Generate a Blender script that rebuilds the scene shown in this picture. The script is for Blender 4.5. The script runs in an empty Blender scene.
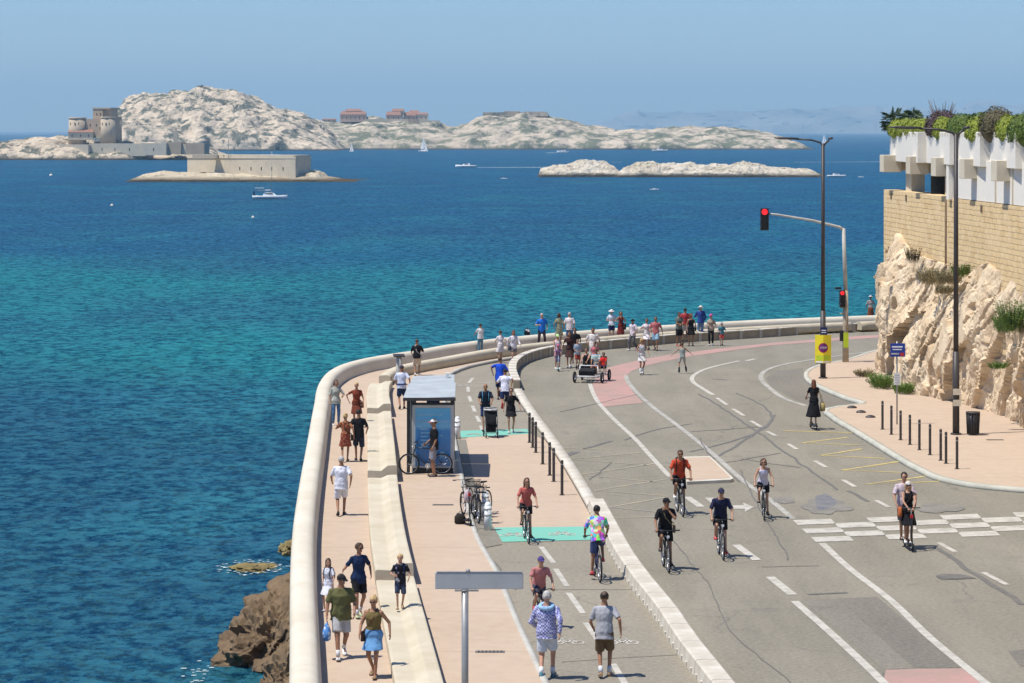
import bpy, bmesh, math, random
from mathutils import Vector, Matrix, noise
random.seed(7)
PI = math.pi
R = math.radians
SC = bpy.context.scene
COL = SC.collection
F, HZ, H = 2845.0, 131.0, 11.1      # focal length in pixels, eye level row, eye height above the road
SEA = -9.4                          # sea level below the road

def g(px, py, z=0.0):               # where the line of sight through a pixel meets height z
    k = (H - z) / (py - HZ)
    return ((px - 512) * k, F * k)
def G(px, py, z=0.0):
    x, y = g(px, py, z)
    return Vector((x, y, z))
def V(*a): return Vector(a)

# ---------------------------------------------------------------- materials
_m = {}
def nodes(name):
    m = bpy.data.materials.new(name); m.use_nodes = True
    nt = m.node_tree
    for n in list(nt.nodes): nt.nodes.remove(n)
    out = nt.nodes.new('ShaderNodeOutputMaterial')
    p = nt.nodes.new('ShaderNodeBsdfPrincipled')
    nt.links.new(p.outputs[0], out.inputs['Surface'])
    return m, nt, p
def N(nt, kind, **kw):
    n = nt.nodes.new(kind)
    for k, v in kw.items():
        if k in n.inputs: n.inputs[k].default_value = v
        else: setattr(n, k, v)
    return n
def L(nt, a, b): nt.links.new(a, b)
def c4(c): return (c[0], c[1], c[2], 1)
def noise_fac(nt, vec, scale, detail=4, rough=.55, lo=.35, hi=.65, dist=0):
    n = N(nt, 'ShaderNodeTexNoise', Scale=scale, Detail=detail, Roughness=rough, Distortion=dist)
    L(nt, vec, n.inputs['Vector'])
    r = N(nt, 'ShaderNodeMapRange'); r.inputs[1].default_value = lo; r.inputs[2].default_value = hi
    L(nt, n.outputs[0], r.inputs[0])
    return r.outputs[0], n.outputs[0]
def mix(nt, fac, a, b, kind='MIX'):
    m = N(nt, 'ShaderNodeMix', data_type='RGBA', blend_type=kind)
    if isinstance(fac, (int, float)): m.inputs[0].default_value = fac
    else: L(nt, fac, m.inputs[0])
    for i, v in ((6, a), (7, b)):
        if isinstance(v, (tuple, list)): m.inputs[i].default_value = c4(v)
        else: L(nt, v, m.inputs[i])
    return m.outputs[2]
def mapping(nt, scale=(1, 1, 1), rot=(0, 0, 0), out='Object'):
    t = N(nt, 'ShaderNodeTexCoord'); mp = N(nt, 'ShaderNodeMapping')
    mp.inputs['Scale'].default_value = scale; mp.inputs['Rotation'].default_value = rot
    L(nt, t.outputs[out], mp.inputs[0]); return mp.outputs[0]
def bump(nt, p, h, strength=.3, dist=.02):
    b = N(nt, 'ShaderNodeBump', Strength=strength, Distance=dist)
    L(nt, h, b.inputs['Height']); L(nt, b.outputs[0], p.inputs['Normal']); return b
def mat(name, col, rough=.7, metal=0, spec=.3, var=.18, scale=3.0, bs=.15, bd=.01, col2=None, detail=5):
    """plain painted / cast / woven surface: colour that drifts a little, light bump"""
    key = (name, tuple(col))
    if key in _m: return _m[key]
    m, nt, p = nodes(name)
    v = mapping(nt)
    f, raw = noise_fac(nt, v, scale, detail)
    a = tuple(max(0, c * (1 - var)) for c in col); b = col2 or tuple(min(1, c * (1 + var)) for c in col)
    L(nt, mix(nt, f, a, b), p.inputs['Base Color'])
    p.inputs['Roughness'].default_value = rough; p.inputs['Metallic'].default_value = metal
    p.inputs['Specular IOR Level'].default_value = spec
    if bs:
        f2, raw2 = noise_fac(nt, v, scale * 4, 5)
        bump(nt, p, raw2, bs, bd)
    _m[key] = m
    return m
def cloth(col, pat=None, col2=None, sc=14):
    key = ('cloth', tuple(col), pat, tuple(col2 or ()), sc)
    if key in _m: return _m[key]
    m, nt, p = nodes('cloth')
    v = mapping(nt)
    f, raw = noise_fac(nt, v, 6, 3)
    base = mix(nt, f, tuple(c * .85 for c in col), tuple(min(1, c * 1.12) for c in col))
    if pat == 'print':
        vo = N(nt, 'ShaderNodeTexVoronoi', Scale=sc); L(nt, v, vo.inputs['Vector'])
        r = N(nt, 'ShaderNodeMapRange'); r.inputs[1].default_value = .32; r.inputs[2].default_value = .42
        L(nt, vo.outputs['Distance'], r.inputs[0]); base = mix(nt, r.outputs[0], col2, base)
    elif pat == 'tiedye':
        vo = N(nt, 'ShaderNodeTexVoronoi', Scale=sc); L(nt, v, vo.inputs['Vector'])
        hs = N(nt, 'ShaderNodeHueSaturation', Saturation=1.5, Value=1.0); L(nt, vo.outputs['Color'], hs.inputs['Color'])
        base = mix(nt, .75, col, hs.outputs[0])
    elif pat == 'plaid':
        ch = N(nt, 'ShaderNodeTexChecker', Scale=sc); L(nt, v, ch.inputs['Vector']); ch.inputs[1].default_value = c4(col); ch.inputs[2].default_value = c4(col2)
        base = mix(nt, .85, base, ch.outputs[0])
    elif pat == 'stripe':
        w = N(nt, 'ShaderNodeTexWave', Scale=sc, bands_direction='Z'); L(nt, v, w.inputs['Vector'])
        r = N(nt, 'ShaderNodeMapRange'); r.inputs[1].default_value = .45; r.inputs[2].default_value = .55
        L(nt, w.outputs[1], r.inputs[0]); base = mix(nt, r.outputs[0], base, col2)
    L(nt, base, p.inputs['Base Color'])
    p.inputs['Roughness'].default_value = .85; p.inputs['Specular IOR Level'].default_value = .15
    _, raw = noise_fac(nt, mapping(nt, (1, 1, .45)), 9, 3, .6)
    bump(nt, p, raw, .6, .05)
    _m[key] = m
    return m

# ---------------------------------------------------------------- mesh builder
class MB:
    def __init__(s): s.bm = bmesh.new(); s.mi = 0
    def face(s, pts):
        vs = [s.bm.verts.new(p) for p in pts]
        f = s.bm.faces.new(vs); f.material_index = s.mi; return f
    def box(s, c, d, rz=0, taper=1.0, rx=0):
        M = Matrix.Translation(V(*c)) @ Matrix.Rotation(rz, 4, 'Z') @ Matrix.Rotation(rx, 4, 'X')
        x, y, z = d[0] / 2, d[1] / 2, d[2] / 2
        v = [s.bm.verts.new(M @ V(a * x * (taper if e > 0 else 1), b * y * (taper if e > 0 else 1), e * z)) for e in (-1, 1) for a, b in ((-1, -1), (1, -1), (1, 1), (-1, 1))]
        for q in ((3, 2, 1, 0), (4, 5, 6, 7), (0, 1, 5, 4), (1, 2, 6, 5), (2, 3, 7, 6), (3, 0, 4, 7)):
            f = s.bm.faces.new([v[i] for i in q]); f.material_index = s.mi
        return s
    def rings(s, rs, close=True, caps=True):
        """rs: list of rings (lists of points)"""
        vs = [[s.bm.verts.new(p) for p in r] for r in rs]
        for a, b in zip(vs, vs[1:]):
            n = len(a)
            for i in range(n if close else n - 1):
                f = s.bm.faces.new((a[i], a[(i + 1) % n], b[(i + 1) % n], b[i])); f.material_index = s.mi; f.smooth = True
        if caps and close:
            f = s.bm.faces.new(list(reversed(vs[0]))); f.material_index = s.mi
            f = s.bm.faces.new(vs[-1]); f.material_index = s.mi
        return s
    @staticmethod
    def frame(d):
        d = d.normalized()
        a = V(0, 0, 1) if abs(d.z) < .9 else V(1, 0, 0)
        x = a.cross(d).normalized(); y = d.cross(x)
        return x, y
    def tube(s, p0, p1, r0, r1=None, n=8, fl=1.0):
        p0, p1 = V(*p0), V(*p1); r1 = r0 if r1 is None else r1
        x, y = s.frame(p1 - p0)
        ring = lambda c, r: [c + x * math.cos(t) * r + y * math.sin(t) * r * fl for t in [2 * PI * i / n for i in range(n)]]
        return s.rings([ring(p0, r0), ring(p1, r1)])
    def pipe(s, pts, r, n=6):
        pts = [V(*p) for p in pts]; rs = []
        for i, p in enumerate(pts):
            d = (pts[min(i + 1, len(pts) - 1)] - pts[max(i - 1, 0)])
            x, y = s.frame(d); rr = r[i] if isinstance(r, (list, tuple)) else r
            rs.append([p + x * math.cos(t) * rr + y * math.sin(t) * rr for t in [2 * PI * k / n for k in range(n)]])
        return s.rings(rs)
    def cap(s, p0, p1, r0, r1, n=10):
        p0, p1 = V(*p0), V(*p1); d = (p1 - p0); ln = d.length or 1e-4; d = d / ln
        x, y = s.frame(d); rs = []
        ring = lambda c, r: [c + x * math.cos(t) * r + y * math.sin(t) * r for t in [2 * PI * i / n for i in range(n)]]
        for a in (-80, -50, -20): rs.append(ring(p0 + d * r0 * math.sin(R(a)), r0 * math.cos(R(a))))
        for a in (20, 50, 80): rs.append(ring(p1 + d * r1 * math.sin(R(a)), r1 * math.cos(R(a))))
        return s.rings(rs)
    def ell(s, c, r, ax=None, n=12, m=8, zmin=-1.0):
        c = V(*c); ax = ax or (V(1, 0, 0), V(0, 1, 0), V(0, 0, 1)); rs = []
        a0 = math.asin(max(-.995, zmin))
        for j in range(m + 1):
            a = a0 + (R(86) - a0) * j / m
            rs.append([c + ax[0] * r[0] * math.cos(a) * math.cos(t) + ax[1] * r[1] * math.cos(a) * math.sin(t) + ax[2] * r[2] * math.sin(a) for t in [2 * PI * i / n for i in range(n)]])
        return s.rings(rs)
    def prism(s, poly, z0, z1):
        b = [s.bm.verts.new((p[0], p[1], z0)) for p in poly]; t = [s.bm.verts.new((p[0], p[1], z1)) for p in poly]; n = len(poly)
        for i in range(n):
            f = s.bm.faces.new((b[i], b[(i + 1) % n], t[(i + 1) % n], t[i])); f.material_index = s.mi
        for q in (s.bm.faces.new(t), s.bm.faces.new(list(reversed(b)))): q.material_index = s.mi
        return s
    def sheet(s, poly, z):
        s.face([(p[0], p[1], z) for p in poly]); return s
    def strip(s, pts, w, z, off=0.0):
        """flat painted line of width w along pts"""
        ps = [V(p[0], p[1], 0) for p in pts]; prev = None
        for i, p in enumerate(ps):
            d = (ps[min(i + 1, len(ps) - 1)] - ps[max(i - 1, 0)]).normalized(); nrm = V(d.y, -d.x, 0)
            a = s.bm.verts.new(p + nrm * (off - w / 2) + V(0, 0, z)); b = s.bm.verts.new(p + nrm * (off + w / 2) + V(0, 0, z))
            if prev:
                f = s.bm.faces.new((prev[0], prev[1], b, a)); f.material_index = s.mi
            prev = (a, b)
        return s
    def sweep(s, pts, prof, zs=None, caps=True, smooth=True):
        """profile (d to the right, z) swept along pts"""
        ps = [V(p[0], p[1], 0) for p in pts]; rs = []
        for i, p in enumerate(ps):
            d = (ps[min(i + 1, len(ps) - 1)] - ps[max(i - 1, 0)]).normalized(); nrm = V(d.y, -d.x, 0)
            k = zs[i] if zs else 1.0
            rs.append([p + nrm * a + V(0, 0, b * k) for a, b in prof])
        s.rings(rs, True, caps)
        return s
    def build(s, name, m, parent=None, smooth=None, loc=None, rz=None, bevel=0, norm=True):
        if norm: bmesh.ops.recalc_face_normals(s.bm, faces=s.bm.faces)
        if smooth is not None:
            for f in s.bm.faces: f.smooth = smooth
        me = bpy.data.meshes.new(name); s.bm.to_mesh(me); s.bm.free()
        for x in (m if isinstance(m, (list, tuple)) else [m]): me.materials.append(x)
        o = bpy.data.objects.new(name, me); COL.objects.link(o)
        if parent is not None: o.parent = parent
        if loc is not None: o.location = loc
        if rz is not None: o.rotation_euler = (0, 0, rz)
        if bevel:
            b = o.modifiers.new('bevel', 'BEVEL'); b.width = bevel; b.segments = 2; b.limit_method = 'ANGLE'; b.angle_limit = R(40)
        return o

def tag(o, label=None, cat=None, group=None, kind=None):
    if label: o['label'] = label
    if cat: o['category'] = cat
    if group: o['group'] = group
    if kind: o['kind'] = kind
    return o
def empty(name, loc, rz=0, label=None, cat=None, group=None):
    o = bpy.data.objects.new(name, None); COL.objects.link(o); o.empty_display_size = .2
    o.location = loc; o.rotation_euler = (0, 0, rz)
    return tag(o, label, cat, group)
def kids(o): return [x for x in COL.objects if x.parent == o]
def copy_tree(o, parent=None, _all=None):
    _all = _all or list(COL.objects)
    c = o.copy(); COL.objects.link(c)
    if parent is not None: c.parent = parent
    for ch in [x for x in _all if x.parent == o]: copy_tree(ch, c, _all)
    return c
def smooth_line(pts, step=1.0):
    """Catmull-Rom through 2-D points, resampled"""
    P = [V(p[0], p[1], 0) for p in pts]; n = len(P); D = [(P[i + 1] - P[i]).length for i in range(n - 1)]; S = [(P[i + 1] - P[i]) / D[i] for i in range(n - 1)]
    T = [S[0]] + [(S[i - 1] * D[i] + S[i] * D[i - 1]) / (D[i] + D[i - 1]) for i in range(1, n - 1)] + [S[-1]]; out = []
    for i in range(n - 1):
        m = max(1, int(D[i] / step)); d = D[i]
        for k in range(m):
            t = k / m; out.append(P[i] * (2 * t ** 3 - 3 * t * t + 1) + T[i] * d * (t ** 3 - 2 * t * t + t) + P[i + 1] * (3 * t * t - 2 * t ** 3) + T[i + 1] * d * (t ** 3 - t * t))
    out.append(P[-1]); return [(p.x, p.y) for p in out]
def offset(pts, d):
    ps = [V(p[0], p[1], 0) for p in pts]; r = []
    for i, p in enumerate(ps):
        t = (ps[min(i + 1, len(ps) - 1)] - ps[max(i - 1, 0)]).normalized(); q = p + V(t.y, -t.x, 0) * d; r.append((q.x, q.y))
    return r
def resample(pts, step):
    ps = [V(p[0], p[1], 0) for p in pts]; out = [ps[0]]; acc = 0
    for a, b in zip(ps, ps[1:]):
        l = (b - a).length; t = step - acc
        while t <= l: out.append(a.lerp(b, t / l)); t += step
        acc = l - (t - step)
    return [(p.x, p.y) for p in out]
def fbm(p, oct=4): return noise.fractal(p, 1.0, 2.0, oct)
def leaves(mb, c, r, n, size, seed=0, shell=.55, up=.3):
    rnd = random.Random(seed); c = V(*c)
    for _ in range(n):
        d = V(rnd.gauss(0, 1), rnd.gauss(0, 1), rnd.gauss(0, 1)).normalized()
        if d.z < -.5: d.z *= -.6
        k = shell + (1 - shell) * rnd.random() ** .6
        k *= 1 + .16 * noise.noise(d * 2.3 + V(seed, 0, 0))
        p = c + V(d.x * r[0], d.y * r[1], d.z * r[2]) * k
        n1 = (d + V(rnd.uniform(-1, 1), rnd.uniform(-1, 1), rnd.uniform(-.6, 1) + up) * .7).normalized()
        x, y = MB.frame(n1); a = rnd.random() * 6.28; x, y = x * math.cos(a) + y * math.sin(a), y * math.cos(a) - x * math.sin(a)
        l = size * rnd.uniform(.6, 1.4); w = l * .45
        f = mb.face([p - x * l, p + y * w, p + x * l, p - y * w])
        f.smooth = False
# ================================================================ camera, light, air
cam = bpy.data.objects.new('camera', bpy.data.cameras.new('camera')); COL.objects.link(cam)
cam.location = (0, 0, H); cam.rotation_euler = (R(90), 0, 0)
cam.data.sensor_width = 36; cam.data.lens = F * 36 / 1024; cam.data.shift_y = -(341.5 - HZ) / 1024
cam.data.clip_end = 90000; cam.data.clip_start = .5
SC.camera = cam
SUN_EL = 66.0; sh = V(.94, .34, 0).normalized()         # direction in which shadows fall
w = bpy.data.worlds.new('World'); SC.world = w; w.use_nodes = True
nt = w.node_tree; bg = nt.nodes['Background']; sky = nt.nodes.new('ShaderNodeTexSky')
sky.sky_type = 'NISHITA'; sky.sun_disc = False; sky.sun_elevation = R(SUN_EL)
sun_az = math.atan2(-sh.x, -sh.y)                        # clockwise from +Y
sky.sun_rotation = sun_az % (2 * PI); sky.air_density = 1.0; sky.dust_density = .15; sky.ozone_density = 6.0; sky.altitude = 0
tint = nt.nodes.new('ShaderNodeMix'); tint.data_type = 'RGBA'; tint.blend_type = 'MULTIPLY'; tint.inputs[0].default_value = 1; tint.inputs[7].default_value = (.77, .92, 1.15, 1)
nt.links.new(sky.outputs[0], tint.inputs[6]); nt.links.new(tint.outputs[2], bg.inputs[0]); bg.inputs[1].default_value = .098
sd = bpy.data.lights.new('sun', 'SUN'); sd.energy = 4.8; sd.angle = R(.53); sd.color = (1, .955, .88)
so = bpy.data.objects.new('sun', sd); COL.objects.link(so)
ld = V(sh.x * math.cos(R(SUN_EL)), sh.y * math.cos(R(SUN_EL)), -math.sin(R(SUN_EL)))
so.rotation_euler = ld.to_track_quat('-Z', 'Y').to_euler()
SC.view_settings.view_transform = 'Standard'; SC.view_settings.look = 'None'; SC.view_settings.gamma = 1; SC.view_settings.use_curve_mapping = False
SC.view_settings.exposure = 0.22
SC.cycles.max_bounces = 5; SC.cycles.diffuse_bounces = 2; SC.cycles.glossy_bounces = 2; SC.cycles.volume_bounces = 0
SC.cycles.caustics_reflective = False; SC.cycles.caustics_refractive = False

def haze():
    mb = MB(); mb.box((1500, 13700, 225), (26000, 29400, 480))
    m = bpy.data.materials.new('haze'); m.use_nodes = True; nt = m.node_tree
    for n in list(nt.nodes): nt.nodes.remove(n)
    o = nt.nodes.new('ShaderNodeOutputMaterial'); v = nt.nodes.new('ShaderNodeVolumePrincipled')
    v.inputs['Color'].default_value = (.50, .79, 1, 1); v.inputs['Density'].default_value = HAZE; v.inputs['Anisotropy'].default_value = .0
    nt.links.new(v.outputs[0], o.inputs['Volume'])
    tag(mb.build('haze', m), 'pale blue haze over the sea', kind='stuff')
HAZE = 7.5e-5

# ================================================================ shared materials
def concrete(name, col, dirt, scale=.7, streak=False, amt=.55):
    m, nt, p = nodes(name)
    v = mapping(nt)
    f, _ = noise_fac(nt, v, scale, 8, .6, .38, .68)
    a = mix(nt, f, col, dirt)
    f2, r2 = noise_fac(nt, v, 9, 6, .65, .3, .75)
    a = mix(nt, f2, a, mix(nt, .5, a, tuple(c * .82 for c in col)))
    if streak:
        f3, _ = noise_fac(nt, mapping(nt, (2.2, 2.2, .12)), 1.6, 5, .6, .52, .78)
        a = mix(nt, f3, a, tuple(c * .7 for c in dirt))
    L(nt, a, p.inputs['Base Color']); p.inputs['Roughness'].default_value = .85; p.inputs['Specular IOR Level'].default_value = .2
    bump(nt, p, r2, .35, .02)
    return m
M_PARA = concrete('pale_concrete', (.67, .61, .49), (.57, .50, .38), .5)
M_BENCH = concrete('bench_concrete', (.60, .53, .40), (.48, .41, .28), .8)
M_BLOCK = concrete('white_painted_concrete', (.64, .60, .51), (.46, .40, .31), 1.5)
M_KERB = concrete('kerb_stone', (.50, .48, .42), (.38, .36, .31), 1.2)
M_BUILD = concrete('white_render', (.84, .79, .69), (.80, .76, .68), .5)
M_BEAM = concrete('cream_concrete', (.68, .61, .47), (.58, .50, .37), .9)
M_SHADETAN = concrete('shade_tan_concrete', (.42, .34, .23), (.33, .27, .19), 1.0)
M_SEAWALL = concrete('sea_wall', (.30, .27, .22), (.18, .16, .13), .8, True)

def paving():
    m, nt, p = nodes('pink_paving')
    t = N(nt, 'ShaderNodeTexCoord'); v = t.outputs['Object']
    f, _ = noise_fac(nt, v, .25, 7, .6, .35, .7)
    a = mix(nt, f, (.475, .36, .265), (.43, .325, .235))
    f2, r2 = noise_fac(nt, v, 3.0, 8, .7, .35, .7)
    a = mix(nt, f2, a, (.51, .40, .295))
    f4, _ = noise_fac(nt, v, .9, 6, .7, .58, .74)
    a = mix(nt, f4, a, (.45, .34, .25))
    f6, _ = noise_fac(nt, v, 6, 8, .8, .52, .66); a = mix(nt, f6, a, mix(nt, .22, a, (.20, .16, .12)))
    s = N(nt, 'ShaderNodeSeparateXYZ'); L(nt, v, s.inputs[0])
    mm = N(nt, 'ShaderNodeMath', operation='PINGPONG'); L(nt, s.outputs[1], mm.inputs[0]); mm.inputs[1].default_value = 2.5
    lt = N(nt, 'ShaderNodeMath', operation='LESS_THAN'); L(nt, mm.outputs[0], lt.inputs[0]); lt.inputs[1].default_value = .035
    k = N(nt, 'ShaderNodeMath', operation='MULTIPLY'); L(nt, lt.outputs[0], k.inputs[0]); k.inputs[1].default_value = .7
    a = mix(nt, k.outputs[0], a, (.36, .28, .21))
    L(nt, a, p.inputs['Base Color']); p.inputs['Roughness'].default_value = .9; p.inputs['Specular IOR Level'].default_value = .15
    bump(nt, p, r2, .2, .01)
    return m
M_PINK = paving()
def asphalt(name, base, alt, seed=0.0, cracks=True):
    m, nt, p = nodes(name)
    t = N(nt, 'ShaderNodeTexCoord'); mp = N(nt, 'ShaderNodeMapping'); mp.inputs['Location'].default_value = (seed, seed, 0); L(nt, t.outputs['Object'], mp.inputs[0]); v = mp.outputs[0]
    f, _ = noise_fac(nt, v, .12, 6, .6, .4, .62)
    a = mix(nt, f, base, alt)
    mp2 = N(nt, 'ShaderNodeMapping'); mp2.inputs['Scale'].default_value = (1, .13, 1); mp2.inputs['Rotation'].default_value = (0, 0, R(-4)); L(nt, v, mp2.inputs[0])
    f3, _ = noise_fac(nt, mp2.outputs[0], .7, 5, .6, .42, .72)       # long wheel-worn tracks
    a = mix(nt, f3, a, tuple(c * .80 for c in base))
    f2, r2 = noise_fac(nt, v, 9, 8, .85, .36, .64)
    a = mix(nt, f2, mix(nt, .36, a, (.08, .075, .065)), mix(nt, .30, a, (.48, .44, .36)))
    f5, _ = noise_fac(nt, v, .8, 6, .7, .56, .68); a = mix(nt, f5, a, mix(nt, .28, a, (.10, .095, .08)))
    if cracks:
        nz = N(nt, 'ShaderNodeTexNoise', Scale=.5, Detail=6); L(nt, v, nz.inputs['Vector'])
        ad = N(nt, 'ShaderNodeVectorMath', operation='SCALE'); L(nt, nz.outputs['Color'], ad.inputs[0]); ad.inputs['Scale'].default_value = 1.8
        a2 = N(nt, 'ShaderNodeVectorMath', operation='ADD'); L(nt, v, a2.inputs[0]); L(nt, ad.outputs[0], a2.inputs[1])
        vo = N(nt, 'ShaderNodeTexVoronoi', feature='DISTANCE_TO_EDGE', Scale=.13); L(nt, a2.outputs[0], vo.inputs['Vector'])
        lt = N(nt, 'ShaderNodeMapRange'); lt.inputs[1].default_value = .0015; lt.inputs[2].default_value = .007; lt.inputs[3].default_value = .38; lt.inputs[4].default_value = 0; L(nt, vo.outputs[0], lt.inputs[0])
        g1, _ = noise_fac(nt, v, .3, 3, .5, .5, .56)
        k = N(nt, 'ShaderNodeMath', operation='MULTIPLY'); L(nt, lt.outputs[0], k.inputs[0]); L(nt, g1, k.inputs[1])
        a = mix(nt, k.outputs[0], a, (.08, .08, .075))
    L(nt, a, p.inputs['Base Color']); p.inputs['Roughness'].default_value = .82; p.inputs['Specular IOR Level'].default_value = .25
    bump(nt, p, r2, .3, .01)
    return m
M_ROAD = asphalt('worn_asphalt', (.215, .190, .135), (.262, .230, .168))
M_CYC = asphalt('pale_asphalt', (.29, .248, .178), (.25, .216, .158), 31)
M_DARK = asphalt('fresh_asphalt', (.150, .132, .102), (.178, .158, .122), 57, False)
M_PATCH = asphalt('repaired_asphalt', (.188, .166, .125), (.212, .188, .144), 91, False)
def paint(name, col, wear, thr=(.52, .66), sc=2.2):
    """road paint that has worn through to asphalt"""
    m, nt, p = nodes(name); v = mapping(nt)
    f, r = noise_fac(nt, v, sc, 8, .7, *thr); c_ = mix(nt, f, col, wear)
    f, r = noise_fac(nt, v, 7, 8, .8, .50, .60); c_ = mix(nt, f, c_, mix(nt, .62, c_, wear))
    L(nt, c_, p.inputs['Base Color']); p.inputs['Roughness'].default_value = .75
    bump(nt, p, r, .2, .01); return m
M_WHITE = paint('white_paint', (.52, .485, .41), (.36, .33, .27), (.46, .62))
M_FADED = paint('faded_white_paint', (.44, .42, .36), (.29, .27, .23), (.40, .62), 1.2)
M_YEL = paint('yellow_paint', (.60, .46, .13), (.40, .33, .18), (.48, .70), 1.5)
M_PALEYEL = paint('faded_yellow_paint', (.47, .38, .22), (.30, .28, .235), (.38, .60), 1.2)
M_RED = paint('pink_paint', (.46, .255, .215), (.34, .235, .185), (.40, .64), .45)
M_GREEN = paint('green_paint', (.14, .46, .34), (.22, .42, .33), (.4, .75), 1.0)
M_TAR = mat('tar', (.15, .137, .115), .6, var=.15, scale=4)
M_STEEL = mat('dark_painted_steel', (.045, .038, .036), .5, 0, .4, .15, 6, 0)
M_GREY = mat('galvanised_steel', (.32, .32, .31), .45, .35, .5, .1, 5, .05)
M_BLACK = mat('black_plastic', (.015, .015, .016), .5, 0, .4, .2, 6, 0)
M_TYRE = mat('rubber', (.02, .02, .02), .8, 0, .2, .2, 10, 0)
M_GLASSD = mat('smoked_glass', (.02, .025, .03), .08, 0, .6, .1, 2, 0)

# ================================================================ sea
def sea():
    m, nt, p = nodes('sea_water')
    t = N(nt, 'ShaderNodeTexCoord'); v = t.outputs['Object']
    s = N(nt, 'ShaderNodeSeparateXYZ'); L(nt, v, s.inputs[0])
    # depth of the water by distance from the shore: sandy shallows, then the deep bay
    def ramp(a, b, src=s.outputs[1]):
        r = N(nt, 'ShaderNodeMapRange', interpolation_type='SMOOTHSTEP'); r.inputs[1].default_value = a; r.inputs[2].default_value = b; L(nt, src, r.inputs[0]); return r.outputs[0]
    nz = N(nt, 'ShaderNodeTexNoise', Scale=.008, Detail=4); L(nt, v, nz.inputs['Vector'])
    dd = N(nt, 'ShaderNodeMath', operation='MULTIPLY_ADD'); L(nt, nz.outputs[0], dd.inputs[0]); dd.inputs[1].default_value = 320; dd.inputs[2].default_value = -160
    yy = N(nt, 'ShaderNodeMath', operation='ADD'); L(nt, s.outputs[1], yy.inputs[0]); L(nt, dd.outputs[0], yy.inputs[1])
    teal, deep, far, near = (.001, .18, .172), (.001, .064, .15), (.001, .074, .185), (.001, .056, .082)
    c = mix(nt, ramp(330, 560, yy.outputs[0]), teal, deep)
    c = mix(nt, ramp(600, 1900, yy.outputs[0]), c, far)
    nn = N(nt, 'ShaderNodeMath', operation='MULTIPLY_ADD'); L(nt, s.outputs[0], nn.inputs[0]); nn.inputs[1].default_value = 1.6; L(nt, s.outputs[1], nn.inputs[2])
    c = mix(nt, ramp(225, 135, nn.outputs[0]), c, near)
    # seagrass and sand patches
    mp = N(nt, 'ShaderNodeMapping'); mp.inputs['Scale'].default_value = (1, .55, 1); L(nt, v, mp.inputs[0])
    f, _ = noise_fac(nt, mp.outputs[0], .022, 5, .55, .42, .62)
    c = mix(nt, f, c, mix(nt, .6, c, (.004, .04, .105)))
    f, _ = noise_fac(nt, mp.outputs[0], .045, 5, .6, .50, .68)
    c = mix(nt, f, c, mix(nt, .45, c, (.012, .19, .20)))
    # wind chop: slopes of waves of several lengths tilt the surface
    tot = None
    for sc, amp, det, st in ((.06, .10, 2, (1, 1)), (.35, .26, 3, (1.1, .8)), (1.3, .50, 3, (1.1, .75)), (3.0, .40, 2, (1.4, .7))):
        mpp = N(nt, 'ShaderNodeMapping'); mpp.inputs['Scale'].default_value = (st[0], st[1], 1); mpp.inputs['Rotation'].default_value = (0, 0, R(14)); L(nt, v, mpp.inputs[0])
        n = N(nt, 'ShaderNodeTexNoise', Scale=sc, Detail=det, Roughness=.6, Distortion=.5); L(nt, mpp.outputs[0], n.inputs['Vector'])
        q = N(nt, 'ShaderNodeVectorMath', operation='SUBTRACT'); L(nt, n.outputs['Color'], q.inputs[0]); q.inputs[1].default_value = (.5, .5, .5)
        q2 = N(nt, 'ShaderNodeVectorMath', operation='MULTIPLY'); L(nt, q.outputs[0], q2.inputs[0]); q2.inputs[1].default_value = (amp * 3.2, amp * 5.0, 0)
        if tot is None: tot = q2.outputs[0]
        else:
            ad = N(nt, 'ShaderNodeVectorMath', operation='ADD'); L(nt, tot, ad.inputs[0]); L(nt, q2.outputs[0], ad.inputs[1]); tot = ad.outputs[0]
    ad = N(nt, 'ShaderNodeVectorMath', operation='ADD'); L(nt, tot, ad.inputs[0]); ad.inputs[1].default_value = (0, 0, 1)
    nn_ = N(nt, 'ShaderNodeVectorMath', operation='NORMALIZE'); L(nt, ad.outputs[0], nn_.inputs[0]); L(nt, nn_.outputs[0], p.inputs['Normal'])
    # wave light and shade painted into the colour: bright crests, dark troughs
    mq = N(nt, 'ShaderNodeMapping'); mq.inputs['Scale'].default_value = (1.0, .72, 1); mq.inputs['Rotation'].default_value = (0, 0, R(14)); L(nt, v, mq.inputs[0])
    f, _ = noise_fac(nt, mq.outputs[0], 1.0, 7, .80, .44, .57)
    c = mix(nt, f, mix(nt, .20, c, (.10, .28, .33)), mix(nt, .80, c, (.001, .014, .035)))
    L(nt, c, p.inputs['Base Color'])
    p.inputs['Roughness'].default_value = .6; p.inputs['Specular IOR Level'].default_value = 0
    # slopes hide most of the mirror at grazing angles: a share of the Fresnel term
    gl = N(nt, 'ShaderNodeBsdfGlossy'); gl.inputs['Roughness'].default_value = .14; gl.inputs['Color'].default_value = (.42, .74, 1, 1); L(nt, nn_.outputs[0], gl.inputs['Normal'])
    fr_ = N(nt, 'ShaderNodeFresnel', IOR=1.33); L(nt, nn_.outputs[0], fr_.inputs['Normal']); fm = N(nt, 'ShaderNodeMath', operation='MULTIPLY'); L(nt, fr_.outputs[0], fm.inputs[0]); fm.inputs[1].default_value = .14
    ms = N(nt, 'ShaderNodeMixShader'); L(nt, fm.outputs[0], ms.inputs[0]); L(nt, p.outputs[0], ms.inputs[1]); L(nt, gl.outputs[0], ms.inputs[2])
    L(nt, ms.outputs[0], [n for n in nt.nodes if n.bl_idname == 'ShaderNodeOutputMaterial'][0].inputs['Surface'])
    mb = MB()
    xs = [-30000, -2000, -300, 0, 300, 2000, 30000]; ys = [-200, 60, 400, 2000, 8000, 30000, 60000]
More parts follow.
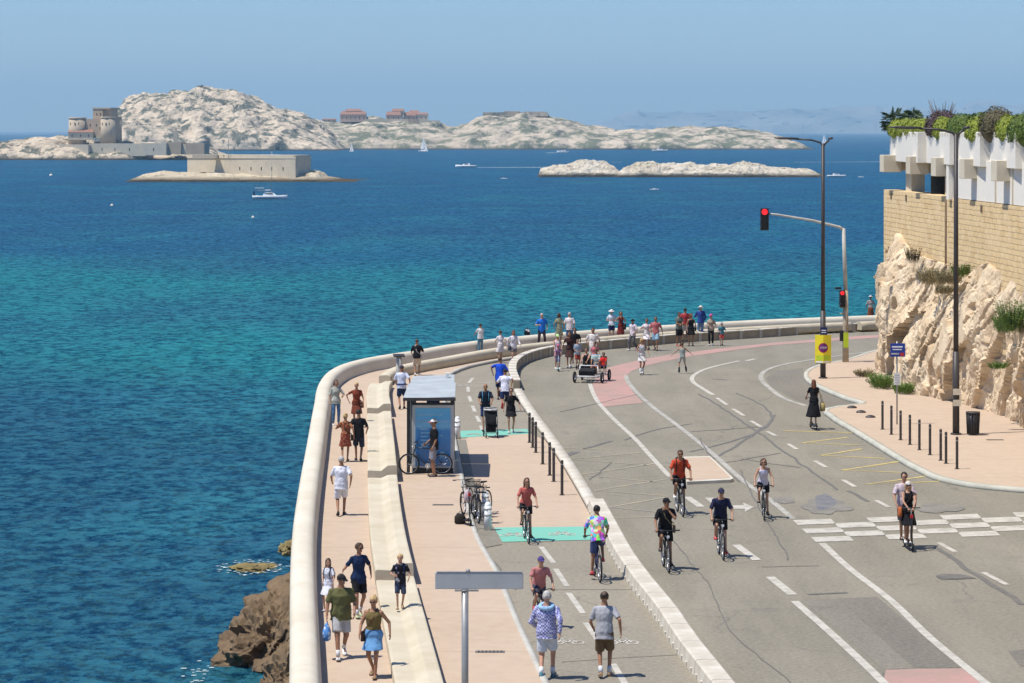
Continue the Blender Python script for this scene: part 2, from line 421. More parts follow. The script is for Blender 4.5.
    vs = [[mb.bm.verts.new((x, y, SEA)) for x in xs] for y in ys]
    for j in range(len(ys) - 1):
        for i in range(len(xs) - 1): mb.bm.faces.new((vs[j][i], vs[j][i + 1], vs[j + 1][i + 1], vs[j + 1][i]))
    tag(mb.build('sea', m), 'choppy blue and teal sea', kind='structure')
sea()

# ================================================================ shore line, deck, road
para_px = [(289, 683), (293, 520), (299, 480), (306.5, 440), (314, 400), (318.5, 381), (326, 371.5), (341, 363.6), (362, 358), (389, 353.5), (413, 350), (443, 344.7), (470, 341), (539, 334), (607, 328.5), (670, 324.5), (744, 320.3), (823, 317), (876, 315)]
para = [g(x, y, .7) for x, y in para_px]
d0 = V(para[0][0] - para[1][0], para[0][1] - para[1][1], 0).normalized()
para = [(para[0][0] + d0.x * 70, para[0][1] + d0.y * 70)] + para + [(28, 164.6), (40, 170), (60, 177), (95, 186)]
PARA = smooth_line(para, 1.0)
prof = [(0, -.4), (0, .5), (.03, .6), (.1, .68), (.2, .705), (.38, .705), (.5, .67), (.57, .58), (.6, .48), (.66, .02), (.68, -.4)]
pw = MB().sweep(PARA, prof).build('sea_parapet', M_PARA)
_pp = resample([p for p in PARA if 40 < p[1] and p[0] < 26], 5.0)
for _a, _b in zip(_pp, _pp[1:]):
    _d = V(_b[0] - _a[0], _b[1] - _a[1], 0).normalized() * .014
    _pf = [(u + (.0015 if u > .3 else -.0015), z + .0015) for u, z in prof]
    MB().sweep([(_a[0] - _d.x, _a[1] - _d.y), (_a[0] + _d.x, _a[1] + _d.y)], _pf).build('expansion_joint', M_BEAM, pw)
tag(pw, 'long pale concrete parapet following the curve above the sea', 'parapet wall')
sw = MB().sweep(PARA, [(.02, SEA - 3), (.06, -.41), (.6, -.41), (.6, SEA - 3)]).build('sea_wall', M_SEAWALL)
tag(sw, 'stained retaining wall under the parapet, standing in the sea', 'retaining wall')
inner = offset(PARA, .63)
land_r = [(95, 184), (140, 184), (140, -15)]
road_poly = [p for p in inner if p[0] < 94] + land_r
def tri_sheet(poly, z, name, m, **kw):
    mb = MB(); f = mb.face([(p[0], p[1], z) for p in poly]); bmesh.ops.triangulate(mb.bm, faces=[f])
    o = mb.build(name, m, norm=False)
    for pl in o.data.polygons:
        if pl.normal.z < 0: pl.flip()
    return o
road = tri_sheet(road_poly, 0, 'road', M_ROAD); tag(road, 'worn grey asphalt road curving right', kind='structure')

def slab(name, poly, z0, z1, m, label, parent=None):
    mb = MB(); mb.prism(poly, z0, z1)
    bmesh.ops.triangulate(mb.bm, faces=[f for f in mb.bm.faces if len(f.verts) > 4])
    o = mb.build(name, m, parent)
    if parent is None: tag(o, label, kind='structure')
    return o
# promenade: from the parapet to the kerb beside the cycle path
PZ = .12
kerb_px = [(541, 680), (514, 621), (493, 570), (475, 538), (465, 505), (459, 475), (452.5, 440), (446, 415), (441.5, 395), (441, 383), (446.6, 374.6), (466, 366), (506, 358), (554, 351.6), (583, 347), (603, 344), (634, 340.5), (669, 337.5), (744, 332.3), (870, 326)]
kerb_w = [g(x, y, PZ) for x, y in kerb_px]
dk = V(kerb_w[0][0] - kerb_w[2][0], kerb_w[0][1] - kerb_w[2][1], 0).normalized()
kerb_w = [(kerb_w[0][0] + dk.x * 60, kerb_w[0][1] + dk.y * 60)] + kerb_w + [(27, 160.5), (39, 166), (60, 173), (94, 182)]
KERB = smooth_line(kerb_w, 1.2)
inn = [p for p in offset(PARA, .64)]
prom = slab('promenade', inn + list(reversed(KERB)), -.05, PZ, M_PINK, 'pink concrete promenade beside the sea parapet')
MB().sweep(offset(KERB, .0), [(.002, -.04), (.002, PZ + .012), (.14, PZ + .012), (.14, -.04)]).build('kerb', M_KERB, prom)

# cycle path sheet
sep_px = [(694.5, 677), (675, 651), (653.5, 617), (636, 595), (616, 566), (600, 535), (587, 509), (566, 472), (545, 440), (530, 419), (519, 402), (512, 388), (509, 377), (512, 369), (523, 362), (538, 357.5), (553, 354.5), (577, 351.6), (603, 349), (643, 345.5), (669, 343), (744, 338.3), (870, 331)]
sep_w = [g(x, y) for x, y in sep_px]
ds = V(sep_w[0][0] - sep_w[3][0], sep_w[0][1] - sep_w[3][1], 0).normalized()
sep_w = [(sep_w[0][0] + ds.x * 55, sep_w[0][1] + ds.y * 55)] + sep_w + [(28, 156), (42, 162)]
SEP = smooth_line(sep_w, .6)
cyc = MB()
def even(pts, n):
    c = cum(pts); out = []
    for i in range(n + 1):
        t = c[-1] * i / n; k = 0
        while k < len(pts) - 2 and c[k + 1] < t: k += 1
        q = (t - c[k]) / max(1e-9, c[k + 1] - c[k]); out.append((pts[k][0] + (pts[k + 1][0] - pts[k][0]) * q, pts[k][1] + (pts[k + 1][1] - pts[k][1]) * q))
    return out
def cum(pts):
    s = [0]
    for a, b in zip(pts, pts[1:]): s.append(s[-1] + math.hypot(b[0] - a[0], b[1] - a[1]))
    return s
ka = even([p for p in offset(KERB, .02) if p[0] < 38], 150); sa = even([p for p in SEP if p[0] < 38], 150)
va = [cyc.bm.verts.new((p[0], p[1], .004)) for p in ka]; vb = [cyc.bm.verts.new((p[0], p[1], .004)) for p in sa]
for i in range(150): cyc.bm.faces.new((va[i], vb[i], vb[i + 1], va[i + 1]))
o = cyc.build('cycle_path', M_CYC, norm=False)
for pl in o.data.polygons:
    if pl.normal.z < 0: pl.flip()
tag(o, 'pale asphalt cycle path beside the promenade', kind='structure'); cycp = o

# raised pink crossing plateau between the two green bands
plat_px = [(461, 438), (530, 434), (545, 440.5), (566, 472.5), (586, 508), (597, 527), (494, 528), (481, 512), (471, 476)]
pl_ = tri_sheet([g(*p) for p in plat_px], .012, 'platform', M_PINK); tag(pl_, 'pink paved bus stop platform across the cycle path', kind='structure')
def paint_sheet(name, px, m, z, parent):
    o = tri_sheet([g(*p) for p in px], z, name, m); o.parent = parent; return o
paint_sheet('green_band', [(494, 528), (597, 527), (605, 540), (502.5, 542.5)], M_GREEN, .016, cycp)
paint_sheet('green_band', [(459.8, 431.2), (527, 429.3), (530, 434), (461, 438)], M_GREEN, .016, cycp)
# grey drainage band that crosses the paving
paint_sheet('drain_band', [(455, 440), (466, 440), (473, 476), (484, 512), (493.5, 528), (502, 545), (486, 548), (477, 536), (467, 505), (461, 476)], M_PATCH, .020, cycp)

# ---- painted lines (parts of the road)
ln_n = [0]
def line(px, w_, m, parent=road, z=.010, sm=True, name='lane_line'):
    P = [g(*p) for p in px]
    if sm and len(P) > 2: P = smooth_line(P, .8)
    return MB().strip(P, w_, z).build(name, m, parent, norm=False)
lineA = [(590, 384), (593, 393), (598, 402), (604, 409), (614, 419.5), (636, 440), (655, 461), (670, 477)]
lineB = [(626, 375.6), (627, 380), (631, 386), (651.5, 406), (678, 426), (710, 451.5), (750, 486), (770, 500), (793, 519)]
red_px = [(603, 407), (594, 394), (593, 384), (598, 375), (610, 367), (643, 359.5), (669, 354.7), (722, 348.3), (770, 343), (830, 338.3), (900, 333), (900, 336), (830, 341), (770, 345.6), (722, 351.8), (678, 358.5), (645, 366), (632, 371), (626, 376), (627, 383), (633, 392), (643, 403), (625, 404.5)]
paint_sheet('red_lane', red_px, M_RED, .007, road)
paint_sheet('red_lane', [(886, 670), (966, 668.5), (983, 683), (1010, 705), (903, 705), (883, 683)], M_RED, .007, road)
line(lineA, .18, M_WHITE); line(lineB, .19, M_FADED)
line([(822, 543.4), (850, 569), (889, 599), (931, 638.7), (985, 683), (1020, 712)], .2, M_WHITE)
line([(794.6, 601.4), (835, 637), (881.6, 681), (905, 705)], .2, M_WHITE)
def dash(a, b, w_=.16, m=M_WHITE, parent=road): line([a, b], w_, m, parent, .010, False, 'lane_dash')
line([(739, 361), (713, 367), (702, 370.5), (695, 374.5), (692, 378), (693, 382), (700, 387), (713, 395)], .2, M_WHITE)
for a, b in (((717, 398), (727, 405)), ((733, 409), (744, 416)), ((751, 421), (761, 427)), ((767, 431.5), (776, 436)), ((788, 444), (797, 449.5)), ((815, 461), (826, 467.5)), ((843, 480), (855, 487)), ((876, 500.5), (889, 507.5)), ((939, 543), (955, 552)), ((983, 572.5), (1007, 585))): dash(a, b)
for a, b in (((687, 497), (701, 507)), ((709, 498), (716, 504)), ((736, 545), (757, 560.5)), ((770, 577), (792.5, 595)), ((746, 361), (755, 359))): dash(a, b, .24)
for a, b in (((541, 547), (553.5, 563)), ((555.6, 569), (567, 586.5)), ((568.5, 593), (583, 613.5)), ((585.5, 623), (600, 643)), ((613, 664), (625, 684)), ((473, 378), (469, 383)), ((468, 387), (468.3, 392)), ((469, 396.5), (471, 402)), ((472.5, 406), (475, 412)), ((476.5, 416), (479.5, 422)), ((481, 426), (482, 430))): dash(a, b, .14, M_WHITE, cycp)
line([(871, 351.6), (813, 359.5), (776, 366.5), (766, 370.5), (761, 376), (763, 382), (769, 387.5), (792, 401.7), (806, 406)], .22, M_FADED)
# white marks on the platform
for a, b in (((489, 450), (518, 447.8)), ((519, 464), (543, 463.5)), ((492, 512.5), (585, 508.5)), ((447, 384), (460, 383.5)), ((477, 383), (493, 382.5))): dash(a, b, .16, M_FADED, cycp)
# straight arrow in the lane
ar = [g(x, y) for x, y in ((733, 505.8), (744, 505.4), (743, 503), (754, 507.3), (745, 512), (745, 509.2), (734, 509.2))]
MB().sheet(ar, .011).build('lane_arrow', M_WHITE, road, norm=False)
# chequered crossing
cw = MB()
def cq(i, j): return g(760 + (130 + 142 * i + 17.5 * j) / 3.879, 430 + (351 - 5 * i + 16.5 * j) / 3.879)
for j in range(5):
    for i in range(8):
        if (i + j) % 2 == 0 and (i - j // 2) >= -2: cw.sheet([cq(i - .02, j), cq(i + 1.02, j), cq(i + 1.02, j + 1.12), cq(i - .02, j + 1.12)], .011)
cw.build('crossing_marks', M_WHITE, road, norm=False)
# yellow bus stop zigzags
def zig(px, m, w_=.15): MB().strip([g(*p) for p in px], w_, .009).build('zigzag_line', m, road, norm=False)
zig([(783, 431), (858, 433)], M_YEL); zig([(848, 437.5), (802, 443), (860, 445.3)], M_YEL); zig([(862, 449), (821, 455.5), (885, 458.6)], M_YEL); zig([(900, 461.5), (842, 470.5), (906, 472.8)], M_YEL); zig([(925, 476.5), (866, 484.6), (940, 481.5)], M_YEL)
for a in ([(560, 448), (612, 450)], [(640, 453), (570, 459.5), (655, 466)], [(660, 463), (579, 475), (665, 483)], [(668, 479), (594, 491), (668, 496)], [(668, 497), (609, 507.5), (668, 513)], [(612, 518), (660, 517)]): zig(a, M_PALEYEL, .11)
# repairs and tar seams
tz = [.0080]
# dark marks on the asphalt, oil among them
def dark_mark(cx, cy, rx, ry, m, seed):
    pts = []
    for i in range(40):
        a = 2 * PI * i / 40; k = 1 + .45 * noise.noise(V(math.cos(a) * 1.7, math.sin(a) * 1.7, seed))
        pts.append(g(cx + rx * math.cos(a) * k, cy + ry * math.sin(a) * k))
    tz[0] += .0004; MB().sheet(pts, tz[0] + .003).build('dark_mark', m, road, norm=False)
M_STAIN = paint('oil_stain', (.12, .125, .15), (.20, .185, .16), (.42, .62), 1.3); M_MARK = paint('darker_asphalt', (.17, .155, .13), (.225, .205, .165), (.40, .60), 1.3)
paint_sheet('asphalt_patch', [(838, 598.5), (877.5, 597), (960, 668), (914, 668)], M_DARK, .005, road)
paint_sheet('asphalt_patch', [(1008, 651), (1030, 649), (1042, 664), (1020, 667)], M_DARK, .005, road)
dark_mark(783, 500.5, 12, 3.2, M_MARK, 3.3)  # dark blotch drawn in a darker asphalt tone
paint_sheet('asphalt_patch', [(803, 601), (837.5, 598.6), (913.5, 668), (884, 670)], M_PATCH, .005, road)
paint_sheet('asphalt_patch', [(766, 378), (775, 371.5), (803, 368), (803, 376), (818, 386), (861, 402), (824, 409), (795, 400), (770, 386)], M_DARK, .005, road)
def tar(px, w_=.12):
    tz[0] += .00012; P = [g(*p) for p in px]; P = smooth_line(P, .5) if len(P) > 2 else [(P[0][0] + (P[1][0] - P[0][0]) * i / 14, P[0][1] + (P[1][1] - P[0][1]) * i / 14) for i in range(15)]
    MB().strip([(x + .10 * noise.noise(V(x * .7, y * .7, 1)) + .03 * noise.noise(V(x * 4, y * 4, 2)), y + .10 * noise.noise(V(x * .7, y * .7, 5))) for x, y in P], w_, tz[0]).build('tar_seam', M_TAR, road, norm=False)
tar([(700, 394), (728, 412), (760, 434), (800, 463), (838, 490)], .09); tar([(848, 491), (868, 501.5)], .14); tar([(938, 548), (965, 567), (1000, 590), (1024, 605)], .16)
tar([(556, 461), (575, 452)], .3); tar([(585, 449), (612, 441)], .16); tar([(625, 440), (655, 430), (690, 424)], .1); tar([(690, 432), (760, 427)], .08); tar([(764, 426), (745, 440), (720, 455), (690, 470)], .12)
tar([(775, 415), (764, 428), (730, 442), (690, 452)], .12); tar([(773, 418), (762, 405), (735, 393)], .08); tar([(741, 459), (800, 468)], .06); tar([(725, 463), (781, 453)], .07); tar([(711, 379), (727, 380)], .1)
tar([(809, 594.5), (847, 593)], .14); tar([(940, 579), (973, 578)], .3); tar([(760, 567), (820, 566)], .05); tar([(612, 462), (590, 480)], .05); tar([(666, 532), (710, 588), (738, 640), (790, 683)], .028); tar([(740, 470), (755, 500), (790, 560)], .04)
tar([(700, 438), (715, 462), (740, 482)], .05); tar([(550, 590), (640, 590)], .035); tar([(560, 662), (680, 655)], .03); tar([(480, 543), (515, 590)], .04); tar([(640, 394), (600, 403), (560, 412)], .06)
dark_mark(827, 507, 22, 7, M_MARK, 2.2); dark_mark(825, 502, 11, 7.5, M_STAIN, 5.1); dark_mark(938, 508, 22, 5, M_MARK, 9.1)
# manhole covers and gutter slots
def cover(px, py, r):
    x, y = g(px, py)
    mb = MB(); mb.prism([(r * math.cos(a), r * math.sin(a)) for a in [2 * PI * i / 20 for i in range(20)]], 0, .008); mb.prism([(r * .85 * math.cos(a), r * .85 * math.sin(a)) for a in [2 * PI * i / 20 for i in range(20)]], .008, .012)
    return mb.build('manhole_cover', M_TAR, loc=(x, y, .006))
tag(cover(953, 577, .42), 'dark round manhole cover in the right hand lane', 'manhole cover')
def slot(px, py, z, label):
    x, y = g(px, py, z)
    root = MB().box((0, 0, .006), (.62, .2, .012)).build('drain_grate', M_TAR, loc=(x, y, z))
    for i in range(7): MB().box((-.24 + .08 * i, 0, .015), (.03, .17, .008)).build('bar', M_STEEL, root)
    tag(root, label, 'drain')
slot(490, 652, PZ, 'dark drain grate in the paving beside the grey sign post'); slot(995, 440, .14, 'narrow drain grate in the right pavement beside the litter bin'); slot(443, 505, PZ, 'narrow drain grate in the paving below the bus shelter')

# ---- cycle symbols
def bike_mark(cx, cy, s, z, flip=1):
    mb = MB(); x0, y0 = g(cx, cy)
    T = lambda u, v: (x0 + flip * u * s, y0 + v * s * 1.6)
    def ring(u, v, r):
        for i in range(16):
            a, b = 2 * PI * i / 16, 2 * PI * (i + 1) / 16
            mb.sheet([T(u + r * math.cos(a), v + r * math.sin(a)), T(u + r * math.cos(b), v + r * math.sin(b)), T(u + (r - .09) * math.cos(b), v + (r - .09) * math.sin(b)), T(u + (r - .09) * math.cos(a), v + (r - .09) * math.sin(a))], z)
    ring(-.5, 0, .33); ring(.5, 0, .33)
    for a, b in (((-.5, 0), (-.2, .5)), ((-.2, .5), (.3, .5)), ((.3, .5), (.5, 0)), ((-.5, 0), (0, 0)), ((0, 0), (.3, .5)), ((-.2, .5), (0, 0)), ((.3, .5), (.22, .72)), ((.1, .74), (.36, .7)), ((-.2, .5), (-.26, .64)), ((-.38, .64), (-.14, .64))):
        mb.strip([T(*a), T(*b)], .08 * s * 1.3, z + .0015)
    mb.build('cycle_symbol', M_WHITE, cycp, norm=False)
bike_mark(513, 536, .46, .022); bike_mark(562, 535, .46, .022, -1); bike_mark(622, 643, .44, .012); bike_mark(568, 643, .44, .012, -1); bike_mark(474, 435, .38, .022); bike_mark(517, 432.3, .38, .022, -1)
bike_mark(463, 386, .5, .012)

# ================================================================ right hand pavement
RZ = .14
rk_px = [(900, 345), (872, 351), (845, 359.5), (820, 364.5), (808, 369.5), (804.5, 374), (808, 380), (819, 386), (845, 397), (861, 403.5), (838, 406), (826, 408.5), (830, 415), (850, 427.5), (880, 446), (893, 454), (917, 467.5), (941, 477.5), (970, 483.3), (1024, 488.6), (1100, 495)]
M_RK = concrete('grey_kerb', (.52, .50, .42), (.36, .36, .30), 1.0)
RK = smooth_line([g(x, y, RZ) for x, y in rk_px], .6)
rp = slab('pavement', RK + [(60, RK[-1][1]), (60, RK[0][1] + 8), (RK[0][0] + 8, RK[0][1] + 8)], -.05, RZ, M_PINK, 'pink pavement at the foot of the cliff')
MB().sweep(RK, [(-.20, -.04), (-.18, RZ + .012), (.02, RZ + .014), (.04, -.04)]).build('kerb', M_RK, rp)
# low wall remains along line of kerb: driveway lip
# traffic island with raised edge
isl = [g(x, y, .12) for x, y in ((684, 456), (710, 455.5), (733.6, 477.5), (730, 479), (687, 481), (676, 474))]
it = slab('traffic_island', isl, 0, .10, M_BLOCK, 'small raised pink traffic island in the road')
tri_sheet([g(x, y, .12) for x, y in ((685, 457), (709.5, 456.5), (731, 477.3), (688, 480), (678, 474))], .104, 'island_paving', M_PINK).parent = it

# ================================================================ bench (one thing per cast length)
BL = [p for p in offset(PARA, 2.05)]
def cum(pts):
    s = [0]
    for a, b in zip(pts, pts[1:]): s.append(s[-1] + math.hypot(b[0] - a[0], b[1] - a[1]))
    return s
bl = smooth_line(resample(BL, 6.0), .5)
def seg_between(y0, y1, pts): return [p for p in pts if y0 <= p[1] <= y1]
bprof = [(0, 0), (0, .29), (.02, .315), (.06, .32), (.40, .305), (.44, .315), (.60, .43), (.64, .45), (.87, .455), (.905, .445), (.92, .41), (.93, 0)]
blabels = ['nearest cast length of the wavy concrete bench, running out of the bottom of the photo', 'second cast length of the bench, from the boy to the white shirted walker', 'third cast length of the bench, beside the bus shelter', 'fourth cast length of the bench, where it starts to curve']
for k, (a, b) in enumerate(((30, 68.4), (68.5, 88.6), (88.7, 108.9), (109, 122))):
    seg = seg_between(a, b, bl); n = len(seg)
    zs = [1.16 - .50 * (i / max(1, n - 1)) ** 1.0 for i in range(n)]
    o = MB().sweep(seg, bprof, zs).build('concrete_bench', M_BENCH, loc=(0, 0, PZ - .005), smooth=False); tag(o, blabels[k], 'bench', 'cast lengths of the long promenade bench')
# the low bench wall that carries on round the bend
seg = [p for p in bl if p[1] > 122.2 and p[0] < 40]
bend = offset(seg, .25)
parts_ = [bend[i:i + 41] for i in range(0, len(bend), 41)]
bw = ['low bench wall behind the bus shelter roof at the start of the bend', 'low bench wall behind the two women in white', 'low bench wall beside the man in the blue shirt', 'low bench wall along the far side of the group of walkers', 'far low bench wall by the street lamp with the yellow poster', 'last low bench wall near the cliff']
for k, sg in enumerate([s for s in parts_ if len(s) > 4][:6]):
    if k + 1 < len(parts_): sg = sg
    o = MB().sweep(sg, [(0, 0), (0, .38), (.05, .44), (.35, .45), (.46, .40), (.5, .3), (.52, 0)]).build('bench_wall', M_BENCH, loc=(0, 0, PZ - .005)); tag(o, bw[k], 'bench', 'low bench walls round the bend')

# ================================================================ separator blocks
sl = resample(SEP, 2.12)
near = [p for p in sl if p[1] < 83.5 and p[1] > 33]
def block(len_, wid, hgt, m=M_BLOCK):
    mb = MB(); x = len_ / 2 - .015
    pr = [(0, 0), (.04, hgt - .03), (.08, hgt), (wid - .07, hgt), (wid - .03, hgt - .03), (wid, 0)]
    mb.rings([[V(u, -x, z) for u, z in pr], [V(u, x, z) for u, z in pr]])
    for i in range(3): mb.box((0.005, -x + .35 + i * (2 * x - .7) / 2, .05), (.05, .12, .1))
    return mb
proto = block(2.12, .52, .33).build('kerb_block', M_BLOCK, smooth=False)
nb = 0
def place_blocks(pts, proto, label, group, skipfirst=False):
    first = True
    for a, b in zip(pts, pts[1:]):
        o = proto if first else proto.copy()
        if not first: COL.objects.link(o)
        first = False
        ang = math.atan2(b[1] - a[1], b[0] - a[0]) - PI / 2
        o.location = ((a[0] + b[0]) / 2, (a[1] + b[1]) / 2, .002); o.rotation_euler = (0, 0, ang)
        tag(o, label, 'kerb block', group)
place_blocks(near, proto, 'long white concrete kerb block in the row dividing the cycle path from the road', 'white kerb blocks between cycle path and road')
# thin kerb beside bollards
mid = [p for p in SEP if 83.3 < p[1] < 121]
o = MB().sweep(mid, [(0, 0), (.01, .13), (.04, .15), (.34, .15), (.38, 0)]).build('kerb_strip', M_BLOCK); tag(o, 'thin white kerb between the left bollards and the road', kind='structure')
# bend blocks: side shade painted tan, lit top a white slab, white joints
cv = [p for p in resample(SEP, 1.45) if p[1] > 121 and p[0] < 32]
pb = MB(); pr = [(0, 0), (.02, .40), (.28, .40), (.30, 0)]
pb.rings([[V(u, -.66, z) for u, z in pr], [V(u, .66, z) for u, z in pr]])
pb = pb.build('kerb_block', M_SHADETAN, smooth=False)
wj = MB(); wj.box((.15, .66, .22), (.37, .20, .44)); wj.build('end_post', M_BLOCK, pb)
MB().box((.15, 0.0, .432), (.36, 1.2, .06)).build('lit_top_slab', M_BLOCK, pb, bevel=.015)
first = True; allo = None
for a, b in zip(cv, cv[1:]):
    if not first:
        o = pb.copy(); COL.objects.link(o)
        for q in pbj: c = q.copy(); COL.objects.link(c); c.parent = o
    else: o = pb; pbj = kids(pb); first = False
    ang = math.atan2(b[1] - a[1], b[0] - a[0]) - PI / 2
    o.location = ((a[0] + b[0]) / 2, (a[1] + b[1]) / 2, .002); o.rotation_euler = (0, 0, ang)
    tag(o, 'kerb block with shade-tan sides and white joint in the row round the bend', 'kerb block', 'tan kerb blocks round the bend')

# ================================================================ bollards
def bollard(x, y, z, h, m, label, group):
    mb = MB(); mb.tube((0, 0, 0), (0, 0, h - .02), .045, n=12); mb.tube((0, 0, h - .02), (0, 0, h), .045, .03, n=12)
    o = mb.build('bollard', m, loc=(x, y, z), smooth=False); tag(o, label, 'bollard', group)
    MB().tube((0, 0, 0), (0, 0, .02), .08, n=12).build('base_plate', m, o)
    MB().tube((0, 0, h - .14), (0, 0, h - .12), .047, n=12).build('collar', M_GREY, o)
lb = [(529.5, 443), (532.7, 448), (535.8, 453), (542.7, 464.6), (549.7, 475.8), (553.7, 482), (562, 495.5)]
for px, py in lb:
    x, y = g(px, py); bollard(x, y, .012, 1.07, M_STEEL, 'dark steel bollard in the row left of the road, by the pink platform', 'bollards left of the road')
for px, py in [(882.5, 429.4), (891.4, 434.6), (900.6, 440), (909.9, 444.7), (919.4, 450), (930, 455), (940.7, 460.5), (946, 463.6), (957, 469)]:
    x, y = g(px, py, RZ); bollard(x, y, RZ, 1.05, M_STEEL, 'dark steel bollard in the row along the right pavement edge', 'bollards on the right pavement')
M_WP = mat('white_plastic', (.72, .72, .70), .5, 0, .4, .1, 5, .05); M_BAND = mat('grey_band', (.38, .38, .38), .4, 0, .4)
def white_post(px, py, h, z, label):
    x, y = g(px, py, z); r = .1
    mb = MB(); mb.tube((0, 0, 0), (0, 0, h - .1), r * 1.15, r * .95, 14); mb.ell((0, 0, h - .1), (r * .95, r * .95, .1), zmin=-.1)
    o = mb.build('marker_post', M_WP, loc=(x, y, z)); tag(o, label, 'marker post', 'white marker posts on the platform')
    for k in (.50, .72): MB().tube((0, 0, h * k), (0, 0, h * k + .05), r * 1.08, n=14).build('reflective_band', M_BAND, o)
white_post(488, 530, .78, .02, 'nearer white round topped marker post beside the parked bicycles'); white_post(485.3, 517, .76, .02, 'white marker post standing just behind another one by the parked bicycles'); white_post(457.5, 438, .78, .02, 'white marker post at the right edge of the bus shelter')
def stud(px, py, label):
    x, y = g(px, py, RZ); o = MB().ell((0, 0, 0), (.2, .14, .1), n=14, m=6, zmin=0).build('dome_stud', M_STEEL, loc=(x, y, RZ)); tag(o, label, 'stud', 'dark domes on the right pavement')
stud(852, 408, 'farthest of the three dark domes on the right pavement'); stud(861, 412.6, 'middle one of the three dark domes on the right pavement'); stud(870.5, 417.5, 'nearest of the three dark domes on the right pavement')

# ================================================================ street lamps
def lamp(px, py, h, la, ra, label, fold=True):
    x, y = g(px, py, RZ); t = empty('street_lamp', (x, y, RZ), 0, label, 'street lamp', 'double armed street lamps')
    MB().tube((0, 0, 0), (0, 0, 3.0), .125, .12, 14).build('pole_base', M_STEEL, t, smooth=True)
    MB().tube((0, 0, 2.98), (0, 0, h), .095, .075, 12).build('pole', M_STEEL, t)
    MB().tube((0, 0, 0), (0, 0, .05), .2, n=14).build('base_plate', M_STEEL, t)
    for sg, l in ((-1, la), (1, ra)):
        MB().pipe([(0, 0, h - .12), (sg * .12, 0, h + .04), (sg * .35 * max(1, l / 1.5), 0, h + .16), (sg * l * .55, 0, h + .2)] if l > 1 else [(0, 0, h - .12), (sg * .15, 0, h + .05), (sg * l * .6, 0, h + .16)], .045).build('arm', M_STEEL, t)
        mb = MB(); x0, x1 = (sg * l * .5, sg * l); zc = h + .2
        mb.rings([[V(xx, yy * w_, zc + dz + zz * hh) for yy, zz in ((-.5, 0), (-.3, .7), (.3, .7), (.5, 0), (.3, -.3), (-.3, -.3))] for xx, w_, hh, dz in ((x0, .1, .07, 0), ((x0 * .7 + x1 * .3), .26, .1, .01), ((x0 * .2 + x1 * .8), .28, .09, .03), (x1, .12, .04, .04))])
        o = mb.build('lamp_head', M_STEEL, t); MB().box(((x0 + x1) / 2 + sg * .05, 0, zc - .035), (abs(x1 - x0) * .5, .16, .012)).build('lens', M_GREY, o)
    return t, x, y
l1, l1x, l1y = lamp(823, 378.3, 10.4, 2.15, .45, 'tall dark street lamp that carries the yellow poster')
l2, l2x, l2y = lamp(956, 434.5, 10.85, 2.45, .5, 'tall dark street lamp beside the litter bin, in front of the cliff')
for zz in (1.55, 1.15): MB().box((.02, -.13, zz), (.28, .03, .22)).build('sticker', M_BEAM, l2)
# seagull on the first lamp
M_WHT = mat('white_feathers', (.75, .75, .74), .8); M_GRF = mat('grey_feathers', (.35, .36, .38), .8)
def gull(loc, rz, label):
    mb = MB(); mb.cap((0, .1, .14), (0, -.1, .2), .05, .075); mb.cap((0, -.12, .22), (0, -.16, .31), .045, .035); mb.cap((0, -.17, .33), (0, -.19, .33), .036, .03); mb.cap((0, .12, .13), (0, .26, .1), .04, .012)
    o = mb.build('gull', M_WHT, loc=loc, rz=rz); tag(o, label, 'gull')
    for s in (-1, 1):
        MB().cap((s * .05, -.06, .2), (s * .03, .24, .12), .04, .015).build('wing', M_GRF, o); MB().tube((s * .025, 0, 0), (s * .025, 0, .12), .008, n=5).build('leg', M_YEL, o)
    MB().tube((0, -.2, .325), (0, -.26, .31), .014, .004, 6).build('beak', M_YEL, o)
# poster folded round the pole, small blue sign above
def text(s, size, loc, rot, m, parent, ext=.002, name='lettering', align='CENTER', sx=1):
    cu = bpy.data.curves.new(name, 'FONT'); cu.body = s; cu.size = size; cu.extrude = ext; cu.align_x = align; cu.align_y = 'CENTER'
    o = bpy.data.objects.new(name, cu); COL.objects.link(o)
    me = bpy.data.meshes.new_from_object(o); bpy.data.objects.remove(o)
    o = bpy.data.objects.new(name, me); COL.objects.link(o); me.materials.append(m)
    o.location = loc; o.rotation_euler = rot; o.scale = (sx, 1, 1); o.parent = parent
    return o
M_POST = mat('yellow_board', (.82, .68, .03), .6, var=.05); M_PURP = mat('purple_print', (.16, .02, .16), .6, var=.05); M_REDP = mat('red_print', (.5, .03, .03), .6, var=.05)
M_LIME = mat('lime_print', (.50, .62, .03), .6, var=.08, scale=8); M_WPR = mat('white_print', (.8, .8, .8), .6, var=.02, bs=0); M_BLUE = mat('blue_enamel', (.02, .05, .30), .4, var=.06); M_NAVY = mat('navy_enamel', (.012, .02, .10), .4, var=.06)
pt = empty('poster', (l1x, l1y - .16, RZ), 0, 'yellow folded poster with purple disc tied to the street lamp', 'poster')
z0, z1 = g(0, 363.6)[0] * 0 + .68, 1.93
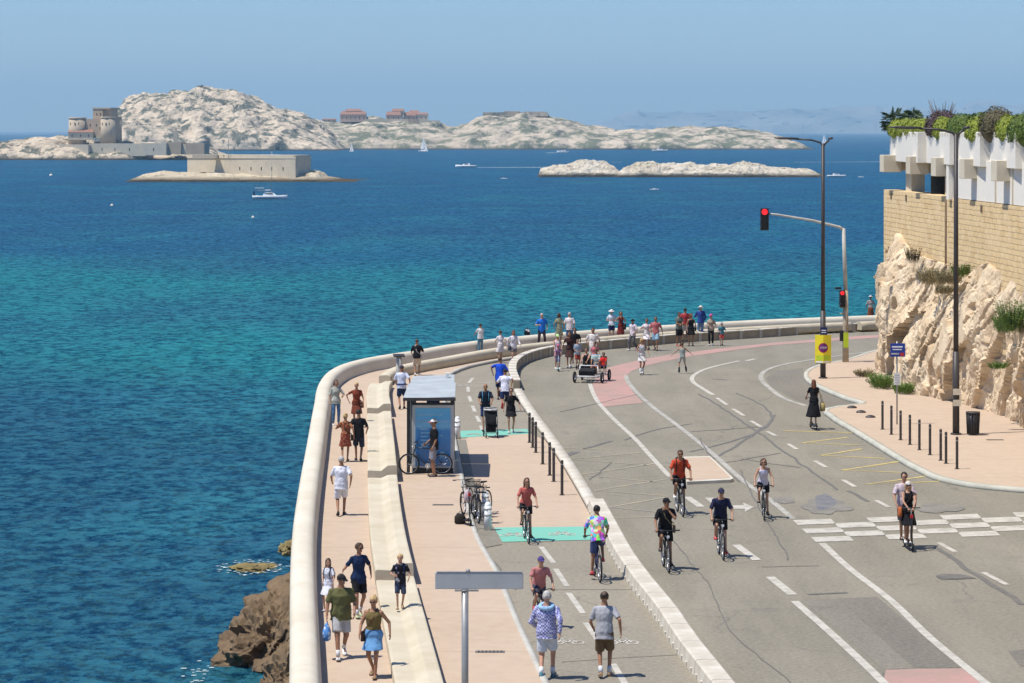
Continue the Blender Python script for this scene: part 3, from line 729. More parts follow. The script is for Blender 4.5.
for sx, nm in ((-1, 'poster_panel'), (1, 'poster_panel')):
    mb = MB(); mb.prism([(0, 0), (sx * .36, .12), (sx * .36, .13), (0, .012)] if sx > 0 else [(0, 0), (0, .012), (sx * .36, .13), (sx * .36, .12)], z0, z1)
    p_ = mb.build(nm, M_POST, pt)
    th = math.atan2(.12, .36) * sx
    def onp(u, v): return (sx * u * math.cos(abs(th)), abs(u) * math.sin(abs(th)) - .004, v)
    mb = MB(); mb.face([onp(.02, z0 + .12), onp(.33, z0 + .12), onp(.33, z0 + .34), onp(.02, z0 + .34)]); mb.build('lime_band', M_LIME, p_, norm=False)
    mb = MB(); mb.face([onp(.02, z0 + .02), onp(.33, z0 + .02), onp(.33, z0 + .09), onp(.02, z0 + .09)]); mb.build('white_band', M_WPR, p_, norm=False)
    for r_, m_, e in ((.22, M_REDP, 0), (.19, M_PURP, .004)):
        mb = MB(); pts = [(0, 0)] + [(r_ * math.cos(a), r_ * math.sin(a)) for a in [R(-90) + PI * i / 14 for i in range(15)]]
        mb.face([V(*onp(u + .001, 1.36 + v)) - V(0, e, 0) for u, v in pts[1:]]); mb.build('disc', m_, p_, norm=False)
text('STOP', .13, (0, -.012, 1.36), (R(90), 0, 0), M_WPR, pt)
bs_ = empty('street_sign', (l1x + .02, l1y - .12, RZ + 2.1), 0, 'small blue plate strapped to the street lamp above the yellow poster', 'sign')
MB().box((0, 0, 0), (.3, .02, .34)).build('plate', M_NAVY, bs_); MB().box((0, -.012, .03), (.2, .006, .04)).build('white_bar', M_WPR, bs_); MB().box((0, -.012, -.06), (.22, .006, .03)).build('white_bar', M_WPR, bs_)

# ================================================================ traffic signal on its gantry
def lens_mat(name, col, e):
    m, nt, p = nodes(name); p.inputs['Base Color'].default_value = c4(col); p.inputs['Emission Color'].default_value = c4(col); p.inputs['Emission Strength'].default_value = e; return m
M_RL = lens_mat('lit_red_lens', (.9, .02, .03), 1.0); M_OFF = mat('unlit_lens', (.03, .025, .02), .3, bs=0)
gx, gy = g(845.6, 362, RZ); gt = empty('traffic_light', (gx, gy, RZ), 0, 'grey gantry pole whose long arm holds a red signal over the road', 'traffic light')
M_PALE = mat('pale_grey_paint', (.42, .41, .37), .5, 0, .4, .12, 4, .05); M_BEIGE = mat('beige_paint', (.40, .33, .24), .6, var=.2, scale=5)
MB().tube((0, 0, 0), (0, 0, 3.4), .15, .12, 14).build('pole_base', M_BEIGE, gt); MB().tube((0, 0, 3.35), (-.1, 0, 6.35), .10, .085, 12).build('pole', M_PALE, gt)
MB().box((-.0, -.15, 1.05), (.24, .03, .7)).build('notice', M_LIME, gt)
MB().pipe([(-.1, 0, 6.28), (-.3, 0, 6.4), (-1.6, 0, 6.72), (-3.3, 0, 7.0), (-3.68, 0, 7.03)], [.075, .07, .06, .05, .045], 8).build('arm', M_PALE, gt)
def signal(x, y, ztop, h, w_, parent):
    hd = MB(); hd.box((x, y, ztop - h / 2), (w_, .22, h)); hd = hd.build('signal_head', M_BLACK, parent, bevel=.04)
    n = 3; r = w_ * .36
    for i in range(n):
        zc = ztop - h * (i + .5) / n
        MB().tube((x, y - .112, zc), (x, y - .125, zc), r, n=14).build('lens', M_RL if i == 0 else M_OFF, hd)
        vis = MB()
        vis.rings([[V(x + (r + .02) * math.cos(a), yy, zc + (r + .02) * math.sin(a)) for a in [R(-20) + R(220) * k / 10 for k in range(11)]] for yy in (y - .11, y - .27)], close=False)
        vis.build('visor', M_BLACK, hd, norm=False)
signal(-3.85, -.02, 7.3, 1.05, .40, gt)
signal(-.18, -.14, 3.42, .82, .27, gt); MB().box((-.35, 0, 3.5), (.3, .12, .1)).build('camera_box', M_BLACK, gt)
hd = MB().box((-.2, -.05, 1.25), (.16, .2, .5)).build('push_button_box', M_BLACK, gt)
for zz in (2.3, 2.6, 3.1): MB().box((-.1, 0, zz), (.34, .2, .05)).build('bracket', M_BEIGE, gt)

# ================================================================ bus stop sign, bin, foreground sign
x, y = g(897, 424.3, RZ); bt = empty('bus_stop_sign', (x, y, RZ), 0, 'bus stop post with blue panel at the top on the right pavement', 'bus stop sign')
MB().tube((0, 0, 0), (0, 0, 3.1), .03, n=10).build('post', M_GREY, bt)
pn = MB().box((0.02, -.05, 2.78), (.55, .04, .5)).build('panel', M_BLUE, bt)
MB().box((.0, -.074, 2.90), (.40, .006, .05)).build('white_line', M_WPR, pn); MB().box((.0, -.074, 2.80), (.34, .006, .035)).build('white_line', M_WPR, pn); MB().box((.18, -.074, 2.62), (.14, .006, .12)).build('red_badge', M_REDP, pn); MB().box((-.08, -.074, 2.64), (.30, .006, .06)).build('white_line', M_BAND, pn)
nb_ = MB().box((0, -.05, 1.70), (.24, .03, .44)).build('timetable', M_WP, bt)
for i in range(4): MB().box((0, -.068, 1.84 - .09 * i), (.17, .004, .02)).build('printed_line', M_BAND, nb_)
x, y = g(973, 435, RZ); lt_ = empty('litter_bin', (x, y, RZ), 0, 'dark slatted litter bin standing behind the street lamp foot', 'litter bin')
MB().tube((0, 0, 0.04), (0, 0, .78), .20, .235, 16).build('body', M_BLACK, lt_)
MB().tube((0, 0, .78), (0, 0, .84), .26, n=16).build('rim', M_STEEL, lt_)
for i in range(16):
    a = 2 * PI * i / 16; MB().tube((.212 * math.cos(a), .212 * math.sin(a), .05), (.245 * math.cos(a), .245 * math.sin(a), .78), .012, n=4).build('slat', M_STEEL, lt_)
zt = 50.0; st = empty('road_sign', ((465 - 512) * zt / F, zt, PZ), 0, 'blank grey back of a direction sign on a post in the foreground', 'road sign')
zc = H - (580.8 - 131) * zt / F - PZ; sx = (479.2 - 465) * zt / F
MB().tube((0, 0, 0), (0, 0, zc - .16), .062, n=14).build('post', M_GREY, st)
MB().tube((0, 0, zc - .17), (0, 0, zc - .155), .075, n=14).build('post_cap', M_GREY, st)
M_SB = mat('grey_sign_back', (.44, .45, .45), .45, .2, .4, .05, 3, 0)
bd_ = MB().box((sx, 0, zc), (1.55, .05, .29)).build('sign_board', M_SB, st, bevel=.012)
MB().box((sx, .0, zc + .155), (1.5, .06, .014)).build('edge_rail', M_GREY, bd_); MB().box((0.03, -.035, zc - .165), (.42, .04, .03)).build('clamp', M_GREY, st)
MB().tube((0.05, .0, zc + .15), (0.05, 0, zc + .2), .04, n=10).build('clamp_cap', M_GREY, st)

# viewpoint table by the bend
x, y = g(399, 385, PZ); vt = empty('viewpoint_table', (x, y, PZ), R(10), 'narrow grey pedestal with a dark flat plate between bench and parapet', 'viewpoint table')
MB().tube((0, 0, 0), (0, 0, 1.25), .14, .11, 10).build('pedestal', M_PALE, vt); MB().box((0, 0, 1.28), (.48, .34, .05), rx=R(12)).build('plate', M_STEEL, vt)
# ================================================================ bus shelter
M_ROOF = mat('pale_grey_roof', (.37, .40, .41), .7, 0, .25, .1, 1.5, .03); M_FRAME = mat('silver_frame', (.45, .46, .46), .4, .2, .5, .06, 3, 0)
def poster_mat():
    m, nt, p = nodes('blue_poster'); v = mapping(nt)
    s = N(nt, 'ShaderNodeSeparateXYZ'); L(nt, v, s.inputs[0])
    n = N(nt, 'ShaderNodeTexNoise', Scale=2.0, Detail=4); L(nt, v, n.inputs['Vector'])
    a = N(nt, 'ShaderNodeMath', operation='MULTIPLY_ADD'); L(nt, n.outputs[0], a.inputs[0]); a.inputs[1].default_value = .3; L(nt, s.outputs[2], a.inputs[2])
    r = N(nt, 'ShaderNodeValToRGB'); L(nt, a.outputs[0], r.inputs[0]); e = r.color_ramp.elements
    r2 = N(nt, 'ShaderNodeMapRange'); r2.inputs[1].default_value = .3; r2.inputs[2].default_value = 2.3; L(nt, a.outputs[0], r2.inputs[0]); L(nt, r2.outputs[0], r.inputs[0])
    e[0].position = 0; e[0].color = (.03, .17, .42, 1); e[1].position = .62; e[1].color = (.035, .26, .56, 1)
    for q, c in ((.68, (.20, .52, .72)), (.80, (.10, .42, .70)), (1.0, (.12, .50, .78))):
        x = e.new(q); x.color = c4(c)
    L(nt, r.outputs[0], p.inputs['Base Color']); p.inputs['Roughness'].default_value = .15; return m
M_AD = poster_mat()
M_CLEAR = bpy.data.materials.new('clear_glass'); M_CLEAR.use_nodes = True
_nt = M_CLEAR.node_tree; _p = _nt.nodes['Principled BSDF']; _p.inputs['Base Color'].default_value = (.7, .85, .85, 1); _p.inputs['Roughness'].default_value = .03; _p.inputs['Alpha'].default_value = .3
x0, y0 = g(433, 473, PZ); sh_ = empty('bus_shelter', (x0, y0, PZ), 0, 'bus shelter with pale roof and lit blue advertising panel', 'bus shelter')
fr = MB().box((0, 0, 1.1), (1.36, .16, 2.2)).build('panel_frame', M_FRAME, sh_, bevel=.02)
MB().box((0, -.084, 1.16), (1.13, .012, 1.86)).build('poster', M_AD, sh_)
MB().box((0, 0, 2.23), (1.38, .18, .05)).build('panel_top', M_BLACK, fr); MB().box((0, -.01, .09), (1.3, .17, .16)).build('panel_foot', M_BLACK, fr)
text('BON\nVENT', .22, (-.2, -.093, 1.25), (R(90), 0, 0), M_WPR, sh_) if False else None
for i, (u, v, w_, h) in enumerate(((-.28, 1.42, .22, .06), (-.24, 1.30, .30, .05), (-.27, 1.18, .24, .05), (-.26, 1.06, .26, .05), (-.28, .9, .2, .12), (.26, 1.22, .1, .05), (.3, .6, .14, .2), (-.1, 1.88, .8, .05), (0, 1.66, 1.0, .09))):
    MB().box((u, -.0925, v), (w_, .004, h)).build('poster_print', mat('pale_blue_print', (.22, .46, .64), .4, bs=0), sh_)
for yy in (-.25, 2.0, 3.8, 5.6): MB().box((-.78, yy, 1.2), (.10, .10, 2.4)).build('post', M_BLACK, sh_)
for yy in (.9, 2.9, 4.7): MB().box((-.78, yy, 1.3), (.015, 1.7, 1.9)).build('glass_pane', M_CLEAR, sh_)
MB().box((-.02, 1.0, 2.25), (.42, .3, .2)).build('timetable_box', M_NAVY, sh_)
for yy in (2.4, 5.4): MB().box((.55, yy, 1.2), (.08, .08, 2.4)).build('post', M_BLACK, sh_)
def roofp(ya, yb, xa, xb, za, zb, nm='roof_panel'):
    mb = MB(); mb.rings([[V(xa, ya, za), V(xb, ya, za + .06), V(xb, ya, za + .12), V(xa, ya, za + .06)], [V(xa + .05, yb, zb), V(xb - .05, yb, zb + .06), V(xb - .05, yb, zb + .12), V(xa + .05, yb, zb + .06)]]); return mb.build(nm, M_ROOF, sh_, smooth=False)
roofp(-.55, 3.0, -.95, .72, 2.38, 2.52); roofp(3.05, 5.9, -.88, .62, 2.50, 2.54)
MB().box((-.1, -.57, 2.42), (1.68, .04, .1)).build('roof_fascia', M_STEEL, sh_); MB().box((.35, 4.9, 2.72), (.1, .25, .16)).build('roof_vent', M_WP, sh_)
MB().box((-.45, 3.6, .45), (.36, 2.4, .05)).build('seat', M_GREY, sh_)

# ================================================================ cliff, stone wall, upper terrace
def rock_mat(name, base, alt, dark, sc=.6, veg=None):
    m, nt, p = nodes(name); v = mapping(nt)
    mp = mapping(nt, (1, 1, .35), (R(25), R(20), 0))
    f, _ = noise_fac(nt, mp, sc, 8, .65, .38, .66); a = mix(nt, f, base, alt)
    f, _ = noise_fac(nt, v, sc * .5, 5, .6, .52, .66); a = mix(nt, f, a, tuple(c * .86 for c in alt))
    f, r = noise_fac(nt, mp, sc * 3.5, 10, .72, .56, .72); a = mix(nt, f, a, dark)
    if veg:
        f, _ = noise_fac(nt, v, veg[1], 7, .65, veg[2], veg[3]); a = mix(nt, f, a, veg[0])
    L(nt, a, p.inputs['Base Color']); p.inputs['Roughness'].default_value = .95; p.inputs['Specular IOR Level'].default_value = .1
    bump(nt, p, r, .7, .12 / sc * .6); return m
M_CLIFF = rock_mat('limestone', (.72, .585, .41), (.60, .45, .29), (.25, .16, .09), 1.1)
foot = [(40, 152), (24, 143), (19.6, 137.5), (17.8, 133.6), (17.05, 130.8), (16.75, 127), (16.6, 122.9), (17.0, 118.3), (17.7, 115.3), (18.7, 110.4), (18.8, 104.6), (19.3, 98), (20, 88), (21.5, 70), (23, 50)]
topl = [(40, 150, 6), (26, 142, 6), (20.6, 137.6, 6), (18.3, 136, 4.6), (17.62, 134, 5.0), (17.72, 131, 6.1), (17.85, 128, 5.3), (18.2, 122, 5.2), (18.45, 117, 5.1), (18.7, 112, 5.6), (19.0, 107.5, 5.1), (19.45, 98, 5.2), (20, 88, 5.2), (21.2, 70, 5.2), (23, 50, 5.2)]
def lerp_list(L_, t):
    x = t * (len(L_) - 1); i = min(int(x), len(L_) - 2); f = x - i
    return [a + (b - a) * f for a, b in zip(L_[i], L_[i + 1])]
def cliff():
    mb = MB(); nu, nv = 1100, 84; grid = []
    for i in range(nu + 1):
        t = i / nu; t = t ** 1.0
        fx, fy = lerp_list(foot, t); tx, ty, tz = lerp_list(topl, t)
        fx2, fy2 = lerp_list(foot, min(1, t + .01)); fx1, fy1 = lerp_list(foot, max(0, t - .01))
        tg = V(fx2 - fx1, fy2 - fy1, 0).normalized(); nrm = V(tg.y, -tg.x, 0)
        if nrm.x > 0 and fy < 133: nrm = -nrm
        if fy >= 133: nrm = V(-.35, -.2, 0).normalized() if fy < 136 else V(-.2, .9, 0).normalized()
        col = []
        for j in range(nv + 1):
            s = j / nv; e = s ** .85
            p = V(fx + (tx - fx) * e, fy + (ty - fy) * e, -.3 + (tz + .6) * s)
            q = V(p.y * .55 + p.z * .55, p.x * .5, p.z * .30 - p.y * .12)           # strata lean along the wall
            d = .55 * fbm(q * .5, 3)
            for fq_, am_, tl in ((.7, .36, .42), (1.9, .10, .30), (5.0, .028, .22)):          # fractured blocks: every cell a tilted plane
                w1 = q * fq_ + noise.noise_vector(q * fq_ * .8) * .22; cp = noise.voronoi(w1)[1][0]; rv = noise.noise_vector(cp * 3.7 + V(fq_, 7, 1)) * 1.6
                d += am_ * rv.x + (w1 - cp).dot(rv) * tl / fq_
            d += .05 * fbm(p * 2.6, 4) + .03 * fbm(p * 7, 3)
            ho = noise.noise(p * 1.1 + V(40, 0, 0)); d -= max(0, ho - .42) * 1.6                                       # solution hollows
            st = math.sin(s * PI) ** .5
            bul = .38 * math.sin(s * PI) * (1 + noise.noise(V(p.y * .16, 0, 3)))
            dd = d * (.25 + .75 * st) + bul
            dd = min(dd, .85)
            col.append(mb.bm.verts.new(p + nrm * dd + V(0, 0, .12 * fbm(p * 1.7 + V(9, 9, 9), 3) * st)))
        grid.append(col)
    # ledge that runs back under the wall
    for a, b in zip(grid, grid[1:]):
        for j in range(nv):
            f = mb.bm.faces.new((a[j], a[j + 1], b[j + 1], b[j])); f.smooth = False
    top = [c[-1] for c in grid]; bk = [mb.bm.verts.new(v.co + V(1.6, .2, .05)) for v in top]
    for k in range(len(top) - 1): mb.bm.faces.new((top[k], bk[k], bk[k + 1], top[k + 1]))
    return mb.build('cliff', M_CLIFF)
tag(cliff(), 'pale limestone cliff beside the pavement', kind='structure')

def stone_mat():
    m, nt, p = nodes('coursed_stone'); t = N(nt, 'ShaderNodeTexCoord'); s = N(nt, 'ShaderNodeSeparateXYZ'); L(nt, t.outputs['Object'], s.inputs[0])
    cb = N(nt, 'ShaderNodeCombineXYZ'); L(nt, s.outputs[0], cb.inputs[0]); L(nt, s.outputs[2], cb.inputs[1])
    nz = N(nt, 'ShaderNodeTexNoise', Scale=1.5, Detail=3); L(nt, t.outputs['Object'], nz.inputs['Vector'])
    sc = N(nt, 'ShaderNodeVectorMath', operation='SCALE'); L(nt, nz.outputs['Color'], sc.inputs[0]); sc.inputs['Scale'].default_value = .10
    ad = N(nt, 'ShaderNodeVectorMath', operation='ADD'); L(nt, cb.outputs[0], ad.inputs[0]); L(nt, sc.outputs[0], ad.inputs[1])
    b = N(nt, 'ShaderNodeTexBrick'); L(nt, ad.outputs[0], b.inputs['Vector']); b.inputs['Scale'].default_value = 1.0
    b.inputs['Brick Width'].default_value = .75; b.inputs['Row Height'].default_value = .215; b.inputs['Mortar Size'].default_value = .018; b.inputs['Mortar Smooth'].default_value = .4; b.inputs['Bias'].default_value = -.2
    b.inputs['Color1'].default_value = (.80, .59, .31, 1); b.inputs['Color2'].default_value = (.70, .49, .25, 1); b.inputs['Mortar'].default_value = (.38, .28, .17, 1)
    f, r = noise_fac(nt, t.outputs['Object'], 1.1, 7, .65, .4, .7); a = mix(nt, f, b.outputs[0], (.82, .63, .38))
    f, r = noise_fac(nt, t.outputs['Object'], 6, 6, .7, .62, .76); a = mix(nt, f, a, (.25, .17, .1))
    L(nt, a, p.inputs['Base Color']); p.inputs['Roughness'].default_value = .95; p.inputs['Specular IOR Level'].default_value = .1
    h = N(nt, 'ShaderNodeMath', operation='MULTIPLY_ADD'); L(nt, b.outputs[1], h.inputs[0]); h.inputs[1].default_value = -1.0; L(nt, r, h.inputs[2])
    bump(nt, p, h.outputs[0], .8, .06); return m
M_STONE = stone_mat()
P0 = V(17.68, 135.3, 0); P1 = V(19.15, 104, 0); AD = (P1 - P0).normalized(); WRZ = math.atan2(AD.y, AD.x)
wl = MB(); wl.prism([(0, 0), (14.9, 0), (14.9, .7), (0, .7)], 2.5, 8.32); wl = wl.build('stone_wall', M_STONE, loc=P0, rz=WRZ); tag(wl, 'coursed ochre stone retaining wall, far stretch up to the corner', 'stone wall')
w2 = MB(); w2.prism([(15.0, 0), (75, 0), (75, .7), (15.0, .7)], 2.5, 8.27); w2 = w2.build('stone_wall', M_STONE, loc=P0, rz=WRZ); tag(w2, 'coursed ochre stone retaining wall, near stretch running out of the photo', 'stone wall')
MB().tube((14.95, -.03, 2.6), (14.95, -.03, 8.2), .045, n=8).build('drain_pipe', mat('rust_pipe', (.16, .10, .06)), w2)
for s in (2.0, 5.8): MB().box((s, -.012, 8.05), (.3, .03, .28)).build('scupper', mat('rust_pipe', (.16, .10, .06)), wl)
MB().box((22, -.012, 8.0), (.3, .03, .28)).build('scupper', mat('rust_pipe', (.16, .10, .06)), w2)
wk = MB(); wk.prism([(0, .75), (75, .75), (75, 40), (0, 40)], -.3, 8.22); tag(wk.build('terrace_ground', M_BUILD, loc=P0, rz=WRZ), 'terrace ground behind the stone wall', kind='structure')

# building in the wall's own frame: x along the wall towards us, -y out to the sea side
bd = empty('terrace_building', P0, WRZ, 'white concrete building with planter balconies on top of the stone wall', 'building')
bays = [(.6, 9.6), (9.6, 16.6), (16.6, 22.6), (22.6, 28.9), (28.9, 35.6), (35.6, 42.5), (42.5, 50)]
for i, (a, b) in enumerate(bays):
    mb = MB(); o0, o1 = .18, -.22
    mb.prism([(a, o0), (b, o1), (b, o1 + 1.1), (a, o0 + 1.1)], 9.68 - .0 * i, 11.06); pl_ = mb.build('planter', M_BUILD, bd, bevel=.02)
    for j in range(9):
        u = a + (b - a) * (j + .5) / 9; yo = o0 + (o1 - o0) * (j + .5) / 9
        MB().box((u, yo - .004, 10.95), (.16, .03, .12)).build('planter_spout', M_BEAM, pl_)
for i, s in enumerate((1.6, 8.2, 14.0, 19.9, 25.9, 32.5, 39)):
    MB().box((s + .5, -.05, 9.58), (1.0, .86, .80)).build('beam_end', M_BEAM, bd, bevel=.02)
    MB().box((s + .5, 3.2, 9.60), (.7, 5.6, .70)).build('beam', M_BEAM, bd)
sl_ = MB(); sl_.prism([(.7, .9), (50, .7), (50, 14), (.7, 14)], 9.95, 10.25); sl_.build('roof_slab', M_BUILD, bd)
for s in (3.2, 12.4): MB().box((s, .9, 9.08), (1.4, .62, 1.7)).build('column', M_BEAM, bd)
MB().box((2.2, 5.2, 9.08), (.3, .3, 1.7)).build('column', M_STEEL, bd)
MB().box((10, 1.0, 8.75), (.06, 1.4, 1.0)).build('glass_screen', M_GLASSD, bd)
lw = MB(); lw.prism([(16.2, .05), (30.4, .05), (30.4, 10), (16.2, 10)], 8.3, 9.9); lw.build('lower_wall', M_BUILD, bd)
MB().box((15.9, .0, 8.98), (.5, .3, 1.5)).build('wall_pier', M_BUILD, bd); MB().box((24.4, .03, 9.05), (.12, .06, 1.5)).build('pilaster', M_BEAM, bd)
MB().box((27.4, .03, 9.0), (.08, .06, 1.4)).build('pilaster', M_BEAM, bd)
bkw = MB(); bkw.prism([(30.5, .6), (50, .6), (50, 10), (30.5, 10)], 8.3, 9.9); bkw.build('dark_opening', M_GLASSD, bd)
for j in range(16): MB().box((30.7 + j * .75, .42, 9.1), (.10, .12, 1.6)).build('gate_bar', M_STEEL, bd)

# ---------------------------------------------------------------- planting on the roof
def leaf_mat(name, a, b):
    m, nt, p = nodes(name); v = mapping(nt)
    f, _ = noise_fac(nt, v, 5, 4, .6, .35, .65); L(nt, mix(nt, f, a, b), p.inputs['Base Color'])
    p.inputs['Roughness'].default_value = .6; p.inputs['Specular IOR Level'].default_value = .3; return m
M_LY = leaf_mat('yellow_green_leaf', (.16, .21, .018), (.27, .30, .03)); M_LG = leaf_mat('green_leaf', (.055, .095, .010), (.12, .165, .018)); M_LD = leaf_mat('dark_leaf', (.02, .035, .018), (.05, .07, .03))
M_LP = leaf_mat('purple_leaf', (.05, .03, .035), (.10, .06, .05)); M_LB = leaf_mat('brownish_leaf', (.07, .06, .03), (.12, .10, .04)); M_TW = mat('twig_bark', (.12, .08, .06), .9)
def shrub(s, y, z, r, m, n, size, label, seed, core=True, twigs=0):
    t = empty('shrub', bd.matrix_local @ V(s, y, z) if False else (Matrix.Translation(P0) @ Matrix.Rotation(WRZ, 4, 'Z')) @ V(s, y, z), WRZ, label, 'shrub')
    fb = MB(); leaves(fb, (0, 0, r[2] * .45), r, int(n * 1.5), size * .8, seed, .82); cbm = fb.ell((0, 0, r[2] * .42), (r[0] * .86, r[1] * .86, r[2] * .86), n=18, m=10)
    fb.build('foliage', m, t, norm=False)
    st_ = MB()
    for k in range(6 + twigs):
        a = k * 2.4; rr = .5 if k < 6 else .8; hh = r[2] * (.8 if k < 6 else random.Random(seed * 31 + k).uniform(1.3, 2.1))
        st_.pipe([(0, 0, -.3), (math.cos(a) * r[0] * rr * .5, math.sin(a) * r[1] * rr * .5, hh * .5), (math.cos(a) * r[0] * rr, math.sin(a) * r[1] * rr, hh)], [.03, .02, .007], 5)
    st_.build('stem', M_TW, t)
    return t
zt_ = 11.0
for i, (s, rx) in enumerate(((2.2, 1.3), (4.2, 1.2), (6.4, 1.3), (8.4, 1.1))):
    shrub(s, .35, zt_ - .1, (rx, .55, .55), M_LY, 1100, .07, ['yellow green hedge plant at the far corner of the planters, next to the palm', 'second yellow green hedge plant from the palm', 'third yellow green hedge plant from the palm', 'fourth yellow green hedge plant from the palm, left of the twiggy purple bush'][i], 10 + i)
shrub(11.3, .55, zt_ - .1, (1.8, .7, .78), M_LP, 2300, .07, 'dark purple bush with bare twigs rising out of the planters', 21, twigs=26)
shrub(13.2, .2, zt_ - .15, (.9, .45, .62), M_LY, 900, .07, 'yellow green bush in front of the purple bush', 22)
shrub(15.8, .55, zt_ - .15, (1.8, .7, .70), M_LG, 2200, .07, 'mid green bush right of the purple bush', 23)
shrub(18.6, .75, zt_ - .15, (1.6, .7, .72), M_LG, 2200, .07, 'green clipped bush behind the planters, left of the yellow green ones', 24)
shrub(20.6, .15, zt_ - .2, (1.4, .5, .60), M_LY, 1300, .07, 'yellow green bush hanging over the middle planter', 25)
shrub(22.8, .45, zt_ - .1, (1.3, .75, .82), M_LB, 2300, .06, 'round brownish clipped bush, the tallest of the round ones', 26)
shrub(26.0, .2, zt_ - .15, (1.2, .5, .62), M_LY, 1200, .06, 'yellow green bush between the brownish ball and the dark green ball', 27)
shrub(28.3, .25, zt_ - .3, (1.3, .6, .78), M_LG, 2200, .06, 'dark green ball shaped bush spilling over the planter edge', 28)
shrub(30.2, .9, zt_ - .05, (1.6, .7, .85), M_LD, 1800, .06, 'dark bush at the right edge of the photo, at the back', 29)
shrub(32.6, .15, zt_ - .15, (1.2, .5, .62), M_LY, 1200, .06, 'yellow green bush at the right edge of the photo', 30)
shrub(35.6, .4, zt_ - .15, (1.8, .6, .8), M_LG, 1500, .06, 'green bush beyond the right edge of the planters', 31)
def palm(loc, label, seed=3):
    t = empty('palm_tree', loc, 0, label, 'palm'); rnd = random.Random(seed)
    MB().tube((0, 0, -1.4), (0, 0, .25), .11, .13, 10).build('trunk', M_TW, t)
    cr = MB()
    for k in range(46):
        a = k * 2.399; el = R(rnd.uniform(-35, 80)); ln = rnd.uniform(.6, .82)
        d = V(math.cos(a) * math.cos(el), math.sin(a) * math.cos(el), math.sin(el)); b = V(0, 0, .2); tip = b + d * ln * .55
        cr.pipe([b, tip], [.012, .006], 4)
        x, y = MB.frame(d)
        for q in range(13):                       # fan of blades at the end of each stalk
            w_ = R(-75 + 150 * q / 12); dd = (d * math.cos(w_) + x * math.sin(w_)).normalized() * ln * rnd.uniform(.42, .55); e = tip + dd + V(0, 0, -.08)
            n_ = y * .022 + x * .018; m_ = tip + dd * .5
            cr.face([tip - n_ * .3, m_ - n_, e, m_ + n_])
    cr.build('crown', leaf_mat('palm_leaf', (.035, .06, .03), (.08, .12, .05)), t, norm=False)
WM = Matrix.Translation(P0) @ Matrix.Rotation(WRZ, 4, 'Z')
palm(WM @ V(.8, .32, 11.35), 'small fan palm at the far left corner of the building'); palm(WM @ V(2.6, .9, 11.3), 'lower fan palm just behind the corner one', 8)
# tufts on the cliff
def tuft(loc, r, m, n, size, label, seed, blades=True, cat='plant'):
    mb = MB(); rnd = random.Random(seed)
    for _ in range(n):
        a = rnd.random() * 6.28; q = rnd.random() ** .6; b = V(math.cos(a) * r[0] * q * .8, math.sin(a) * r[1] * q * .8, 0)
        e = b + V(math.cos(a) * r[0] * q * .6 + rnd.gauss(0, .06), math.sin(a) * r[1] * q * .6 + rnd.gauss(0, .06), r[2] * rnd.uniform(.5, 1.1)); x, y = MB.frame(e - b); w_ = size
        mid_ = b.lerp(e, .55) + V(0, 0, r[2] * .08)
        mb.face([b - x * w_ * .5, mid_ - x * w_, e, mid_ + x * w_])
        for _k in range(3):
            c = b.lerp(e, rnd.uniform(.3, 1)); n1 = V(rnd.gauss(0, 1), rnd.gauss(0, 1), rnd.gauss(0, 1)).normalized(); x2, y2 = MB.frame(n1); l = size * 2.2
            mb.face([c - x2 * l, c + y2 * l * .4, c + x2 * l, c - y2 * l * .4])
    return tag(mb.build('grass_tuft', m, loc=loc, norm=False), label, cat)
M_DRY = leaf_mat('dry_grass', (.26, .21, .10), (.20, .17, .09)); M_PINE = leaf_mat('bright_green_leaf', (.07, .14, .02), (.16, .24, .04))
tuft((18.35, 104.0, 3.7), (.6, .6, 1.2), M_PINE, 420, .02, 'bright green bush on the cliff at the right edge of the photo', 1); tuft((18.3, 105.6, 3.6), (.4, .5, .7), M_PINE, 260, .02, 'smaller bright green bush left of the one at the right edge', 2)
tuft((15.75, 121.5, .1), (.45, .9, .65), M_PINE, 320, .02, 'green weeds at the cliff foot near the bus stop sign', 3); tuft((16.35, 119.0, .1), (.4, .8, .5), M_PINE, 240, .02, 'green weeds at the cliff foot, just right of the bus stop sign', 4); tuft((15.75, 127.2, .1), (.4, .7, .35), M_DRY, 160, .02, 'dry weeds at the cliff foot at the left end', 5)
tuft((17.5, 118.2, 4.7), (.6, 1.2, .7), M_DRY, 300, .02, 'dry grass on the ledge under the stone wall', 6); tuft((17.6, 114.8, 4.9), (.5, .8, .6), M_DRY, 240, .02, 'dry grass below the near stretch of stone wall', 7); tuft((17.8, 112.9, 5.3), (.35, .5, .55), M_LG, 200, .018, 'green weed against the stone wall beside the rusty pipe', 8)
tuft((17.55, 124.4, 5.3), (.3, .4, .75), M_LB, 160, .018, 'dark weed growing from the joint at the far end of the wall', 9); tuft((18.15, 106.2, 2.2), (.3, .4, .3), M_PINE, 120, .018, 'small green weed low on the cliff at the right edge', 10)
tuft((17.2, 113.2, 4.6), (.35, .5, .4), M_DRY, 160, .02, 'dry weeds on the boulder under the wall', 11)

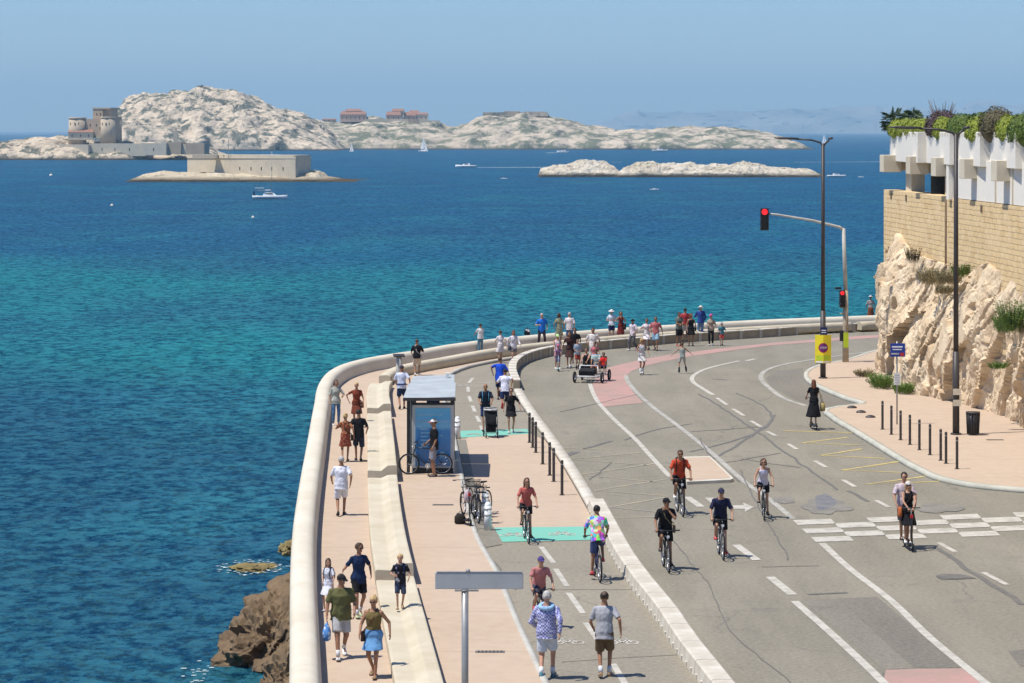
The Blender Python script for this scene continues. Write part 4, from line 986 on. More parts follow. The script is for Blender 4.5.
# ================================================================ rocks in the water below the parapet
def rock(name, loc, r, seed, m, label, sub=6, amp=.55, sq=1):
    mb = MB(); bmesh.ops.create_icosphere(mb.bm, subdivisions=sub, radius=1)
    for v in mb.bm.verts:
        d = v.co.normalized(); q = d * 1.3 + V(seed, 0, 0)
        vd = noise.voronoi(q * 1.6 + noise.noise_vector(q * 2) * .3)[0]; k = 1 + amp * .7 * fbm(q, 4) + sum(a_ * (noise.noise(noise.voronoi(q * f_ + noise.noise_vector(q * f_) * .2)[1][0] * 3.3) ) for f_, a_ in ((2.0, .22), (5.0, .10), (11, .04))) + .07 * amp * fbm(q * 9, 4)
        v.co = V(d.x * r[0] * k, d.y * r[1] * k, d.z * r[2] * k)
    for f in mb.bm.faces: f.smooth = False
    o = mb.build(name, m, loc=loc); return tag(o, label, 'rock')
M_ROCK = rock_mat('wet_brown_rock', (.20, .14, .085), (.13, .09, .055), (.045, .032, .02), .9); M_WEED = rock_mat('weedy_rock', (.24, .19, .08), (.17, .13, .06), (.10, .08, .03), 1.0)
rock('shore_rock', (-8.9, 112, -9.8), (2.5, 4.4, 2.5), 4.0, M_ROCK, 'large brown rock rising from the sea below the parapet')
rock('shore_rock', (-7.7, 103.5, -9.7), (1.8, 2.6, 1.8), 8.6, M_ROCK, 'nearer brown rock below the parapet at the bottom of the photo')
rock('shore_rock', (-12.2, 133.5, -9.55), (1.3, 1.7, .30), 12.0, M_WEED, 'flat yellow weed covered rock awash beside the parapet', 5)
rock('shore_rock', (-10.9, 139, -9.5), (.6, 1.6, .5), 15.0, M_WEED, 'small yellow rock half hidden by the parapet', 5)
rock('shore_rock', (-9.4, 120, -8.9), (1.2, 3.0, 1.0), 19.0, M_ROCK, 'low brown rock against the foot of the sea wall', 4)
M_FOAM = mat('sea_foam', (.45, .54, .55), .8, var=.15, scale=2, bs=.3)
def foam(cx, cy, rx, ry, n, seed, label):
    rnd = random.Random(seed); mb = MB()
    for _ in range(n):
        a = rnd.random() * 6.28; q = 1 + rnd.gauss(0, .13); x, y = cx + rx * q * math.cos(a), cy + ry * q * math.sin(a); s = rnd.uniform(.015, .075)
        mb.sheet([(x + s * rnd.uniform(.7, 1.6) * math.cos(t) * 1.3, y + s * rnd.uniform(.7, 1.6) * math.sin(t)) for t in [2 * PI * k / 7 for k in range(7)]], SEA + .03 + rnd.random() * .02)
    tag(mb.build('sea_foam', M_FOAM, norm=False), label, 'foam', kind='stuff')
foam(-9.4, 107.5, 2.5, 5.4, 150, 1, 'white foam round the brown rocks'); foam(-12.2, 133.5, 1.45, 1.9, 80, 2, 'white foam round the weedy rock'); foam(-9.3, 101, 1.7, 3.0, 70, 3, 'white foam by the near rock')

# ================================================================ islands
def island_mesh(name, Z, prof, depth, m, label, base=SEA, step=1.2, seed=0, rough=1.0, shape=.6, crag=.16, nd=46, pre=None):
    """height field; prof = (pixel x, pixel y) skyline turned into metres at distance Z"""
    Zr = Z + depth * .5; P = [((x - 512) * Zr / F, H + (HZ - y) * Zr / F) for x, y in prof]
    x0, x1 = P[0][0], P[-1][0]; n = int((x1 - x0) / step)
    mb = MB(); rows = []
    for j in range(nd + 1):
        v = j / nd; row = []
        for i in range(n + 1):
            x = x0 + (x1 - x0) * i / n
            k = 0
            while k < len(P) - 2 and P[k + 1][0] < x: k += 1
            t = (x - P[k][0]) / (P[k + 1][0] - P[k][0]); t = max(0, min(1, t)); hh = P[k][1] + (P[k + 1][1] - P[k][1]) * t - base
            wob = noise.noise(V(x / 60 + seed, 2, 0)) * .12
            s = min(1, max(0, v * 2)) if v <= .5 else min(1, (1 - v) * 2)
            s = max(0, s - max(0, wob) * (1 - s)); e = s ** shape
            q = V(x / depth * 5.0 + seed, v * 5.0, seed)
            nzv = fbm(q * 1.6, 5) * crag + abs(fbm(q * 4, 4)) * -crag * .6
            P3 = V(x, depth * v, 0) / max(6.0, step * 9); cr = noise.voronoi(P3 + noise.noise_vector(P3 * .7) * .5)[0]
            z = base + hh * max(0, e) * (1 + nzv * rough * (1 - e * .7)) + ((fbm(P3 * .8, 5) * .55 + min(.5, cr[1] - cr[0]) * .5 - .15) * step * 1.7 * rough if s > 0.02 else 0)
            if s <= 0: z = base - 1.5
            row.append(mb.bm.verts.new((x + (noise.noise(q * 3) * 3 * step), Z + depth * (v - .0) + noise.noise(V(x / 25, v * 6, seed)) * depth * .05, z)))
        rows.append(row)
    for a, b in zip(rows, rows[1:]):
        for i in range(n):
            f = mb.bm.faces.new((a[i], a[i + 1], b[i + 1], b[i])); f.smooth = False
    return mb.build(name, m)
def far_rock(name, base, alt, dark, sc, veg):
    m, nt, p = nodes(name); v = mapping(nt)
    mp = mapping(nt, (1, 1, 2.2), (0, R(18), 0))
    f, _ = noise_fac(nt, mp, sc, 9, .68, .4, .62); a = mix(nt, f, base, alt)
    f, r = noise_fac(nt, mp, sc * 3, 9, .72, .52, .66); a = mix(nt, f, a, dark)
    if veg: 
        f, _ = noise_fac(nt, v, sc * 1.9, 9, .72, veg[1], veg[2]); a = mix(nt, f, a, veg[0])
    # wave washed dark band at the waterline
    s = N(nt, 'ShaderNodeSeparateXYZ'); L(nt, v, s.inputs[0]); r3 = N(nt, 'ShaderNodeMapRange'); r3.inputs[1].default_value = SEA + 2.2; r3.inputs[2].default_value = SEA + .6; L(nt, s.outputs[2], r3.inputs[0])
    a = mix(nt, r3.outputs[0], a, tuple(c * .35 for c in dark))
    L(nt, a, p.inputs['Base Color']); p.inputs['Roughness'].default_value = 1; p.inputs['Specular IOR Level'].default_value = 0
    bump(nt, p, r, 1.0, 2.0); return m
M_HILL = far_rock('white_limestone_hill', (.68, .56, .41), (.50, .41, .30), (.19, .155, .115), .034, ((.13, .135, .10), .50, .56))
M_HILL2 = far_rock('dry_limestone_slope', (.60, .50, .38), (.46, .385, .29), (.25, .21, .16), .02, ((.14, .15, .10), .45, .56))
M_ISLE = far_rock('sunlit_islet_rock', (.72, .62, .46), (.60, .49, .33), (.30, .23, .14), .09, None)
M_ISLE2 = far_rock('white_islet_rock', (.74, .66, .53), (.60, .52, .39), (.28, .23, .16), .07, ((.24, .25, .10), .60, .68))
o = island_mesh('island', 2980, [(70, 150), (100, 136), (116, 127), (120, 108), (124, 98), (131, 93.5), (145, 92), (160, 92.5), (175, 90), (190, 88), (205, 89), (222, 89), (238, 91.5), (248, 96), (262, 99.5), (272, 104), (288, 109), (300, 114.5), (312, 119), (322, 125), (335, 134), (350, 150)], 420, M_HILL, '', step=1.6, seed=3, shape=.46, crag=.46, nd=90); tag(o, 'high white limestone island with green scrub', kind='structure')
o = island_mesh('island', 3150, [(275, 150), (288, 136), (300, 124), (313, 119), (333, 121.5), (350, 121), (372, 117), (390, 118), (410, 119), (430, 121), (445, 124), (456, 126), (470, 121), (480, 116), (489, 112.8), (515, 113), (546, 115.5), (566, 120.5), (590, 126), (609, 129.5), (625, 130), (645, 128), (666, 126.5), (700, 126), (726, 127), (745, 129.5), (760, 131.5), (779, 136), (793, 142), (799, 149)], 380, M_HILL2, '', step=2.2, seed=11, shape=.5, crag=.36, nd=80); tag(o, 'long low limestone island with flat topped fort', kind='structure')
o = island_mesh('island', 2010, [(-120, 159), (-60, 152), (-20, 146), (0, 141), (30, 137.5), (60, 136), (90, 140), (120, 141), (150, 142), (180, 144), (212, 148), (228, 158)], 120, M_HILL, '', step=1.0, seed=23, shape=.45, crag=.45, nd=40); tag(o, 'low rocky island under the old castle', kind='structure')
o = island_mesh('islet', 1144, [(134, 181), (140, 176), (150, 172.5), (165, 170.5), (178, 172), (230, 172), (297, 174), (310, 170), (320, 171), (326, 176), (345, 179.5), (366, 181)], 66, M_ISLE, '', step=.35, seed=31, shape=.4, crag=.5, nd=70); tag(o, 'sunlit rock islet under the walled fort', kind='structure')
o = island_mesh('islet', 1268, [(538, 177), (542, 169), (553, 165.5), (570, 163), (583, 160), (598, 160), (606, 162.5), (613, 164), (619, 171), (628, 176.8)], 34, M_ISLE2, '', step=.3, seed=41, shape=.4, crag=.6, nd=60); tag(o, 'white rock islet with a green cap', kind='structure')
o = island_mesh('islet', 1262, [(614, 176.8), (624, 167), (636, 163), (648, 160.5), (660, 163.5), (680, 163), (705, 164), (728, 164.5), (742, 162), (750, 161.5), (765, 165.5), (780, 167.5), (800, 168.5), (812, 170), (818, 173.5)], 30, M_ISLE2, '', step=.3, seed=47, shape=.4, crag=.6, nd=60); tag(o, 'long white rock islet in the bay', kind='structure')
M_COAST = mat('far_coast', (.20, .20, .17), 1.0, var=.25, scale=.0012, bs=0, col2=(.38, .35, .30), detail=9, spec=0)
o = island_mesh('hills', 23500, [(520, 133), (560, 127), (600, 122), (640, 114), (680, 111), (720, 110), (770, 108.5), (820, 107), (870, 105.5), (920, 105), (960, 104), (1000, 102.5), (1050, 101), (1200, 99), (1400, 96)], 2400, M_COAST, '', step=60, seed=51, shape=.7, crag=.5, nd=40); tag(o, 'far blue coast fading into haze', kind='structure')
# ---- fort on the islet
M_FORT = concrete('fort_stone', (.66, .57, .42), (.55, .47, .35), .25); M_FORT2 = concrete('castle_stone', (.50, .38, .26), (.40, .31, .21), .2); M_TILE = mat('red_tile', (.30, .155, .105), .9, var=.2, scale=.6); M_SLIT = mat('dark_slit', (.03, .028, .025), .9, bs=0)
def atZ(px, Z): return (px - 512) * Z / F
def zat(py, Z): return H + (HZ - py) * Z / F
Z = 1161; ft = empty('sea_fort', (atZ(235, Z), Z, SEA), 0, 'low walled stone fort on the rock islet', 'fort')
def lx(px): return atZ(px, Z) - ft.location.x
zt1 = zat(156, Z) - SEA
mb = MB(); poly = [(lx(179.5), 28), (lx(221), 12), (lx(297), -8), (lx(308.5), 14), (lx(190), 50)]
mb.prism(poly, -1, zt1 - 1.0); mb.build('curtain_wall', M_FORT, ft)
mb = MB(); mb.prism([(p[0] * 1.012, p[1] - .3) for p in poly], zt1 - 1.0, zt1 - .55); mb.build('string_course', M_BEAM, ft)
for a, b in ((0, 1), (1, 2), (2, 3), (3, 4), (4, 0)):
    p, q = V(*poly[a], 0), V(*poly[b], 0); d = (q - p); c = (p + q) / 2; nrm = V(-d.y, d.x, 0).normalized() * .5
    MB().box((c.x + nrm.x, c.y + nrm.y, zt1 - .1), (d.length - 1.3, .9, .9), math.atan2(d.y, d.x)).build('parapet', M_FORT, ft)
for px in (238, 250, 261, 272, 284): MB().box((lx(px), 12 - 20 * (px - 221) / 76, zt1 * .5), (.35, .35, 1.3)).build('loophole', M_SLIT, ft)
bx = MB(); bx.box((lx(202), 12, zt1 - .2), (10, 6, 1.6)); bx.build('block_house', M_FORT, ft); MB().box((lx(268), 14, zt1 - .2), (8, 5, 1.2)).build('block_house', M_BUILD, ft)
MB().tube((lx(226), 10, zt1 - 1), (lx(226), 10, zt1 + 9), .12, n=6).build('mast', M_GREY, ft)
# ---- castle on the far left island
Z = 2040; ca = empty('castle', (atZ(88.5, Z), Z, SEA), -.35, 'old castle with round towers on the left hand island', 'castle')
M_TOW = concrete('tower_stone', (.56, .45, .32), (.44, .35, .25), .2)
def tw(px, wpx, ytop, ybot, nm, m=M_FORT2, dy=0):
    r = wpx / 2 * Z / F; x = atZ(px, Z) - ca.location.x; a, b = zat(ybot, Z) - SEA, zat(ytop, Z) - SEA
    mb = MB(); mb.tube((x, dy, a - 8), (x, dy, b), r * 1.06, r, 28); mb.tube((x, dy, b + .003), (x, dy, b + 1.2), r * 1.04, n=28); o = mb.build(nm, m, ca)
    for k in (-.4, .2, .6): MB().box((x + r * k, dy - r * math.sqrt(1 - k * k) - .02, (a + b) / 2 + 2), (.6, .4, 1.8)).build('window', M_SLIT, o)
tw(76, 17, 119, 134, 'round_tower', M_TOW); tw(110.5, 14.5, 118.5, 135, 'round_tower', M_TOW); tw(98, 15, 118, 134, 'round_tower', M_FORT2, 26)
def bxz(x0_, x1_, yt, yb, d, nm, m, par=ca, dy=0, ZZ=None):
    ZZ = ZZ or Z; a, b = atZ(x0_, ZZ) - par.location.x, atZ(x1_, ZZ) - par.location.x; z0_, z1_ = zat(yb, ZZ) - SEA, zat(yt, ZZ) - SEA
    return MB().box(((a + b) / 2, dy + d / 2, (z0_ + z1_) / 2), (b - a, d, z1_ - z0_)).build(nm, m, par)
bxz(80, 106, 119, 140, 24, 'main_block', M_FORT2); k_ = bxz(89, 100, 109, 121, 14, 'keep', M_FORT2, dy=6); bxz(100.2, 108, 108, 121, 10, 'keep', M_FORT2, dy=8)
bxz(88.4, 108.6, 107.6, 109, 15, 'keep_cornice', M_FORT2, dy=5.6)
for px, py in ((84, 124), (90, 124), (97, 124), (101, 127), (93, 113), (97, 113)): bxz(px, px + .9, py, py + 2.4, .4, 'window', M_SLIT, dy=-.15 if py > 118 else 5.8)
# ramparts round the castle island
Z = 2020; rm = empty('rampart', (atZ(140, Z), Z - 12, SEA), -.3, 'long sunlit rampart along the left hand island', 'rampart')
bxz(54, 86, 144.5, 155, 6, 'wall', M_FORT, rm); bxz(84, 146, 143.5, 156, 6, 'wall', M_FORT, rm, 4); bxz(146, 172, 143, 155, 8, 'wall', M_FORT, rm, -2); bxz(172.3, 186, 142, 154, 9, 'wall', M_FORT2, rm, 1); bxz(191, 211, 143, 154.5, 9, 'wall', M_FORT2, rm, 1); bxz(186.2, 190.8, 144, 154, 7, 'wall', M_FORT, rm, 3)
for px in (98, 112, 128, 158): bxz(px, px + .8, 148, 150.5, .4, 'loophole', M_SLIT, rm, 3.85 if px < 146 else -2.15)
Z = 2035
def house(x0_, x1_, yr, ye, yb, label, mw=M_FORT, mr=M_TILE, ZZ=2035, d=12, nm='stone_house', wins=3):
    h_ = empty(nm, (atZ((x0_ + x1_) / 2, ZZ), ZZ, SEA), 0, label, 'house'); bxz(x0_, x1_, ye, yb, d, 'wall', mw, h_, 0, ZZ)
    a, b = atZ(x0_, ZZ) - h_.location.x - .5, atZ(x1_, ZZ) - h_.location.x + .5; z0_, z1_ = zat(ye, ZZ) - SEA + .02, zat(yr, ZZ) - SEA
    mb = MB(); mb.rings([[V(a, -.6, z0_), V(a, d + .6, z0_), V(a + (b - a) * .08, d / 2, z1_)], [V(b, -.6, z0_), V(b, d + .6, z0_), V(b - (b - a) * .08, d / 2, z1_)]]); mb.build('roof', mr, h_, smooth=False)
    for i in range(wins):
        px = x0_ + (x1_ - x0_) * (i + .5) / wins; bxz(px - .35, px + .35, ye + (yb - ye) * .3, ye + (yb - ye) * .62, .3, 'window', M_SLIT, h_, -.16, ZZ)
    return h_
house(68, 93, 128.8, 132.2, 140, 'long house with a red tiled roof in front of the castle')
house(93.5, 103, 136, 138, 141.5, 'low green roofed shed right of the red roofed house', M_BUILD, mat('green_roof', (.14, .2, .14)), wins=2)
Z = 2030; lh = empty('signal_tower', (atZ(175.5, Z), Z, SEA), 0, 'small pale tower on the rampart of the left hand island', 'tower')
bxz(173.5, 177.5, 131, 146, 3, 'shaft', M_FORT, lh); bxz(174.6, 176.4, 128.5, 131, 1.6, 'lantern', M_FORT, lh, .7)
# ---- old hospital and fort on the long island
house(340, 366, 110.8, 114.5, 122, 'wide pink house with arcades on the crest of the long island', mat('pink_render', (.50, .36, .28)), M_TILE, 3330, 16, 'hospital', 6)
house(345.5, 361, 108.8, 111.2, 116, 'raised middle storey of the pink house', mat('pink_render', (.50, .36, .28)), M_TILE, 3336, 10, 'pavilion', 3)
for i, (a, b, c, d, e) in enumerate(((386, 401, 111.5, 115, 122), (392, 404, 108.5, 111, 118), (402, 416, 112, 115.5, 121), (414, 428, 112.5, 114.5, 121.5), (409, 419, 110.2, 113, 119), (322, 336, 118.5, 119.5, 122.5))):
    house(a, b, c, d, e, ['pale pink house at the left of the ruined group on the long island', 'tallest house of the ruined group on the long island', 'middle house of the ruined group on the long island', 'long pink house at the right end of the ruined group', 'small gabled house behind the ruined group', 'low pink house near the left end of the long island'][i], mat('pink_render', (.50, .36, .28)) if i % 2 == 0 else M_FORT, M_TILE, 3325 + 6 * i, 10, 'ruined_house', 3)
Z = 3300; fw = empty('terrace_wall', (atZ(390, Z), Z, SEA), 0, 'stone terrace wall under the ruined group of houses', 'wall'); bxz(366, 408, 119, 124.5, 5, 'wall', M_FORT, fw); bxz(408.5, 418, 119.5, 127, 8, 'buttress', M_FORT2, fw, -3); bxz(419, 440, 120.5, 125, 5, 'wall', M_FORT, fw)
Z = 3330; hf = empty('hill_fort', (atZ(515, Z), Z, SEA), 0, 'flat ruined fort on top of the long island', 'fort'); bxz(483, 548, 112.3, 116.5, 30, 'wall', M_HILL2, hf); bxz(504, 520, 111.2, 113, 12, 'battery', M_FORT2, hf, 6); bxz(524, 545, 111.6, 113, 12, 'battery', M_FORT2, hf, 6)
# scrub dots on the high island
M_SCRUB = leaf_mat('scrub', (.05, .07, .04), (.09, .11, .06))
sb = MB(); rnd = random.Random(5)
hill_o = [o for o in COL.objects if o.name == 'island'][0]
vv = [v.co for v in hill_o.data.vertices if v.co.z > SEA + 9 and v.co.y < 2980 + 240]
for _ in range(260):
    c = rnd.choice(vv); q = noise.noise(c * .012)
    if q < -.05: continue
    r_ = rnd.uniform(.8, 3.0) * (1 + q); leaves(sb, c, (r_ * 1.6, r_, r_ * .8), 30, r_ * .35, rnd.randint(0, 9999), shell=.2)
tag(sb.build('scrub', M_SCRUB, norm=False), 'dark scrub scattered over the high island', kind='stuff')

# ================================================================ boats
M_HULL = mat('white_hull', (.78, .78, .76), .35, 0, .5, .04, 1, 0); M_SAIL = mat('sail_cloth', (.80, .80, .78), .8, var=.05); M_COVER = mat('blue_sail_cover', (.04, .06, .14), .8)
def hull(L_, B_, Hh):
    mb = MB(); rs = []
    for t, wv, sh_v in ((0, .62, .95), (.15, .85, .92), (.4, 1, .9), (.65, .86, .95), (.85, .45, 1.05), (1, .03, 1.15)):
        x = -L_ / 2 + L_ * t; w_ = B_ / 2 * wv
        rs.append([V(x, -w_, Hh * sh_v), V(x, -w_ * .85, Hh * .3), V(x, -w_ * .3, -.25), V(x, w_ * .3, -.25), V(x, w_ * .85, Hh * .3), V(x, w_, Hh * sh_v)])
    return mb.rings(rs)
def boat(px, py, kind, L_, label, rz=0, sail=None):
    x, y = g(px, py, SEA); b = empty('sailing_boat' if kind == 'sail' else 'motor_boat', (x, y, SEA + .05), rz, label, 'boat')
    hull(L_, L_ * .3, L_ * .1).build('hull', M_HULL, b); h = L_ * .1
    mb = MB(); mb.rings([[V(-L_ * .2, -L_ * .09, h * .9), V(-L_ * .2, L_ * .09, h * .9), V(-L_ * .17, L_ * .07, h * 1.9), V(-L_ * .17, -L_ * .07, h * 1.9)], [V(L_ * .2, -L_ * .06, h * .9), V(L_ * .2, L_ * .06, h * .9), V(L_ * .1, L_ * .04, h * 1.7), V(L_ * .1, -L_ * .04, h * 1.7)]]); c = mb.build('cabin', M_HULL, b, smooth=False)
    MB().box((-L_ * .02, 0, h * 1.55), (L_ * .2, L_ * .155, h * .22)).build('window', M_GLASSD, c)
    if kind == 'sail':
        hm = L_ * 1.35; MB().tube((L_ * .05, 0, h), (L_ * .05, 0, hm), .07, .05, 6).build('mast', M_GREY, b); MB().tube((L_ * .05, 0, h * 2.3), (-L_ * .38, 0, h * 2.2), .06, n=6).build('boom', M_GREY, b)
        if sail:
            mb = MB(); mb.face([(L_ * .03, 0, h * 2.4), (-L_ * .36, .3, h * 2.4), (L_ * .02, .05, hm * .96)]); mb.face([(L_ * .08, .02, hm * .85), (L_ * .1, .25, h * 2), (L_ * .46, 0, h * 1.3)])
            s_ = mb.build('sail', M_SAIL, b, norm=False); md = s_.modifiers.new('t', 'SOLIDIFY'); md.thickness = .03
        else:
            MB().cap((L_ * .0, 0, h * 2.5), (-L_ * .36, 0, h * 2.4), .16, .12).build('furled_sail', M_SAIL, b); MB().box((-L_ * .3, 0, h * 3.1), (L_ * .26, L_ * .2, .08)).build('awning', M_SAIL, b)
            MB().box((-L_ * .46, 0, h * 1.6), (L_ * .04, L_ * .2, h * 1.2)).build('stern_seat', M_COVER, b)
            for sx in (.5, -.5): MB().tube((L_ * .05, 0, hm), (L_ * sx * .98, 0, h * 1.1), .02, n=4).build('stay', M_GREY, b)
    else:
        mb = MB(); mb.rings([[V(L_ * .08, -L_ * .07, h * 1.8), V(L_ * .08, L_ * .07, h * 1.8), V(L_ * .08, 0, h * 1.85)], [V(0, -L_ * .07, h * 2.6), V(0, L_ * .07, h * 2.6), V(0, 0, h * 2.65)]], caps=True); mb.build('windscreen', M_GLASSD, b)
    return b
boat(270, 199, 'sail', 10.5, 'white sailing yacht moored with sails down near the walled fort'); boat(423.5, 151.8, 'sail', 11, 'white sailing boat heeling past the long island', R(-35), True); boat(351.5, 151.6, 'sail', 7, 'small sailing boat close under the long island', R(-50), True)
boat(824, 143.5, 'sail', 12, 'distant white sail beyond the street lamp arm', R(-50), True); boat(563, 152.3, 'motor', 12, 'white motor boat with a wake below the fort hill', R(180)); boat(466, 167.3, 'motor', 12, 'speedboat leaving a long white wake', R(180))
boat(660, 151.3, 'motor', 16, 'white boat close to the right end of the long island'); boat(836.5, 177, 'motor', 8.5, 'small white boat right of the street lamp'); boat(654.5, 190, 'motor', 3.2, 'tiny dinghy in the open water below the white islets'); boat(504, 179, 'motor', 3, 'tiny boat left of the white islets'); boat(861, 177.5, 'motor', 2.6, 'tiny dinghy at the right, near the cliff building')
def wake(pts, w0, w1, label):
    P = [g(x, y, SEA) for x, y in pts]; mb = MB(); rnd = random.Random(len(pts) + int(pts[0][0])); n = 90
    for i in range(n):
        t = i / n; k = t * (len(P) - 1); a = int(k); f_ = k - a; b = min(a + 1, len(P) - 1); x = P[a][0] + (P[b][0] - P[a][0]) * f_; y = P[a][1] + (P[b][1] - P[a][1]) * f_
        w_ = w0 + (w1 - w0) * t; ln = abs(P[-1][0] - P[0][0]) / n * .8
        y += rnd.gauss(0, w_ * .12)
        if rnd.random() < .12: continue
        mb.sheet([(x - ln, y - w_ * .3), (x + ln, y - w_ * rnd.uniform(.4, .6)), (x + ln, y + w_ * .3), (x - ln, y + w_ * rnd.uniform(.4, .6))], SEA + .06 + rnd.random() * .03)
    tag(mb.build('wake', M_FOAM, norm=False), label, 'wake', kind='stuff')
wake([(478, 167.6), (548, 167.3)], 9, 16, 'white wake of the speedboat'); wake([(568, 152.6), (546, 152.9)], 20, 34, 'white wake of the motor boat'); wake([(795, 162.3), (884, 161.9)], 7, 12, 'long thin wake at the right')
wake([(612, 162.2), (622, 162.2)], 7, 7, 'wake seen between the islets')
def buoy(px, py, label):
    x, y = g(px, py, SEA); d = y / F; r = 1.6 * d
    o = MB().ell((0, 0, r * .3), (r, r, r), n=14, m=8).build('buoy', mat('white_buoy', (.78, .74, .62), .5), loc=(x, y, SEA)); tag(o, label, 'buoy'); MB().tube((0, 0, r * 1.2), (0, 0, r * 1.9), r * .15, n=6).build('ring', M_YEL, o)
buoy(51, 176, 'small white buoy off the castle island'); buoy(112, 206, 'small white buoy in the open water at the left'); buoy(253, 218, 'small pale buoy below the moored yacht')
# ================================================================ bicycles, scooters, pushchair
M_BK = mat('black_frame_paint', (.02, .02, .022), .35, 0, .5, .1, 5, 0); M_SILV = mat('bright_metal', (.5, .5, .5), .3, .8, .5, .05, 5, 0)
def wheel(parent, c, r, tyre=.022, spokes=14, ax='x'):
    c = V(*c); t = MB(); A = (lambda a, rr, o: c + V(o, math.cos(a) * rr, math.sin(a) * rr))
    def torus(mb, R0, r0, n=28, k=6, sq=1.0):
        rs = [[A(2 * PI * i / n, R0 + r0 * math.cos(b), r0 * math.sin(b) * sq) for b in [2 * PI * j / k for j in range(k)]] for i in range(n + 1)]
        mb.rings(rs, caps=False)
    torus(t, r - tyre, tyre); w_ = t.build('wheel', M_TYRE, parent)
    m = MB(); torus(m, r - tyre * 2.4, .009, sq=1.6); m.build('rim', M_SILV, w_)
    s = MB()
    for i in range(spokes): s.tube(A(2 * PI * i / spokes, .02, .02 * (-1) ** i), A(2 * PI * i / spokes + .12, r - tyre * 2.4, 0), .0022, n=3)
    s.tube(c + V(-.04, 0, 0), c + V(.04, 0, 0), .022, n=8); s.build('spokes', M_SILV, w_)
    return w_
def bicycle(loc, rz, label, s=1.0, col=M_BK, basket=False, lean=0, group=None, bars='flat'):
    b = empty('bicycle', loc, rz, label, 'bicycle', group); b.rotation_euler = (0, lean, rz); b.scale = (s, s, s)
    wheel(b, (0, .53, .34), .34); wheel(b, (0, -.53, .34), .34)
    f = MB(); bb, st, hd_t, hd_b, rx = V(0, .07, .28), V(0, .2, .82), V(0, -.33, .86), V(0, -.37, .70), V(0, .53, .34)
    f.tube(bb, st, .016); f.tube(st, hd_t, .016); f.tube(bb, hd_b, .019); f.tube(hd_b, hd_t, .02)
    for q in (-.06, .06): f.tube(bb + V(q * .4, 0, 0), rx + V(q, 0, 0), .010); f.tube(st + V(q * .3, 0, -.03), rx + V(q, 0, 0), .009)
    f.build('frame', col, b)
    k = MB(); k.tube(hd_b, hd_b + V(0, -.015, -.05), .02)
    for q in (-.05, .05): k.tube(hd_b + V(q, 0, -.04), V(q, -.53, .34), .012)
    k.build('fork', col, b)
    h = MB(); h.tube(hd_t, hd_t + V(0, .02, .13), .014); top = hd_t + V(0, .0, .16)
    h.pipe([top + V(-.30, .06, 0), top + V(-.14, 0, .01), top + V(0, -.03, 0), top + V(.14, 0, .01), top + V(.30, .06, 0)], .012); hb = h.build('handlebar', M_BK, b)
    for q in (-1, 1): MB().tube(top + V(q * .2, .04, 0), top + V(q * .31, .063, 0), .018, n=8).build('grip', M_BLACK, hb)
    sd_ = MB(); sd_.tube(st, st + V(0, .025, .10), .013); sd_.rings([[V(-.02, .0, .93), V(.02, .0, .93), V(.02, .0, .955), V(-.02, .0, .955)], [V(-.035, .12, .93), V(.035, .12, .93), V(.03, .12, .965), V(-.03, .12, .965)], [V(-.075, .28, .93), V(.075, .28, .93), V(.06, .28, .975), V(-.06, .28, .975)], [V(-.05, .33, .94), V(.05, .33, .94), V(.04, .33, .96), V(-.04, .33, .96)]]); sd_.build('saddle', M_BLACK, b)
    c = MB(); c.tube(bb + V(-.07, 0, 0), bb + V(.07, 0, 0), .02); c.tube(bb + V(.05, 0, 0), bb + V(.06, 0, 0), .09, n=18)
    c.tube(bb + V(.07, 0, 0), bb + V(.08, -.03, -.165), .01); c.tube(bb + V(-.07, 0, 0), bb + V(-.08, .03, .165), .01); c.tube((.03, .07, .28), (.03, .53, .36), .006); cr = c.build('crankset', M_SILV, b)
    MB().box(bb + V(.13, -.03, -.17), (.09, .09, .02)).build('pedal', M_BLACK, cr); MB().box(bb + V(-.13, .03, .17), (.09, .09, .02)).build('pedal', M_BLACK, cr)
    MB().tube(hd_t + V(0, -.06, .02), hd_t + V(0, -.1, .02), .03, .04, 10).build('front_lamp', M_WP, b)
    if basket:
        m = MB(); m.box((0, -.52, .90), (.34, .24, .02))
        for q in range(7):
            z = .92 + q * .03; m.pipe([(-.17, -.40, z), (-.17, -.64, z), (.17, -.64, z), (.17, -.40, z), (-.17, -.40, z)], .005, 4)
        m.build('basket', M_BLACK, b)
    return b
def kick_scooter(loc, rz, label, s=1.0, fold=False, col=M_BK, electric=True):
    b = empty('scooter', loc, rz, label, 'scooter'); b.scale = (s, s, s); wr = .11
    wheel(b, (0, .48, wr), wr, .03, 6); wheel(b, (0, -.50, wr), wr, .03, 6)
    d = MB(); d.rings([[V(-.08, .42, .12), V(.08, .42, .12), V(.08, .42, .16), V(-.08, .42, .16)], [V(-.09, -.34, .12), V(.09, -.34, .12), V(.09, -.34, .16), V(-.09, -.34, .16)], [V(-.03, -.44, .2), V(.03, -.44, .2), V(.03, -.44, .24), V(-.03, -.44, .24)]]); d.build('deck', col, b, smooth=False)
    m = MB(); m.tube((0, -.5, wr), (0, -.47, .26), .03); m.tube((0, -.47, .26), (0, -.38, 1.13), .026, .02); st_ = m.build('stem', col, b)
    h = MB(); h.tube((-.24, -.38, 1.14), (.24, -.38, 1.14), .014); h.build('handlebar', M_BK, b)
    MB().box((0, -.43, .92), (.07, .06, .09)).build('front_lamp', M_REDP if electric else M_WP, b); MB().box((0, .5, .24), (.09, .2, .015)).build('mudguard', M_BK, b)
    return b

